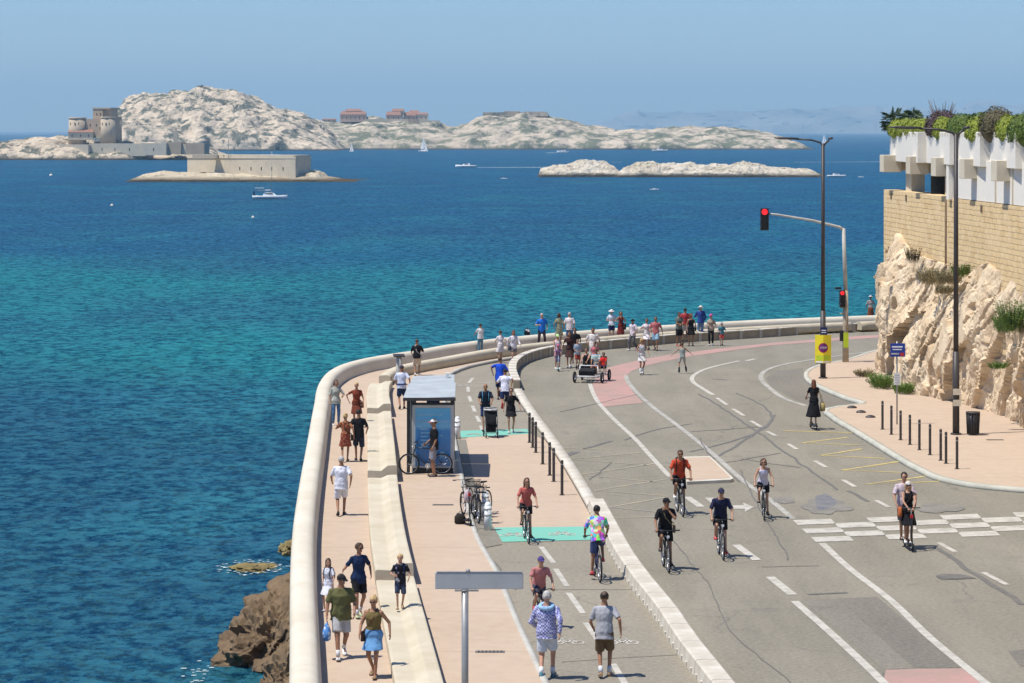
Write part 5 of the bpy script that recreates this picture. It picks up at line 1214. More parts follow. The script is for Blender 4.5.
# ================================================================ people
SK = {k: None for k in 'abc'}
def skinmat(name, c):
    m, nt, p = nodes(name); v = mapping(nt); f, r = noise_fac(nt, v, 9, 4, .6, .35, .65)
    L(nt, mix(nt, f, tuple(q * .9 for q in c), (min(1, c[0] * 1.12), c[1] * 1.04, c[2] * 1.0)), p.inputs['Base Color']); p.inputs['Roughness'].default_value = .55; p.inputs['Specular IOR Level'].default_value = .3
    return m
SK = {'a': skinmat('fair_skin', (.44, .25, .165)), 'b': skinmat('tanned_skin', (.32, .165, .095)), 'c': skinmat('olive_skin', (.24, .125, .075)), 'd': skinmat('dark_skin', (.14, .075, .045))}
M_EYE = mat('eye_white', (.6, .58, .55), .3, bs=0); M_IRIS = mat('eye_dark', (.02, .015, .01), .3, bs=0); M_LIP = mat('lips', (.30, .09, .07), .5, bs=0); M_BROW = mat('brow', (.06, .04, .03), .9, bs=0)
HC = {'black': mat('black_hair', (.018, .014, .012), .5, var=.3, scale=30, bs=.5), 'brown': mat('brown_hair', (.07, .04, .022), .5, var=.3, scale=30, bs=.5), 'blond': mat('blond_hair', (.50, .34, .15), .5, var=.25, scale=30, bs=.5), 'grey': mat('grey_hair', (.42, .40, .37), .6, var=.25, scale=30, bs=.5), 'red': mat('auburn_hair', (.13, .045, .02), .5, var=.3, scale=30, bs=.5)}
M_LENS = mat('sunglass_lens', (.008, .008, .01), .1, 0, .7, bs=0)
QUEUE = []
def ik(a, t, l1, l2, pole):
    d = t - a; ln = d.length; mx = (l1 + l2) * .999
    if ln > mx: t = a + d * (mx / ln); d = t - a; ln = mx
    d = d / ln; k = (l1 * l1 - l2 * l2 + ln * ln) / (2 * ln); h = math.sqrt(max(0, l1 * l1 - k * k))
    p = (pole - d * pole.dot(d)); p = p.normalized() if p.length > 1e-5 else V(0, -1, 0)
    return a + d * k + p * h, t
FEM = [(-.10, .10, .085), (-.05, .155, .11), (.02, .172, .118), (.12, .135, .10), (.20, .118, .09), (.30, .135, .108), (.36, .142, .122), (.44, .150, .10), (.50, .125, .08), (.545, .062, .055), (.62, .048, .05)]
MAL = [(-.10, .10, .085), (-.05, .150, .105), (.03, .162, .115), (.12, .150, .108), (.22, .150, .110), (.32, .168, .118), (.40, .180, .118), (.46, .178, .105), (.51, .145, .085), (.55, .075, .064), (.62, .058, .058)]
def person(px, py, h, rz, pose, look, label, z=0.0, group=None, stride=.3, ph=1, arms=None, at=None, headyaw=0, headpitch=8, fat=1.0, head_s=1.0):
    x, y = at if at else g(px, py, z)
    s = h / 1.75; child = h < 1.45
    root = empty('person', (x, y, z), R(rz), label, 'person', group); root.scale = (s, s, s)
    dist = y; vox = .0145 if dist < 100 else (.019 if dist < 125 else .023)
    sex = look.get('sex', 'm'); T = [(t, a * (fat if t < .5 else 1), b * (1 + (fat - 1) * 1.3 if t < .45 else 1)) for t, a, b in (MAL if sex == 'm' else FEM)]
    shw = .178 if sex == 'm' else .152; shw *= 1 + (fat - 1) * .4
    F_, L_, U_ = V(0, -1, 0), V(1, 0, 0), V(0, 0, 1)
    lean = 0; side = 0; hip = V(0, 0, .915); ank = [V(-.10, 0, .085), V(.10, .02, .085)]; pit = [0, 0]; kp = [F_ + V(-.12, 0, 0), F_ + V(.12, 0, 0)]
    wr = [V(-.25, -.06, .90), V(.25, -.06, .90)]; ep = [V(-.5, .8, -.1), V(.5, .8, -.1)]; grip = [False, False]
    if pose == 'walk':
        hip = V(0, 0, .885); lean = 3; i, j = (0, 1) if ph > 0 else (1, 0)
        ank[i] = V(-.08 if i == 0 else .08, -stride * .95, .09); ank[j] = V(-.08 if j == 0 else .08, stride, .09 + stride * .32); pit = [0, 0]; pit[i] = 12; pit[j] = -32 * stride / .3
        wr[i] = V(-.27 if i == 0 else .27, .16, .90); wr[j] = V(-.25 if j == 0 else .25, -.24, .93)
    elif pose == 'stand': pass
    elif pose == 'wide': ank = [V(-.17, 0, .085), V(.17, -.05, .085)]; hip = V(0, 0, .90)
    elif pose == 'run':
        hip = V(0, -.02, .91); lean = 10; i, j = (0, 1) if ph > 0 else (1, 0)
        ank[i] = V(-.07 if i == 0 else .07, -.10, .09); ank[j] = V(-.08 if j == 0 else .08, .48, .38); pit[j] = -70
        wr[i] = V(-.26 if i == 0 else .26, .10, 1.08); wr[j] = V(-.18 if j == 0 else .18, -.30, 1.22)
    elif pose == 'cycle':
        hip = V(0, .20, 1.04); lean = 24; ank = [V(-.13, .13, .56), V(.13, .06, .21)]; pit = [-5, -12]; wr = [V(-.27, -.25, 1.06), V(.27, -.25, 1.06)]; grip = [True, True]; ep = [V(-.8, .5, -.6), V(.8, .5, -.6)]
        kp = [V(-.10, -1, .1), V(.10, -1, .1)]
    elif pose == 'scooter':
        hip = V(0, .08, 1.055); lean = 4; ank = [V(-.04, .22, .25), V(.05, -.12, .25)]; wr = [V(-.21, -.33, 1.17), V(.21, -.33, 1.17)]; grip = [True, True]; ep = [V(-.9, .3, -.5), V(.9, .3, -.5)]
    elif pose == 'push':
        hip = V(0, .1, .89); lean = 8; ank = [V(-.08, -.2, .09), V(.08, .38, .17)]; pit = [8, -28]; wr = [V(-.20, -.34, 1.05), V(.20, -.34, 1.05)]; grip = [True, True]
    elif pose == 'sit':
        hip = V(0, .0, .10); lean = -4; ank = [V(-.12, -.50, -.34), V(.12, -.46, -.34)]; wr = [V(-.15, -.34, .22), V(.15, -.34, .22)]; kp = [V(-.1, -.6, 1), V(.1, -.6, 1)]
    elif pose == 'skate':
        hip = V(0, .0, .93); lean = 8; ank = [V(-.24, -.05, .17), V(.22, .1, .17)]; wr = [V(-.62, -.08, 1.02), V(.66, -.12, .98)]; ep = [V(-.3, .6, .5), V(.3, .6, .5)]
    rv_ = random.Random(int(px * 13 + py * 7 + h * 100))
    if pose in ('walk', 'stand', 'wide') and not arms:
        for q in (0, 1):
            wr[q] = wr[q] + V(rv_.uniform(-.02, .06) * (-1 if q == 0 else 1), rv_.uniform(-.10, .05), rv_.uniform(0, .05))
        if rv_.random() < .30:
            q = rv_.randint(0, 1); wr[q] = V((-.18 if q == 0 else .18), -.30, 1.12 + rv_.uniform(-.08, .12))
        if not headyaw: headyaw = rv_.uniform(-32, 32)
        hip = hip + V(rv_.uniform(-.02, .02), 0, -rv_.uniform(0, .012)); lean += rv_.uniform(-2, 4)
    if arms:
        for q, nm in ((0, 'r'), (1, 'l')):
            if nm in arms:
                wr[q] = V(*arms[nm]); 
                if nm + 'p' in arms: ep[q] = V(*arms[nm + 'p'])
                grip[q] = arms.get(nm + 'g', False)
    la = R(lean); U = V(0, -math.sin(la), math.cos(la)); FW = V(0, -math.cos(la), -math.sin(la))
    # joints
    hj = [hip + V(-.088, 0, 0), hip + V(.088, 0, 0)]; sh = [hip + U * .475 + V(-shw, 0, 0), hip + U * .475 + V(shw, 0, 0)]
    kn, an, el, wt = [], [], [], []
    for q in (0, 1):
        k, a = ik(hj[q], ank[q], .425, .415, kp[q]); kn.append(k); an.append(a)
        k, a = ik(sh[q], wr[q], .275, .245, ep[q]); el.append(k); wt.append(a)
    nt_ = hip + U * .615
    hy, hp = R(headyaw), R(headpitch if pose != 'cycle' else 4)
    HF = V(math.sin(hy) * math.cos(hp), -math.cos(hy) * math.cos(hp), -math.sin(hp)); HX = U_.cross(HF).normalized() * 1; HX = HF.cross(U_).normalized() * -1; HU = HF.cross(HX) * -1
    if HU.z < 0: HU = -HU
    hc = nt_ + V(0, 0, .085 * head_s) - FW * 0 + HF * .012
    k_ = head_s
    sk = SK[look.get('skin', 'a')]
    def rings_t(mb, T_, grow=0.0, lo=-9, hi=9, gy=None):
        rs = []
        for t, a, b in T_:
            if t < lo or t > hi: continue
            c = hip + U * t + FW * (.012 if .25 < t < .45 and sex == 'f' else 0)
            gr = grow(t) if callable(grow) else grow
            rs.append([c + V(1, 0, 0) * (a + gr) * math.cos(w_) + FW * (b + gr) * math.sin(w_) for w_ in [2 * PI * i / 18 for i in range(18)]])
        mb.rings(rs); return mb
    # ---- body
    b = MB(); rings_t(b, T); gs = .92 if sex == 'f' else 1.0; gs *= 1 + (fat - 1) * .5
    if child: gs *= .9
    for q, sg in ((0, -1), (1, 1)):
        b.cap(hj[q] + V(0, 0, -.01), kn[q], .088 * gs, .056 * gs); b.cap(kn[q], an[q], .054 * gs, .035 * gs)
        cdir = (an[q] - kn[q]); bk = V(0, 1, 0); bk = (bk - cdir.normalized() * bk.dot(cdir.normalized())); bk = bk.normalized() if bk.length > .01 else V(0, 0, -1)
        b.cap(kn[q] + cdir * .18 + bk * .015, kn[q] + cdir * .5 + bk * .012, .05 * gs, .038 * gs)
        b.cap(sh[q] + U * -.005, el[q], .052 * gs, .038 * gs); b.cap(sh[q] + U * .0 - V(sg * .05, 0, 0), sh[q], .055, .053 * gs); b.cap(el[q], wt[q], .039 * gs, .025 * gs)
        # foot inside the shoe
        fd = V(math.sin(R(sg * 6)), -math.cos(R(6)), 0); pr_ = R(pit[q]); fd = V(fd.x, fd.y * math.cos(pr_), math.sin(pr_)); fu = V(0, -math.sin(pr_) * -1, math.cos(pr_)); fu = fd.cross(V(1, 0, 0)).normalized(); fu = fu if fu.z > 0 else -fu
        b.cap(an[q] - fu * .045 - fd * .03, an[q] - fu * .052 + fd * .11, .03, .024)
        # palm
        hd_ = (wt[q] - el[q]).normalized()
        if grip[q]: hd_ = (hd_ + V(0, -.4, -.2)).normalized(); pn = V(0, 0, -1); pn = (pn - hd_ * pn.dot(hd_)).normalized()
        else:
            pn = V(-sg, 0, 0); pn = (pn - hd_ * pn.dot(hd_)).normalized()
        ln_ = hd_.cross(pn).normalized()
        if grip[q]:
            if ln_.x * sg > 0: ln_ = -ln_
        elif ln_.y > 0: ln_ = -ln_
        look.setdefault('_h', {})[q] = (wt[q], hd_, pn, ln_)
        for o_ in (-.020, 0, .020): b.cap(wt[q] + hd_ * .005 + ln_ * o_ * .5, wt[q] + hd_ * .07 + ln_ * o_ * 1.15, .016, .014)
    b.cap(nt_ - U * .07, hc - HU * .05, .055 if sex == 'm' else .046, .052 if sex == 'm' else .045)
    AX = (HX, HF, HU)
    b.ell(hc + HU * .022 * k_ - HF * .008 * k_, (.076 * k_, .096 * k_, .098 * k_), AX, 16, 12); b.ell(hc - HU * .042 * k_ + HF * .022 * k_, (.056 * k_, .064 * k_, .068 * k_), AX, 14, 10)
    b.cap(hc + HF * .088 * k_ + HU * .012 * k_, hc + HF * .108 * k_ - HU * .018 * k_, .010 * k_, .016 * k_, 8)
    for sg in (-1, 1): b.ell(hc + HX * .078 * k_ * sg - HU * .002, (.011, .018, .03), AX, 8, 6)
    ob = b.build('body', sk, root)
    md = ob.modifiers.new('r', 'REMESH'); md.mode = 'VOXEL'; md.voxel_size = vox * (1 / max(s, .7)) * .9; md.use_smooth_shade = True; md = ob.modifiers.new('s', 'SMOOTH'); md.factor = .5; md.iterations = 3
    hands = look.pop('_h')
    def extras(bm, hands=hands, hc=hc, HF=HF, HX=HX, HU=HU, k_=k_, grip=list(grip)):
        e = MB(); e.bm.free(); e.bm = bm; e.mi = 0
        for q in (0, 1):
            w_, d, pn, ln_ = hands[q]; cu = 1.25 if grip[q] else .35
            for o_, fl in ((.030, .066), (.011, .076), (-.009, .070), (-.028, .055)):
                p0 = w_ + d * .062 + ln_ * o_; a1, a2 = cu * .55, cu * 1.5
                p1 = p0 + (d * math.cos(a1) + pn * math.sin(a1)) * fl * .55; p2 = p1 + (d * math.cos(a2) + pn * math.sin(a2)) * fl * .5
                e.pipe([p0 - d * .01, p1, p2], [.0095, .0085, .0065], 6)
            t0 = w_ + d * .018 + ln_ * .022; t1 = t0 + (d * .6 + ln_ * .7 + pn * .2).normalized() * .04; t2 = t1 + (d * .9 + pn * .45).normalized() * .03
            e.pipe([t0, t1, t2], [.012, .0105, .008], 6)
        ff = .089 * k_
        for sg in (-1, 1):
            e.mi = 1; e.ell(hc + HF * (ff - .012 * k_) + HX * .031 * sg * k_ + HU * .014 * k_, (.014 * k_, .010 * k_, .008 * k_), (HX, HF, HU), 8, 5)
            e.mi = 2; e.ell(hc + HF * (ff - .003 * k_) + HX * .031 * sg * k_ + HU * .014 * k_, (.006 * k_, .004 * k_, .006 * k_), (HX, HF, HU), 7, 4)
            e.mi = 4; e.cap(hc + HF * (ff - .005 * k_) + HX * .018 * sg * k_ + HU * .034 * k_, hc + HF * (ff - .014 * k_) + HX * .048 * sg * k_ + HU * .034 * k_, .005 * k_, .004 * k_, 6)
        e.mi = 3; e.cap(hc + HF * (ff - .008 * k_) - HX * .022 * k_ - HU * .044 * k_, hc + HF * (ff - .008 * k_) + HX * .022 * k_ - HU * .044 * k_, .0065 * k_, .0065 * k_, 6)
    for m_ in (M_EYE, M_IRIS, M_LIP, M_BROW): ob.data.materials.append(m_)
    QUEUE.append((ob, extras))
    def cl(mb, name, m, it=2, vf=1.0):
        o = mb.build(name, m, root); md = o.modifiers.new('r', 'REMESH'); md.mode = 'VOXEL'; md.voxel_size = vox * 1.05 * vf / max(s, .7); md.use_smooth_shade = True
        md = o.modifiers.new('s', 'SMOOTH'); md.factor = .5; md.iterations = it; QUEUE.append((o, None)); return o
    # ---- clothes
    top = look.get('top'); bot = look.get('bottom')
    if top:
        m_, sl = top[0], top[1]; hem = top[2] if len(top) > 2 else -.06
        if bot and bot[0] in ('skirt', 'dress'): hem = .09
        mb = MB(); lo_ = hem; TT = [(t, a, b_) for t, a, b_ in T if t >= lo_ + .02 and t <= (.53 if sl >= .4 else .47)]
        t0 = TT[0]; TT = [(lo_, max(t0[1], .15 if sex == 'f' else .158 * fat) + .012, t0[2] + .014)] + TT
        if sl >= .4: TT.append((.545, .082, .07))
        else: TT.append((.50, .09, .085))
        rings_t(mb, TT, lambda t: .012 + (.013 if t < .15 else 0) if sl >= .4 else .009)
        for q, sg in ((0, -1), (1, 1)):
            if sl < .4:
                mb.pipe([sh[q] + U * .045 - V(sg * .06, 0, 0) + FW * -.05, sh[q] + U * .058 - V(sg * .06, 0, 0), sh[q] + U * -.03 - V(sg * .06, 0, 0) + FW * .095], .022, 6); continue
            mb.cap(sh[q] + U * .008 - V(sg * .06, 0, 0), sh[q], .064, .064 * gs)
            if sl < .9:
                e = sh[q].lerp(el[q], min(1, sl * 1.5)); mb.cap(sh[q], sh[q].lerp(e, .4), .061 * gs, .056 * gs); mb.tube(sh[q], e, .056 * gs, .060 * gs, 14)
            else:
                mb.cap(sh[q], el[q], .066 * gs, .052 * gs); mb.cap(el[q], el[q].lerp(wt[q], .3), .052, .048); mb.tube(el[q], el[q].lerp(wt[q], .97), .052, .038, 12)
        if look.get('hood'):
            mb2 = MB(); c_ = hip + U * .55 - FW * .05; mb2.rings([[c_ + V(1, 0, 0) * (.10 + r_ * math.cos(b2)) * math.cos(w_) * 1.25 + FW * (.10 + r_ * math.cos(b2)) * math.sin(w_) + U * (r_ * math.sin(b2) * 1.2 - .01 - .04 * math.sin(w_) * -1) for b2 in [2 * PI * j / 8 for j in range(8)]] for r_, w_ in [(.034, 2 * PI * i / 18) for i in range(19)]], caps=False)
            mb2.build('hood', look['hood'], root)
        cl(mb, look.get('topname', 'shirt'), m_)
    if bot:
        kind, m_, ln2 = bot; mb = MB()
        if kind in ('shorts', 'trousers'):
            TT = [(t, a, b_) for t, a, b_ in T if -.11 <= t <= .08]; rings_t(mb, TT, .014)
            for q in (0, 1):
                if kind == 'shorts':
                    e = hj[q].lerp(kn[q], ln2); mb.cap(hj[q], hj[q].lerp(e, .3), .10 * gs, .096 * gs); mb.tube(hj[q] + V(0, 0, .01), e, .099 * gs, .088 * gs + .004, 16)
                else:
                    mb.cap(hj[q], kn[q], .104 * gs, .074 * gs); mb.cap(kn[q], kn[q].lerp(an[q], .4), .073 * gs, .066 * gs); mb.tube(kn[q], kn[q].lerp(an[q], .96), .072 * gs, .056 * gs, 14)
        else:
            kc = (kn[0] + kn[1]) / 2; hcn = hip; spread = abs(kn[0].y - kn[1].y) / 2
            rs = []; n_ = 6
            TT = [(t, a, b_) for t, a, b_ in T if -.05 <= t <= .14]
            for t, a, b_ in reversed(TT):
                c = hip + U * t; rs.append([c + V(a + .016, 0, 0) * math.cos(w_) + V(0, -(b_ + .016), 0) * math.sin(w_) for w_ in [2 * PI * i / 20 for i in range(20)]])
            fl_ = look.get('flare', .05)
            if ln2 <= 1: endc = hcn.lerp(kc, ln2)
            else:
                ac = (an[0] + an[1]) / 2; endc = kc.lerp(ac, ln2 - 1)
            for i in range(1, n_ + 1):
                t = i / n_; c = (hip + U * -.05).lerp(endc, t)
                rs.append([c + V(.175 + fl_ * t, 0, 0) * math.cos(w_) * (1 + .05 * t * math.sin(w_ * 5)) + V(0, -(.128 + (spread * .9 + fl_) * t), 0) * math.sin(w_) * (1 + .05 * t * math.sin(w_ * 5 + 1)) for w_ in [2 * PI * k / 20 for k in range(20)]])
            mb.rings(rs)
        cl(mb, {'shorts': 'shorts', 'trousers': 'trousers', 'skirt': 'skirt', 'dress': 'skirt'}[kind], m_)
    sm_ = look.get('shoes', M_WP)
    for q, sg in ((0, -1), (1, 1)):
        pr_ = R(pit[q]); fd = V(sg * .1, -math.cos(pr_), math.sin(pr_)).normalized(); sx_ = V(1, 0, 0); sx_ = (sx_ - fd * sx_.dot(fd)).normalized(); fu = sx_.cross(fd); fu = fu if fu.z > 0 else -fu
        c = an[q]; mb = MB(); rs = []
        for a, w_, hi_ in ((-.075, .025, .045), (-.06, .036, .075), (-.01, .040, .085), (.04, .043, .062), (.10, .050, .045), (.15, .046, .036), (.185, .026, .026)):
            o = c + fd * a - fu * .088; rs.append([o + sx_ * w_, o + sx_ * w_ + fu * hi_ * .4, o + sx_ * w_ * .6 + fu * hi_, o - sx_ * w_ * .6 + fu * hi_, o - sx_ * w_ + fu * hi_ * .4, o - sx_ * w_])
        mb.rings(rs); so_ = mb.build('shoe', sm_, root)
        if look.get('skates'):
            wq = MB()
            for a in (-.07, .0, .07, .14): o = c + fd * a - fu * .125; wq.tube(o - sx_ * .012, o + sx_ * .012, .036, n=10)
            wq.build('skate_wheels', M_BLACK, so_); MB().cap(c - fu * .02, c + (kn[q] - c) * .32, .06, .06).build('boot', sm_, so_)
        if look.get('socks'): MB().tube(c - fu * .02, c.lerp(kn[q], .28), .044, .046, 10).build('sock', look['socks'], root)
    # ---- hair and hats
    hs, hcl = look.get('hair', ('short', 'brown')); hm = HC[hcl]
    if hs != 'bald':
        mb = MB(); mb.ell(hc + HU * .034 * k_ - HF * .022 * k_, (.086 * k_, .098 * k_, .100 * k_), AX, 16, 10, zmin=-.55)
        if hs == 'long': 
            mb.cap(hc - HF * .06 * k_ + HU * .0, hc - HF * .085 - HU * .20 * k_, .075 * k_, .05 * k_)
            for sg in (-1, 1): mb.cap(hc + HX * .068 * sg * k_ - HF * .02, hc + HX * .075 * sg - HU * .16 * k_ - HF * .03, .032, .024)
        if hs == 'bob':
            for sg in (-1, 0, 1): mb.cap(hc + HX * .055 * sg * k_ - HF * .045 * k_ + HU * .02, hc + HX * .072 * sg * k_ - HU * .07 * k_ - HF * .045 * k_, .05 * k_, .04 * k_)
        if hs == 'pony': mb.cap(hc - HF * .11 * k_ + HU * .06, hc - HF * .15 * k_ - HU * .12, .036 * k_, .016)
        if hs == 'bun': mb.ell(hc - HF * .09 * k_ + HU * .10 * k_, (.045, .045, .042), AX, 10, 8)
        if hs == 'curly':
            rnd_ = random.Random(int(abs(px) * 7))
            for _ in range(26):
                d_ = (HX * rnd_.gauss(0, 1) + HU * abs(rnd_.gauss(.3, 1)) - HF * rnd_.uniform(-.2, 1)).normalized(); mb.ell(hc + HU * .02 + d_ * .085 * k_, (.03, .03, .03), None, 6, 5)
        cl(mb, 'hair', hm, 2, .9)
    ht = look.get('hat')
    if ht:
        kind, m_ = ht; mb = MB(); cc = hc + HU * .030 * k_ - HF * .010 * k_
        if kind in ('cap', 'backcap'):
            mb.ell(cc, (.090 * k_, .110 * k_, .098 * k_), AX, 18, 8, zmin=.12); o = mb.build('cap', m_, root); sgn = 1 if kind == 'cap' else -1
            br = MB(); br.rings([[cc + HX * w_ * k_ + HF * sgn * f_ * k_ + HU * (u_ + dz) * k_ for w_, f_, u_ in ((-.07, .07, .018), (-.055, .15, .008), (0, .175, .004), (.055, .15, .008), (.07, .07, .018))] for dz in (0, .008)], True); br.build('brim', look.get('brim', m_), o)
        elif kind == 'sun':
            mb.ell(cc + HU * .01, (.092 * k_, .108 * k_, .098 * k_), AX, 18, 8, zmin=.1); mb.rings([[cc + HU * (.022 + dz - .02 * (r_ > .12)) * k_ + (HX * math.cos(a) * r_ + HF * math.sin(a) * r_ * 1.1) * k_ for a in [2 * PI * i / 20 for i in range(20)]] for r_, dz in ((.08, 0), (.165, 0), (.165, .008), (.08, .012))]); mb.build('sun_hat', m_, root)
        elif kind == 'helmet':
            mb.ell(cc + HU * .005, (.105 * k_, .135 * k_, .115 * k_), AX, 18, 8, zmin=.15); o = mb.build('helmet', m_, root)
            for q in (-.05, 0, .05): MB().pipe([cc + HX * q + HF * .13 * k_ * math.cos(a) + HU * (.005 + .122 * math.sin(a)) * k_ for a in [R(20), R(55), R(90), R(125), R(160)]], .006, 4).build('vent', M_BLACK, o)
    if look.get('glasses'):
        mb = MB()
        for sg in (-1, 1): mb.ell(hc + HF * .090 * k_ + HX * .032 * sg * k_ + HU * .014 * k_, (.026 * k_, .008, .015 * k_), AX, 10, 6); mb.tube(hc + HF * .085 * k_ + HX * .058 * sg * k_ + HU * .018, hc - HF * .0 + HX * .080 * sg * k_ + HU * .014, .003, n=4)
        mb.tube(hc + HF * .096 * k_ - HX * .01 + HU * .018, hc + HF * .096 * k_ + HX * .01 + HU * .018, .003, n=4); mb.build('sunglasses', M_LENS, root)
    root['_j'] = 0; del root['_j']
    J = dict(root=root, s=s, sh=sh, el=el, wt=wt, hip=hip, U=U, FW=FW, hc=hc, T=T, M=Matrix.Translation(V(x, y, z)) @ Matrix.Rotation(R(rz), 4, 'Z') @ Matrix.Scale(s, 4), rz=rz)
    return J
def worldbag(J, mb, name, m, label, cat, extra=()):
    """something carried: built in the carrier's frame, but an object of its own"""
    o = mb.build(name, m); o.matrix_world = J['M']; tag(o, label, cat)
    for nm, mb2, m2 in extra: mb2.build(nm, m2, o)
    return o
def backpack(J, m, label, front=False, size=1.0):
    c = J['hip'] + J['U'] * .32 - J['FW'] * (.19 + .02 * size); mb = MB(); U, FW, X = J['U'], J['FW'], V(1, 0, 0); rs = []
    for t, w_, d in ((-.20, .10, .05), (-.17, .14, .085), (0, .15, .10), (.14, .135, .085), (.20, .08, .04)):
        cc = c + U * t * size; rs.append([cc + X * w_ * size * math.cos(a) * (1 if abs(math.cos(a)) < .8 else .9) + FW * d * size * math.sin(a) for a in [2 * PI * i / 14 for i in range(14)]])
    mb.rings(rs); pk = MB(); pk.box(c - FW * .10 * size - U * .06, (.2 * size, .05, .18 * size)); st_ = MB()
    for sg in (-1, 1):
        s_ = J['hip'] + U * .47 + X * sg * .11; st_.pipe([c + U * .15 + X * sg * .08, s_ + U * .085 - FW * .04, s_ + U * .075 + FW * .05, s_ - U * .1 + FW * .15, s_ - U * .25 + FW * .10, c - U * .15 + X * sg * .13], .016, 5)
    return worldbag(J, mb, 'backpack', m, label, 'backpack', (('pocket', pk, m), ('strap', st_, look_strap.get(label, m))))
look_strap = {}
def crossbag(J, m, label, side=1, size=1.0, strapm=None):
    X = V(1, 0, 0); c = J['hip'] + X * side * .23 + J['U'] * -.02 + J['FW'] * .03; mb = MB(); rs = []
    for t, w_ in ((-.11, .05), (-.09, .085), (.06, .08), (.09, .06)): rs.append([c + J['FW'] * w_ * size * 1.4 * math.cos(a) + X * .045 * size * math.sin(a) + V(0, 0, t * size) for a in [2 * PI * i / 12 for i in range(12)]])
    mb.rings(rs); st_ = MB(); sh_l = J['sh'][0 if side > 0 else 1]; p = sh_l + V(side * .09, 0, 0) + J['U'] * .075
    st_.pipe([c + V(0, 0, .08) + J['FW'] * .08, J['hip'] + J['U'] * .16 + J['FW'] * .15 + X * side * .15, J['hip'] + J['U'] * .38 + J['FW'] * .165 - X * side * .03, p + J['FW'] * .03, p - J['FW'] * .07, J['hip'] + J['U'] * .25 - J['FW'] * .15, c + V(0, 0, .08) - J['FW'] * .08], .012, 5)
    return worldbag(J, mb, 'shoulder_bag', m, label, 'bag', (('strap', st_, strapm or m),))
def handbag(J, q, m, label, size=1.0, name='shopping_bag', cat='bag'):
    w_ = J['wt'][q] + V(0, 0, -.10); mb = MB(); rs = []
    for t, a_ in ((-.36, .06), (-.33, .12), (-.18, .13), (-.08, .07), (-.02, .02)): rs.append([w_ + V(math.cos(a) * a_ * size * .6, math.sin(a) * a_ * size, t * size) for a in [2 * PI * i / 12 for i in range(12)]])
    mb.rings(rs); hl = MB(); hl.pipe([w_ + V(0, -.03, -.06), w_ + V(0, -.012, .02), w_ + V(0, .012, .02), w_ + V(0, .03, -.06)], .006, 5)
    return worldbag(J, mb, name, m, label, cat, (('handle', hl, m),))
def finish_people():
    dg = bpy.context.evaluated_depsgraph_get(); dg.update()
    res = [(o, ex, bpy.data.meshes.new_from_object(o.evaluated_get(dg))) for o, ex in QUEUE]
    for o, ex, me in res:
        old = o.data; o.modifiers.clear(); o.data = me; me.name = o.name
        nm = o.name.split('.')[0]
        if nm in ('shirt', 'shorts', 'trousers', 'skirt', 'jacket', 'hair'):
            sd = V(*(o.parent.location * .37)); fq = 24 if nm == 'hair' else 8
            am = .010 if nm == 'hair' else .011
            nn = [v.normal.copy() for v in me.vertices]
            for v, n_ in zip(me.vertices, nn):
                c = v.co; k = noise.noise(V(c.x * fq, c.y * fq, c.z * fq * (.5 if nm in ('skirt', 'trousers', 'shorts') else .9)) + sd) + .5 * noise.noise(V(c.x * 17, c.y * 17, c.z * 13) + sd)
                v.co = c + n_ * (k * am)
        if ex:
            bm = bmesh.new(); bm.from_mesh(me); ex(bm)
            for f in bm.faces: f.smooth = True
            bm.to_mesh(me); bm.free()
            while len(me.materials) < len(old.materials): me.materials.append(old.materials[len(me.materials)])
        bpy.data.meshes.remove(old)
# ================================================================ who is where
C_ = cloth
black, navy, white = (.012, .012, .014), (.018, .028, .085), (.72, .72, .72)
khaki, grey, lgrey, denim, ldenim = (.26, .20, .13), (.16, .16, .17), (.42, .42, .44), (.05, .08, .16), (.28, .40, .55)
W_SH = M_WP; B_SH = mat('dark_shoe', (.02, .02, .022), .6, bs=0); T_SH = mat('tan_shoe', (.28, .18, .10), .7, bs=0); R_SH = mat('red_shoe', (.45, .04, .05), .6, bs=0); WS = C_((.65, .65, .65))
# --- near promenade
J = person(341, 658, 1.80, 8, 'walk', dict(top=(C_((.12, .115, .045)), .55, -.10), bottom=('shorts', C_((.44, .43, .42)), .85), shoes=W_SH, socks=WS, hat=('cap', C_((.02, .02, .025))), hair=('short', 'brown'), skin='b'), 'man in olive T-shirt and dark cap walking towards us beside the parapet', z=PZ, fat=1.22, headyaw=35, headpitch=15, arms=dict(r=(-.30, -.16, .88)))
handbag(J, 0, C_((.10, .25, .55), 'print', (.55, .6, .65), 12), 'blue and white carrier bag hanging from the hand of the man in olive', 1.1)
J = person(374, 677, 1.68, -12, 'walk', dict(sex='f', top=(C_((.15, .11, .04)), .1, -.02), bottom=('skirt', C_((.12, .27, .48)), .72), shoes=T_SH, hair=('bun', 'blond'), glasses=True, skin='b'), 'blonde woman in olive tank top and denim skirt walking towards us', z=PZ, ph=-1, fat=1.15, stride=.22, arms=dict(l=(.36, -.05, .93)))
crossbag(J, C_((.10, .05, .03)), 'brown shoulder bag worn across by the blonde woman in the denim skirt', -1)
person(358.5, 617, 1.72, 20, 'walk', dict(sex='f', top=(C_((.012, .025, .07)), .5, -.10), bottom=('shorts', C_(black), .8), shoes=mat('lime_shoe', (.45, .5, .3), .6, bs=0), socks=WS, hair=('curly', 'brown'), glasses=True, skin='b'), 'woman in navy top and black shorts holding her arm out beside the olive shirted man', z=PZ, headyaw=20, stride=.16, arms=dict(r=(-.42, -.18, 1.12), rp=(-.5, .4, -.8), l=(.27, -.1, .98)))
J = person(329, 611, 1.22, -25, 'walk', dict(sex='f', top=(C_((.62, .62, .68)), .5, -.14), bottom=('skirt', C_((.62, .62, .68)), .8), shoes=W_SH, hair=('long', 'brown'), skin='a'), 'little girl in white with a dark backpack walking close to the parapet', z=PZ, stride=.16, head_s=1.12, headyaw=30)
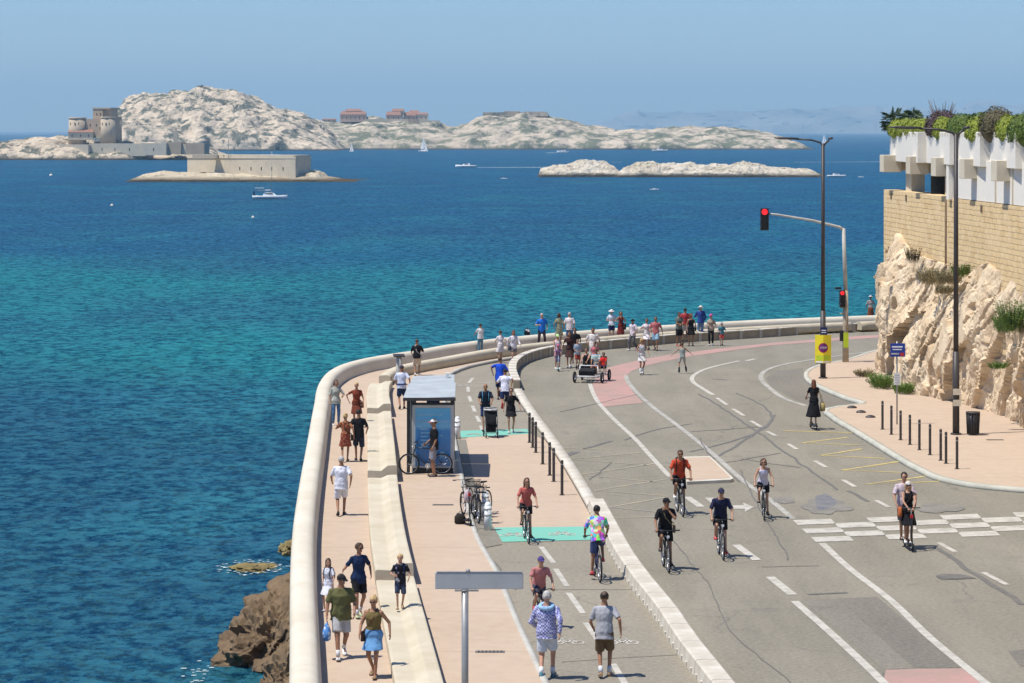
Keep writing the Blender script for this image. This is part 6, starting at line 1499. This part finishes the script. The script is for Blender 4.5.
backpack(J, C_((.03, .03, .05)), 'dark backpack on the little girl in white', size=.85)
J = person(400, 609, 1.26, 5, 'walk', dict(top=(C_((.015, .015, .02), 'print', (.25, .25, .28), 7), .5, -.10), bottom=('shorts', C_((.035, .045, .08)), .95), shoes=T_SH, hair=('curly', 'blond'), skin='a'), 'blond boy in black T-shirt walking along the top of the bench', z=PZ + .25, stride=.14, head_s=1.12)
backpack(J, C_((.02, .035, .12)), 'navy backpack worn by the boy on the bench', size=.9)
# --- walkers further up the promenade
person(341, 515.5, 1.74, 183, 'walk', dict(top=(C_((.70, .70, .76)), .55, -.12), bottom=('shorts', C_((.68, .66, .70)), .9), shoes=B_SH, hair=('short', 'grey'), skin='b'), 'man all in white seen from behind on the promenade', z=PZ, stride=.2, fat=1.08)
J = person(358.5, 461, 1.76, 182, 'walk', dict(top=(C_(black), .55, -.10), bottom=('shorts', C_((.03, .035, .06)), .98), shoes=B_SH, hair=('short', 'black'), skin='b'), 'man in black T-shirt walking away beside the woman in the patterned dress', z=PZ, stride=.2, ph=-1)
J = person(345, 462, 1.66, 182, 'walk', dict(sex='f', top=(C_((.24, .06, .03), 'print', (.45, .26, .12), 22), .5, -.05), bottom=('dress', C_((.24, .045, .03), 'print', (.40, .2, .10), 22), .85), shoes=T_SH, hair=('bun', 'blond'), skin='b'), 'blonde woman in orange brown patterned dress seen from behind', z=PZ, stride=.2)
crossbag(J, C_((.03, .025, .02)), 'dark bag at the hip of the woman in the patterned dress', -1)
J = person(356.5, 427, 1.70, 5, 'walk', dict(sex='f', top=(C_((.20, .045, .02)), .4, -.05), bottom=('dress', C_((.16, .04, .02), 'print', (.05, .02, .015), 20), .9), shoes=B_SH, hair=('short', 'blond'), skin='b'), 'woman in rust brown dress walking towards us behind the black T-shirt', z=PZ, stride=.18, arms=dict(r=(-.30, -.02, 1.0), rp=(-1, .4, 0)))
crossbag(J, C_((.16, .04, .03)), 'rust brown bag beside the woman in the rust dress', 1, 1.1)
person(336, 425, 1.70, 12, 'stand', dict(sex='f', top=(C_((.42, .42, .36), 'print', (.20, .22, .18), 24), .6, -.10), bottom=('trousers', C_((.10, .20, .34)), 1), shoes=W_SH, hair=('bob', 'brown'), skin='a'), 'woman in pale patterned shirt and blue jeans standing against the parapet', z=PZ, arms=dict(l=(.22, -.28, 1.12)))
J = person(402, 409, 1.78, 182, 'walk', dict(top=(C_((.58, .62, .76)), .6, -.08), bottom=('shorts', C_((.02, .04, .09)), .9), shoes=B_SH, hair=('short', 'brown'), hat=('cap', C_((.03, .05, .14))), skin='b'), 'man in pale blue shirt and blue cap walking away left of the bus shelter', z=PZ, stride=.2)
wb = MB(); wb.rings([[J['hip'] + J['U'] * (.06 + dz) + V(.195 * math.cos(a), 0, 0) + J['FW'] * .155 * math.sin(a) for a in [2 * PI * i / 18 for i in range(18)]] for dz in (0, .05)]); worldbag(J, wb, 'waist_bag', C_((.03, .05, .14)), 'dark belt bag round the man in pale blue', 'bag')
J = person(417, 375.5, 1.68, 178, 'walk', dict(top=(C_(black), .6, -.08), bottom=('shorts', C_((.55, .45, .34)), .9), shoes=W_SH, hair=('short', 'brown'), skin='b'), 'man in black T-shirt with a pale strap walking away behind the shelter roof', z=PZ, stride=.14)
crossbag(J, C_((.50, .48, .44)), 'pale cross body strap and pouch on the man in black near the bend', -1, .7)
# --- by the shelter
person(434, 476.5, 1.84, -82, 'stand', dict(top=(C_(black), .6, -.10), bottom=('shorts', C_((.22, .21, .24)), .95), shoes=B_SH, hair=('short', 'brown'), hat=('cap', C_((.70, .68, .68))), brim=C_((.60, .08, .03)), skin='b'), 'man in white and red cap standing in front of the blue advertising panel', z=PZ, arms=dict(r=(-.20, -.22, .98)))
bicycle((*g(425.5, 474.5, PZ), PZ), R(-88), 'black city bicycle leaning by the bus shelter panel', 1.0, M_BK)
# parked bicycles
bicycle((*g(476, 521, .02), .02), R(8), 'parked black bicycle with a basket, next to the white marker posts', .98, M_BK, True, .06)
kick_scooter((*g(464.5, 524, PZ), PZ), R(20), 'parked dark kick scooter standing left of the parked bicycles', .95)
bicycle((*g(482, 515, .02), .02), R(-20), 'parked dark blue bicycle hidden behind the one with the basket', .98, mat('blue_frame_paint', (.02, .02, .08), .4), True, -.05)
bicycle((*g(468, 512, PZ), PZ), R(-12), 'parked brown bicycle at the left of the pair by the marker posts', .95, mat('brown_frame_paint', (.10, .06, .035), .4), False, -.10)
sd_b = MB(); sd_b.rings([[V(math.cos(a) * r_, math.sin(a) * r_ * .7, z_) for a in [2 * PI * i / 12 for i in range(12)]] for r_, z_ in ((.10, .0), (.15, .05), (.16, .25), (.10, .38), (.05, .42))])
o = sd_b.build('rucksack', C_((.55, .42, .44))); x, y = g(462.5, 519, PZ); o.scale = (.7, .7, .8); o.location = (x + .15, y, PZ + .5); tag(o, 'pale pink bag on the rear of the parked brown bicycle', 'bag')
MB().pipe([(0, .10, .35), (0, .14, .25), (0, .12, .1)], .015, 5).build('strap', C_(grey), o)
o = MB(); o.rings([[V(math.cos(a) * r_ * 1.2, math.sin(a) * r_ * .8, z_) for a in [2 * PI * i / 12 for i in range(12)]] for r_, z_ in ((.10, .0), (.13, .04), (.13, .2), (.08, .28))]); o = o.build('pannier_bag', C_((.03, .025, .02))); x, y = g(460, 524, PZ); o.location = (x, y, PZ); tag(o, 'small dark bag on the ground left of the parked bicycles', 'bag'); MB().pipe([(-.08, 0, .26), (0, 0, .36), (.08, 0, .26)], .012, 5).build('handle', C_(grey), o)
# --- pushchair pair
J = person(485.5, 431, 1.80, 2, 'push', dict(top=(C_((.015, .02, .035)), .55, -.1), bottom=('shorts', C_(navy), .9), shoes=B_SH, hair=('bald', 'brown'), skin='b'), 'bald man with blue backpack straps pushing a pushchair', z=0.01)
look_strap['blue strapped backpack worn by the man with the pushchair'] = C_((.12, .35, .55)); backpack(J, C_((.05, .12, .22)), 'blue strapped backpack worn by the man with the pushchair')
def pushchair(loc, rz, label):
    b = empty('pushchair', loc, rz, label, 'pushchair'); wr = .12
    for x_ in (-.25, .25): wheel(b, (x_, .25, wr), wr, .025, 6); wheel(b, (x_ * .8, -.38, .09), .09, .022, 6)
    f = MB()
    for x_ in (-.24, .24): f.pipe([(x_, .25, .12), (x_, -.02, .45), (x_, .42, 1.02)], .014); f.tube((x_ * .8, -.38, .10), (x_, .12, .60), .014)
    f.tube((-.24, .42, 1.02), (.24, .42, 1.02), .018); f.tube((-.25, .25, .12), (.25, .25, .12), .012); f.build('frame', M_GREY, b)
    s = MB(); s.rings([[V(-.2, y_, z_), V(.2, y_, z_), V(.2, y_ + .03, z_ + .06), V(-.2, y_ + .03, z_ + .06)] for y_, z_ in ((-.32, .38), (-.1, .42), (.08, .46), (.22, .95))]); s.build('seat', C_(black), b)
    h_ = MB(); h_.rings([[V(w_ * 1.0, .26 - .30 * math.cos(a), .66 + .30 * math.sin(a)) for w_ in (-.22, -.18, 0, .18, .22)] for a in [R(15 + 18 * i) for i in range(8)]], close=False); o = h_.build('hood', C_(black), b, norm=False); m_ = o.modifiers.new('t', 'SOLIDIFY'); m_.thickness = .02
    MB().box((0, .1, .28), (.36, .36, .2)).build('basket', C_((.02, .02, .02)), b); MB().box((0, -.2, .62), (.36, .26, .34), rx=R(-25)).build('leg_cover', C_(black), b, bevel=.05)
    q = MB(); q.rings([[V(.26 * math.cos(a), .18 + .19 * math.sin(a) * 1.0, .98 + z_) for a in [2 * PI * i / 14 for i in range(14)]] for z_ in (-.04, .02)]); q.build('cloth', C_((.5, .5, .5), 'print', black, 10), b)
    return b
pushchair((*g(491, 437, .014), .014), R(4), 'black pushchair with a white and black cloth over its hood')
person(511, 433, 1.70, 4, 'walk', dict(sex='f', top=(C_(black), .5, -.02), bottom=('dress', C_(black), .62), shoes=W_SH, hair=('short', 'brown'), glasses=True, skin='a'), 'woman in short black dress walking beside the pushchair', z=.01, stride=.12, arms=dict(l=(.34, -.1, .95)))
person(505, 412, 1.72, 178, 'run', dict(top=(C_((.68, .68, .78)), .55, -.1), bottom=('shorts', C_(navy), .9), shoes=R_SH, hair=('short', 'black'), skin='b'), 'jogger in white T-shirt and navy shorts seen from behind', z=0, ph=1)
person(499.5, 400, 1.80, 170, 'run', dict(top=(C_((.015, .07, .50)), .6, -.12), bottom=('shorts', C_(navy), .95), shoes=B_SH, hair=('short', 'brown'), skin='b'), 'jogger in bright blue shirt seen from behind', z=0, ph=-1)
# --- on the cycle path, near
person(547, 679, 1.83, 172, 'walk', dict(top=(C_((.48, .50, .66), 'plaid', (.07, .07, .30), 30), 1.0, -.08), hood=C_((.30, .48, .68)), bottom=('shorts', C_((.50, .55, .62)), .82), shoes=mat('teal_shoe', (.06, .16, .2), .6, bs=0), socks=WS, hair=('short', 'grey'), topname='jacket', skin='a'), 'grey haired man in checked blue jacket with pale blue hood, walking away', z=.01, fat=1.15, stride=.25)
person(605, 677, 1.78, 176, 'walk', dict(top=(C_((.36, .36, .38)), .55, -.12), bottom=('shorts', C_((.13, .085, .045)), .9), shoes=T_SH, socks=WS, hair=('short', 'brown'), hat=('backcap', C_(black)), skin='b'), 'man in grey T-shirt, brown shorts and black cap walking away', z=.01, stride=.12)
def rider(px, py, h, rz, look, label, blabel, col=M_BK, z=0.01, basket=False, **kw):
    J = person(px, py, h, rz, 'cycle', look, label, z=z, **kw); x, y = g(px, py, z); bicycle((x, y, z + .002), R(rz), blabel, h / 1.75, col, basket); return J
rider(540.5, 628, 1.55, 12, dict(top=(C_((.46, .18, .17)), .45, -.08), bottom=('shorts', C_((.05, .05, .08)), .85), shoes=R_SH, hair=('short', 'brown'), hat=('cap', C_((.07, .05, .20))), skin='a'), 'cyclist in pink T-shirt and purple cap half hidden by the man in the checked jacket', 'bicycle of the rider in the purple cap')
rider(526.5, 541, 1.66, 6, dict(sex='f', top=(C_((.48, .12, .10)), .5, -.08), bottom=('shorts', C_(black), .7), shoes=B_SH, hair=('long', 'brown'), glasses=True, skin='a'), 'long haired woman in red top cycling over the green band', 'black bicycle of the woman in the red top')
rider(597, 579, 1.76, 186, dict(top=(C_((.35, .4, .5), 'tiedye', None, 11), .6, -.10), bottom=('shorts', C_((.05, .07, .16)), .9), shoes=R_SH, hair=('short', 'black'), skin='b'), 'man in rainbow tie dye shirt cycling away from us', 'dark blue bicycle under the man in the tie dye shirt', mat('blue_frame_paint', (.02, .02, .08), .4))
# --- on the road
J = rider(666, 569.5, 1.76, 4, dict(top=(C_(black), .55, -.10), bottom=('shorts', C_(black), .85), shoes=B_SH, hair=('short', 'black'), hat=('cap', C_(black)), skin='b'), 'cyclist all in black with a hand to his mouth', 'silver and black bicycle of the rider all in black', headyaw=25, arms=dict(l=(.05, -.16, 1.50), lp=(.8, 0, -.8), r=(-.27, -.25, 1.06), rg=True, rp=(-.8, .5, -.6)))
crossbag(J, C_((.20, .16, .09)), 'khaki pouch worn across the chest of the rider in black', 1, .8)
rider(721, 557, 1.74, 2, dict(top=(C_((.02, .022, .055)), .55, -.10), bottom=('shorts', C_(black), .85), shoes=R_SH, hair=('short', 'brown'), hat=('cap', C_((.03, .03, .06))), glasses=True, skin='a'), 'cyclist in dark navy T-shirt and cap in the middle of the road', 'grey bicycle of the rider in the navy T-shirt', mat('grey_frame_paint', (.15, .15, .16), .4))
J = rider(680, 514, 1.80, 5, dict(top=(C_((.52, .07, .03)), .5, -.10), bottom=('shorts', C_(black), .85), shoes=W_SH, hair=('short', 'brown'), glasses=True, skin='b'), 'man in orange red T-shirt cycling towards us by the traffic island', 'dark bicycle of the man in the orange red T-shirt')
backpack(J, C_((.04, .02, .02)), 'dark backpack of the cyclist in orange red', size=.9)
rider(763.5, 518, 1.66, -3, dict(sex='f', top=(C_((.62, .58, .68)), .1, -.02), bottom=('shorts', C_(black), .7), shoes=B_SH, hair=('bob', 'brown'), glasses=True, skin='a'), 'woman in white tank top cycling towards us', 'black bicycle of the woman in the white tank top')
# scooter couple
J = person(908.5, 549, 1.68, 3, 'scooter', dict(sex='f', top=(C_(black), .1, -.02), bottom=('dress', C_(black), .95), shoes=W_SH, hair=('long', 'blond'), hat=('backcap', C_((.62, .56, .52))), glasses=True, skin='a'), 'woman in black dress and pale cap riding a kick scooter in front of a man', z=.01, arms=dict(r=(-.07, -.30, 1.17), rg=True, rp=(-1, .1, -.3), l=(.07, -.30, 1.17), lg=True, lp=(1, .1, -.3)))
kick_scooter((*g(908.5, 549, .01), .012), R(3), 'electric scooter ridden by the couple near the chequered crossing')
crossbag(J, C_((.42, .12, .04)), 'orange brown bag hanging at the side of the woman on the scooter', -1, 1.3, C_((.05, .03, .02)))
x, y = g(908.5, 549, .01)
J = person(0, 0, 1.86, 3, 'scooter', dict(top=(C_((.55, .45, .48)), .55, -.1), bottom=('shorts', C_((.05, .05, .07)), .9), shoes=B_SH, hair=('short', 'black'), glasses=True, skin='a'), 'dark haired man in pale pink T-shirt standing behind the woman on the scooter', z=.01, at=(x - .06, y + .34), headyaw=-15, arms=dict(r=(-.24, -.2, 1.10), l=(.24, -.2, 1.10)))
J = person(813.5, 429, 1.72, 186, 'scooter', dict(sex='f', top=(C_(black), .5, -.02), bottom=('dress', C_(black), 1.45), flare=.12, shoes=T_SH, hair=('long', 'red'), skin='a'), 'woman with long auburn hair in a long black dress riding away on a scooter', z=.01)
kick_scooter((*g(813.5, 429, .01), .012), R(186), 'kick scooter under the woman in the long black dress')
mb = MB(); rs = []
for t, a_ in ((-.32, .10), (-.30, .2), (-.15, .22), (0, .16)): rs.append([V(-.34 + math.cos(a) * .09, .06 + math.sin(a) * a_, 1.0 + t) for a in [2 * PI * i / 14 for i in range(14)]])
mb.rings(rs); hl = MB(); hl.pipe([(-.34, -.08, .98), (-.26, -.04, 1.3), (-.20, .06, 1.45), (-.26, .14, 1.3), (-.34, .2, .98)], .012, 5); worldbag(J, mb, 'straw_bag', C_((.30, .24, .10)), 'straw basket bag on the shoulder of the woman in the long black dress', 'bag', (('handle', hl, T_SH),))
# --- upper promenade
person(478.5, 348.5, 1.50, 205, 'stand', dict(top=(C_((.66, .64, .62)), .55, -.05), bottom=('trousers', C_((.10, .22, .30)), 1), shoes=W_SH, hair=('short', 'black'), skin='b'), 'boy in white T-shirt and blue trousers leaning on the parapet', z=PZ, at=(-1.55, 140.2), arms=dict(r=(-.2, -.5, 1.02), l=(.2, -.5, 1.0)), headpitch=20)
J = person(500.5, 363, 1.60, 200, 'walk', dict(sex='f', top=(C_((.72, .66, .66)), .5, -.05), bottom=('skirt', C_((.70, .64, .64)), .8), shoes=T_SH, hair=('pony', 'brown'), skin='a'), 'woman in white dress with a brown ponytail, left of the two women in white', z=.01, stride=.14)
J = person(513.5, 364, 1.66, 15, 'walk', dict(sex='f', top=(C_((.66, .62, .66)), 1.0, -.10), bottom=('shorts', C_((.20, .18, .18)), .7), shoes=T_SH, hair=('long', 'red'), skin='a'), 'long haired woman in loose white shirt and grey shorts', z=.01, stride=.22, headpitch=25)
crossbag(J, C_((.10, .10, .12)), 'dark grey bag of the long haired woman in the white shirt', -1, 1.4)
person(541.5, 347.5, 1.78, 8, 'wide', dict(top=(C_((.02, .16, .60)), .55, -.1), bottom=('trousers', C_((.03, .02, .03)), 1), shoes=B_SH, hair=('short', 'grey'), skin='a'), 'grey haired man in bright blue T-shirt and dark trousers near the parapet', z=PZ)
person(559, 346, 1.70, 185, 'stand', dict(sex='f', top=(C_((.30, .30, .20), 'print', (.10, .12, .07), 20), .5, -.05), bottom=('dress', C_((.32, .32, .22), 'print', (.10, .12, .07), 20), .9), shoes=T_SH, hair=('bob', 'brown'), skin='b'), 'woman in green patterned dress looking out to sea', z=PZ)
person(569.5, 345.5, 1.72, 182, 'stand', dict(top=(C_((.68, .62, .62)), .6, -.10), bottom=('shorts', C_((.08, .15, .28)), .95), shoes=W_SH, hair=('short', 'grey'), skin='a'), 'man in white T-shirt and blue shorts looking out to sea beside the patterned dress', z=PZ)
o = MB(); o.rings([[V(math.cos(a) * r_, math.sin(a) * r_ * .7, z_) for a in [2 * PI * i / 12 for i in range(12)]] for r_, z_ in ((.12, .0), (.17, .05), (.15, .22), (.08, .30), (.03, .34))]); o = o.build('beach_bag', C_(black, 'print', (.6, .6, .6), 5)); o.location = (.78, 144.95, .7); tag(o, 'black and white bag left on top of the parapet', 'bag'); MB().pipe([(-.06, 0, .3), (0, 0, .42), (.06, 0, .3)], .012, 5).build('handle', C_(black), o)
# family by the quad
person(557.5, 368.5, 1.62, 5, 'stand', dict(sex='f', top=(C_((.62, .52, .56)), .1, -.05), bottom=('shorts', C_((.45, .25, .28)), .8), shoes=W_SH, hair=('short', 'brown'), hat=('cap', C_((.50, .75, .32))), skin='a'), 'woman in white vest and neon green cap behind the child with the pink helmet', z=.005, arms=dict(r=(-.16, -.3, 1.0), l=(.16, -.3, 1.0)))
person(558, 371, 1.12, 3, 'scooter', dict(top=(C_((.05, .04, .12), 'stripe', (.4, .2, .3), 10), .5, -.08), bottom=('shorts', C_((.10, .10, .2)), .9), shoes=W_SH, hair=('short', 'brown'), hat=('helmet', mat('pink_helmet', (.60, .14, .28), .4)), skin='a'), 'child in pink helmet riding a small scooter', z=.005, head_s=1.2)
kick_scooter((*g(558, 371, .005), .006), R(3), 'small pale blue child scooter', .64, col=mat('pale_blue_paint', (.25, .45, .5), .4), electric=False)
person(569, 367.5, 1.72, 4, 'walk', dict(sex='f', top=(C_((.05, .02, .02)), .5, -.05), bottom=('dress', C_((.04, .02, .02), 'print', (.10, .04, .03), 16), .95), shoes=W_SH, hair=('long', 'brown'), skin='b'), 'long haired woman in dark brown dress left of the quadricycle', z=.005, stride=.15)
person(575, 363, 1.70, 0, 'stand', dict(top=(C_(black), .5, -.1), bottom=('shorts', C_(black), .9), shoes=B_SH, hair=('short', 'black'), skin='c'), 'dark haired man in black mostly hidden behind the boy in grey blue', z=.005)
person(577.5, 369, 1.42, 10, 'walk', dict(top=(C_((.28, .34, .42)), .6, -.05), bottom=('shorts', C_((.28, .05, .03)), .85), shoes=B_SH, socks=C_(black), hair=('short', 'brown'), skin='a'), 'boy in grey blue T-shirt and rust shorts holding a cap', z=.005, stride=.13, arms=dict(r=(-.08, -.26, 1.02), l=(.10, -.26, 1.02)), head_s=1.08)
person(593, 366, 1.82, 0, 'stand', dict(top=(C_((.74, .68, .64)), .6, -.08), bottom=('trousers', C_((.64, .60, .58)), 1), shoes=W_SH, hair=('short', 'black'), skin='c'), 'dark haired man in white behind the quadricycle', z=.005, arms=dict(r=(-.24, -.1, 1.02), l=(.24, -.1, 1.02)))
person(595, 371.5, 1.38, 0, 'stand', dict(sex='f', top=(C_((.50, .14, .16)), .5, -.05), bottom=('skirt', C_((.65, .58, .56)), .9), shoes=W_SH, hair=('short', 'black'), skin='b'), 'girl in pink red top standing in front of the man in white', z=.005, head_s=1.1)
# quadricycle
qx, qy = g(592, 381.5); qd = empty('quadricycle', (qx, qy, .002), R(-14), 'white framed four wheeled pedal car with three people aboard', 'pedal car')
M_WFR = mat('white_frame_paint', (.68, .68, .66), .4, 0, .5, .05, 4, 0)
for sx_ in (-.62, .62): wheel(qd, (sx_, -.75, .25), .25, .045, 10); wheel(qd, (sx_, .75, .25), .25, .045, 10)
f = MB(); 
for sx_ in (-.42, .42): f.pipe([(sx_, -.95, .32), (sx_, -.4, .26), (sx_, .9, .30)], .028); f.pipe([(sx_ * 1.2, .55, .3), (sx_ * 1.2, .7, 1.0)], .022); f.pipe([(sx_, -.7, .3), (sx_ * .95, -.62, .75)], .022)
for yy in (-.95, -.4, .3, .9): f.tube((-.45, yy, .3), (.45, yy, .3), .026)
for yy in (-.75, .75): f.tube((-.6, yy, .25), (.6, yy, .25), .024)
f.tube((-.42, -.62, .75), (.42, -.62, .75), .022); f.build('frame', M_WFR, qd)
MB().box((0, .35, .60), (1.1, .42, .08)).build('seat', C_(black), qd, bevel=.02); MB().box((0, .60, .88), (1.1, .06, .40), rx=R(-10)).build('backrest', C_(black), qd, bevel=.02)
MB().box((-.05, -.72, .48), (.72, .40, .26), rx=R(18)).build('front_box', C_((.02, .02, .022)), qd, bevel=.05)
for sx_ in (-.28, .28):
    s_ = MB(); s_.pipe([(sx_, -.45, .35), (sx_, -.22, .84)], .014); s_.rings([[V(sx_ + (.15 + .012 * math.cos(b_)) * math.cos(a), -.22 + (.15 + .012 * math.cos(b_)) * math.sin(a) * .8, .86 + .012 * math.sin(b_) - math.sin(a) * .06) for b_ in [2 * PI * j / 6 for j in range(6)]] for a in [2 * PI * i / 16 for i in range(17)]], caps=False); s_.build('steering_wheel', M_BLACK, qd)
    for sg in (-1, 1): MB().box((sx_ + sg * .12, -.34, .27 + .08 * sg), (.09, .09, .03)).build('pedal', M_BLACK, qd)
QM = Matrix.Translation(V(qx, qy, 0)) @ Matrix.Rotation(R(-14), 4, 'Z')
def seat_at(u, v, z_): p = QM @ V(u, v, 0); return (p.x, p.y)
person(0, 0, 1.70, -14, 'sit', dict(sex='f', top=(C_(black), .1, -.02), bottom=('trousers', C_(black), 1), shoes=W_SH, hair=('pony', 'brown'), glasses=True, skin='a'), 'woman in black tank top driving the quadricycle', z=.56, at=seat_at(-.33, .3, 0), arms=dict(r=(-.16, -.48, .32), rg=True, l=(.12, -.48, .32), lg=True))
person(0, 0, 1.66, -14, 'sit', dict(top=(C_((.08, .35, .60), 'stripe', (.60, .45, .18), 5), .55, -.02), bottom=('shorts', C_((.3, .06, .06)), .8), shoes=W_SH, hair=('short', 'brown'), skin='b'), 'person in turquoise and yellow shirt in the middle of the quadricycle', z=.56, at=seat_at(.10, .38, 0), headpitch=25)
person(0, 0, 1.25, -14, 'sit', dict(top=(C_((.55, .025, .02)), .55, -.02), bottom=('shorts', C_(navy), .8), shoes=W_SH, hair=('short', 'black'), skin='c'), 'child in bright red T-shirt on the right seat of the quadricycle', z=.60, at=seat_at(.46, .28, 0), head_s=1.15)
# --- right hand groups
person(611.5, 341, 1.66, 4, 'stand', dict(sex='f', top=(C_((.58, .64, .70)), .5, -.05), bottom=('shorts', C_(navy), .8), shoes=W_SH, hair=('short', 'grey'), hat=('sun', C_((.72, .70, .66))), skin='a'), 'woman in pale blue T-shirt and white sun hat by the far parapet', z=PZ, arms=dict(r=(-.14, -.24, 1.15), l=(.14, -.24, 1.15)))
J = person(620.5, 342, 1.62, -8, 'stand', dict(sex='f', top=(C_((.14, .02, .02)), .1, -.05), bottom=('dress', C_((.14, .02, .02)), 1.1), shoes=T_SH, hair=('bob', 'brown'), skin='b'), 'woman in dark red dress beside the one in the white sun hat', z=PZ)
crossbag(J, C_(black), 'black bag beside the woman in the dark red dress', 1, 1.6)
person(633, 350.5, 1.64, -40, 'walk', dict(top=(C_((.66, .56, .60)), .6, -.08), bottom=('trousers', C_((.10, .10, .11)), 1), shoes=W_SH, hair=('short', 'black'), hat=('cap', C_(black)), skin='b'), 'person in pink white T-shirt, black cap and dark trousers', z=.005, stride=.22)
person(647, 350, 1.64, -10, 'walk', dict(sex='f', top=(C_((.70, .62, .62)), .5, -.05), bottom=('dress', C_((.70, .64, .64)), .75), shoes=B_SH, hair=('bun', 'brown'), skin='b'), 'woman in short white dress walking with the man in the pink red T-shirt', z=.005, stride=.16)
person(656, 350.5, 1.76, -12, 'walk', dict(top=(C_((.46, .14, .14)), .6, -.08), bottom=('shorts', C_((.25, .38, .48)), .9), shoes=B_SH, hair=('short', 'brown'), glasses=True, skin='b'), 'man in pink red T-shirt and pale blue shorts', z=.005, stride=.16, ph=-1)
person(641.5, 373.5, 1.66, 12, 'walk', dict(sex='f', top=(C_((.52, .52, .56)), .1, -.05), bottom=('skirt', C_((.58, .56, .54)), .72), shoes=M_WP, skates=True, hair=('bob', 'blond'), skin='b'), 'blonde woman in grey white top and skirt on white roller skates', z=.06, stride=.13)
person(682.5, 372.5, 1.36, 190, 'skate', dict(top=(C_((.28, .32, .30)), .1, -.05), bottom=('shorts', C_((.38, .38, .36)), .8), shoes=B_SH, skates=True, hair=('short', 'brown'), skin='b'), 'child in grey vest roller skating with both arms held out', z=.05, head_s=1.1)
person(679, 346, 1.76, 20, 'stand', dict(top=(C_((.12, .15, .13)), .4, -.06), bottom=('shorts', C_(black), .9), shoes=R_SH, hair=('short', 'black'), glasses=True, skin='b'), 'man in dark vest with folded arms beside the woman in the short black dress', z=.005, arms=dict(r=(.06, -.22, 1.12), rp=(-1, 0, -.6), l=(-.05, -.25, 1.08), lp=(1, 0, -.6)))
person(685, 341, 1.74, 190, 'stand', dict(top=(C_((.42, .05, .05)), .6, -.06), bottom=('shorts', C_((.5, .45, .42)), .9), shoes=B_SH, hair=('short', 'black'), skin='c'), 'man in red T-shirt partly hidden behind the man with folded arms', z=PZ)
J = person(691, 346, 1.70, 10, 'stand', dict(sex='f', top=(C_(black), .1, -.05), bottom=('dress', C_(black), .75), shoes=B_SH, hair=('long', 'red'), skin='b'), 'woman in short black dress with long auburn hair beside the man with folded arms', z=.005)
crossbag(J, C_(black), 'black handbag of the woman in the short black dress with auburn hair', 1, .9)
person(700.5, 338.5, 1.76, 188, 'stand', dict(top=(C_((.03, .06, .24)), 1.0, -.10), bottom=('trousers', C_((.12, .20, .34)), 1), shoes=W_SH, hair=('short', 'grey'), hat=('sun', C_((.68, .68, .64))), skin='a'), 'man in dark blue long sleeved shirt and white hat by the far parapet', z=PZ)
person(711, 345.5, 1.66, -6, 'walk', dict(sex='f', top=(C_((.34, .28, .22)), 1.0, -.08), bottom=('trousers', C_(black), 1), shoes=W_SH, hair=('bun', 'brown'), hat=('helmet', mat('magenta_helmet', (.55, .08, .30), .4)), skin='a'), 'woman in beige top and black trousers with a magenta helmet', z=.005, stride=.1, arms=dict(r=(-.1, -.25, 1.1), l=(.16, -.2, 1.05)))
person(721.5, 345.5, 1.22, 5, 'walk', dict(top=(C_((.06, .20, .24)), .6, -.08), bottom=('shorts', C_((.42, .06, .05)), .85), shoes=B_SH, hair=('short', 'brown'), hat=('helmet', M_BAND), skin='a'), 'child in teal T-shirt and red shorts with a grey helmet', z=.005, stride=.14, head_s=1.15)
person(870.5, 324, 1.64, 182, 'stand', dict(sex='f', top=(C_((.30, .26, .24)), .6, -.05), bottom=('dress', C_((.22, .07, .03)), 1.3), shoes=T_SH, hair=('short', 'brown'), hat=('sun', C_((.55, .56, .58))), skin='b'), 'person in brown skirt and pale hat standing by the cliff edge at the parapet', z=PZ)
finish_people()
haze()
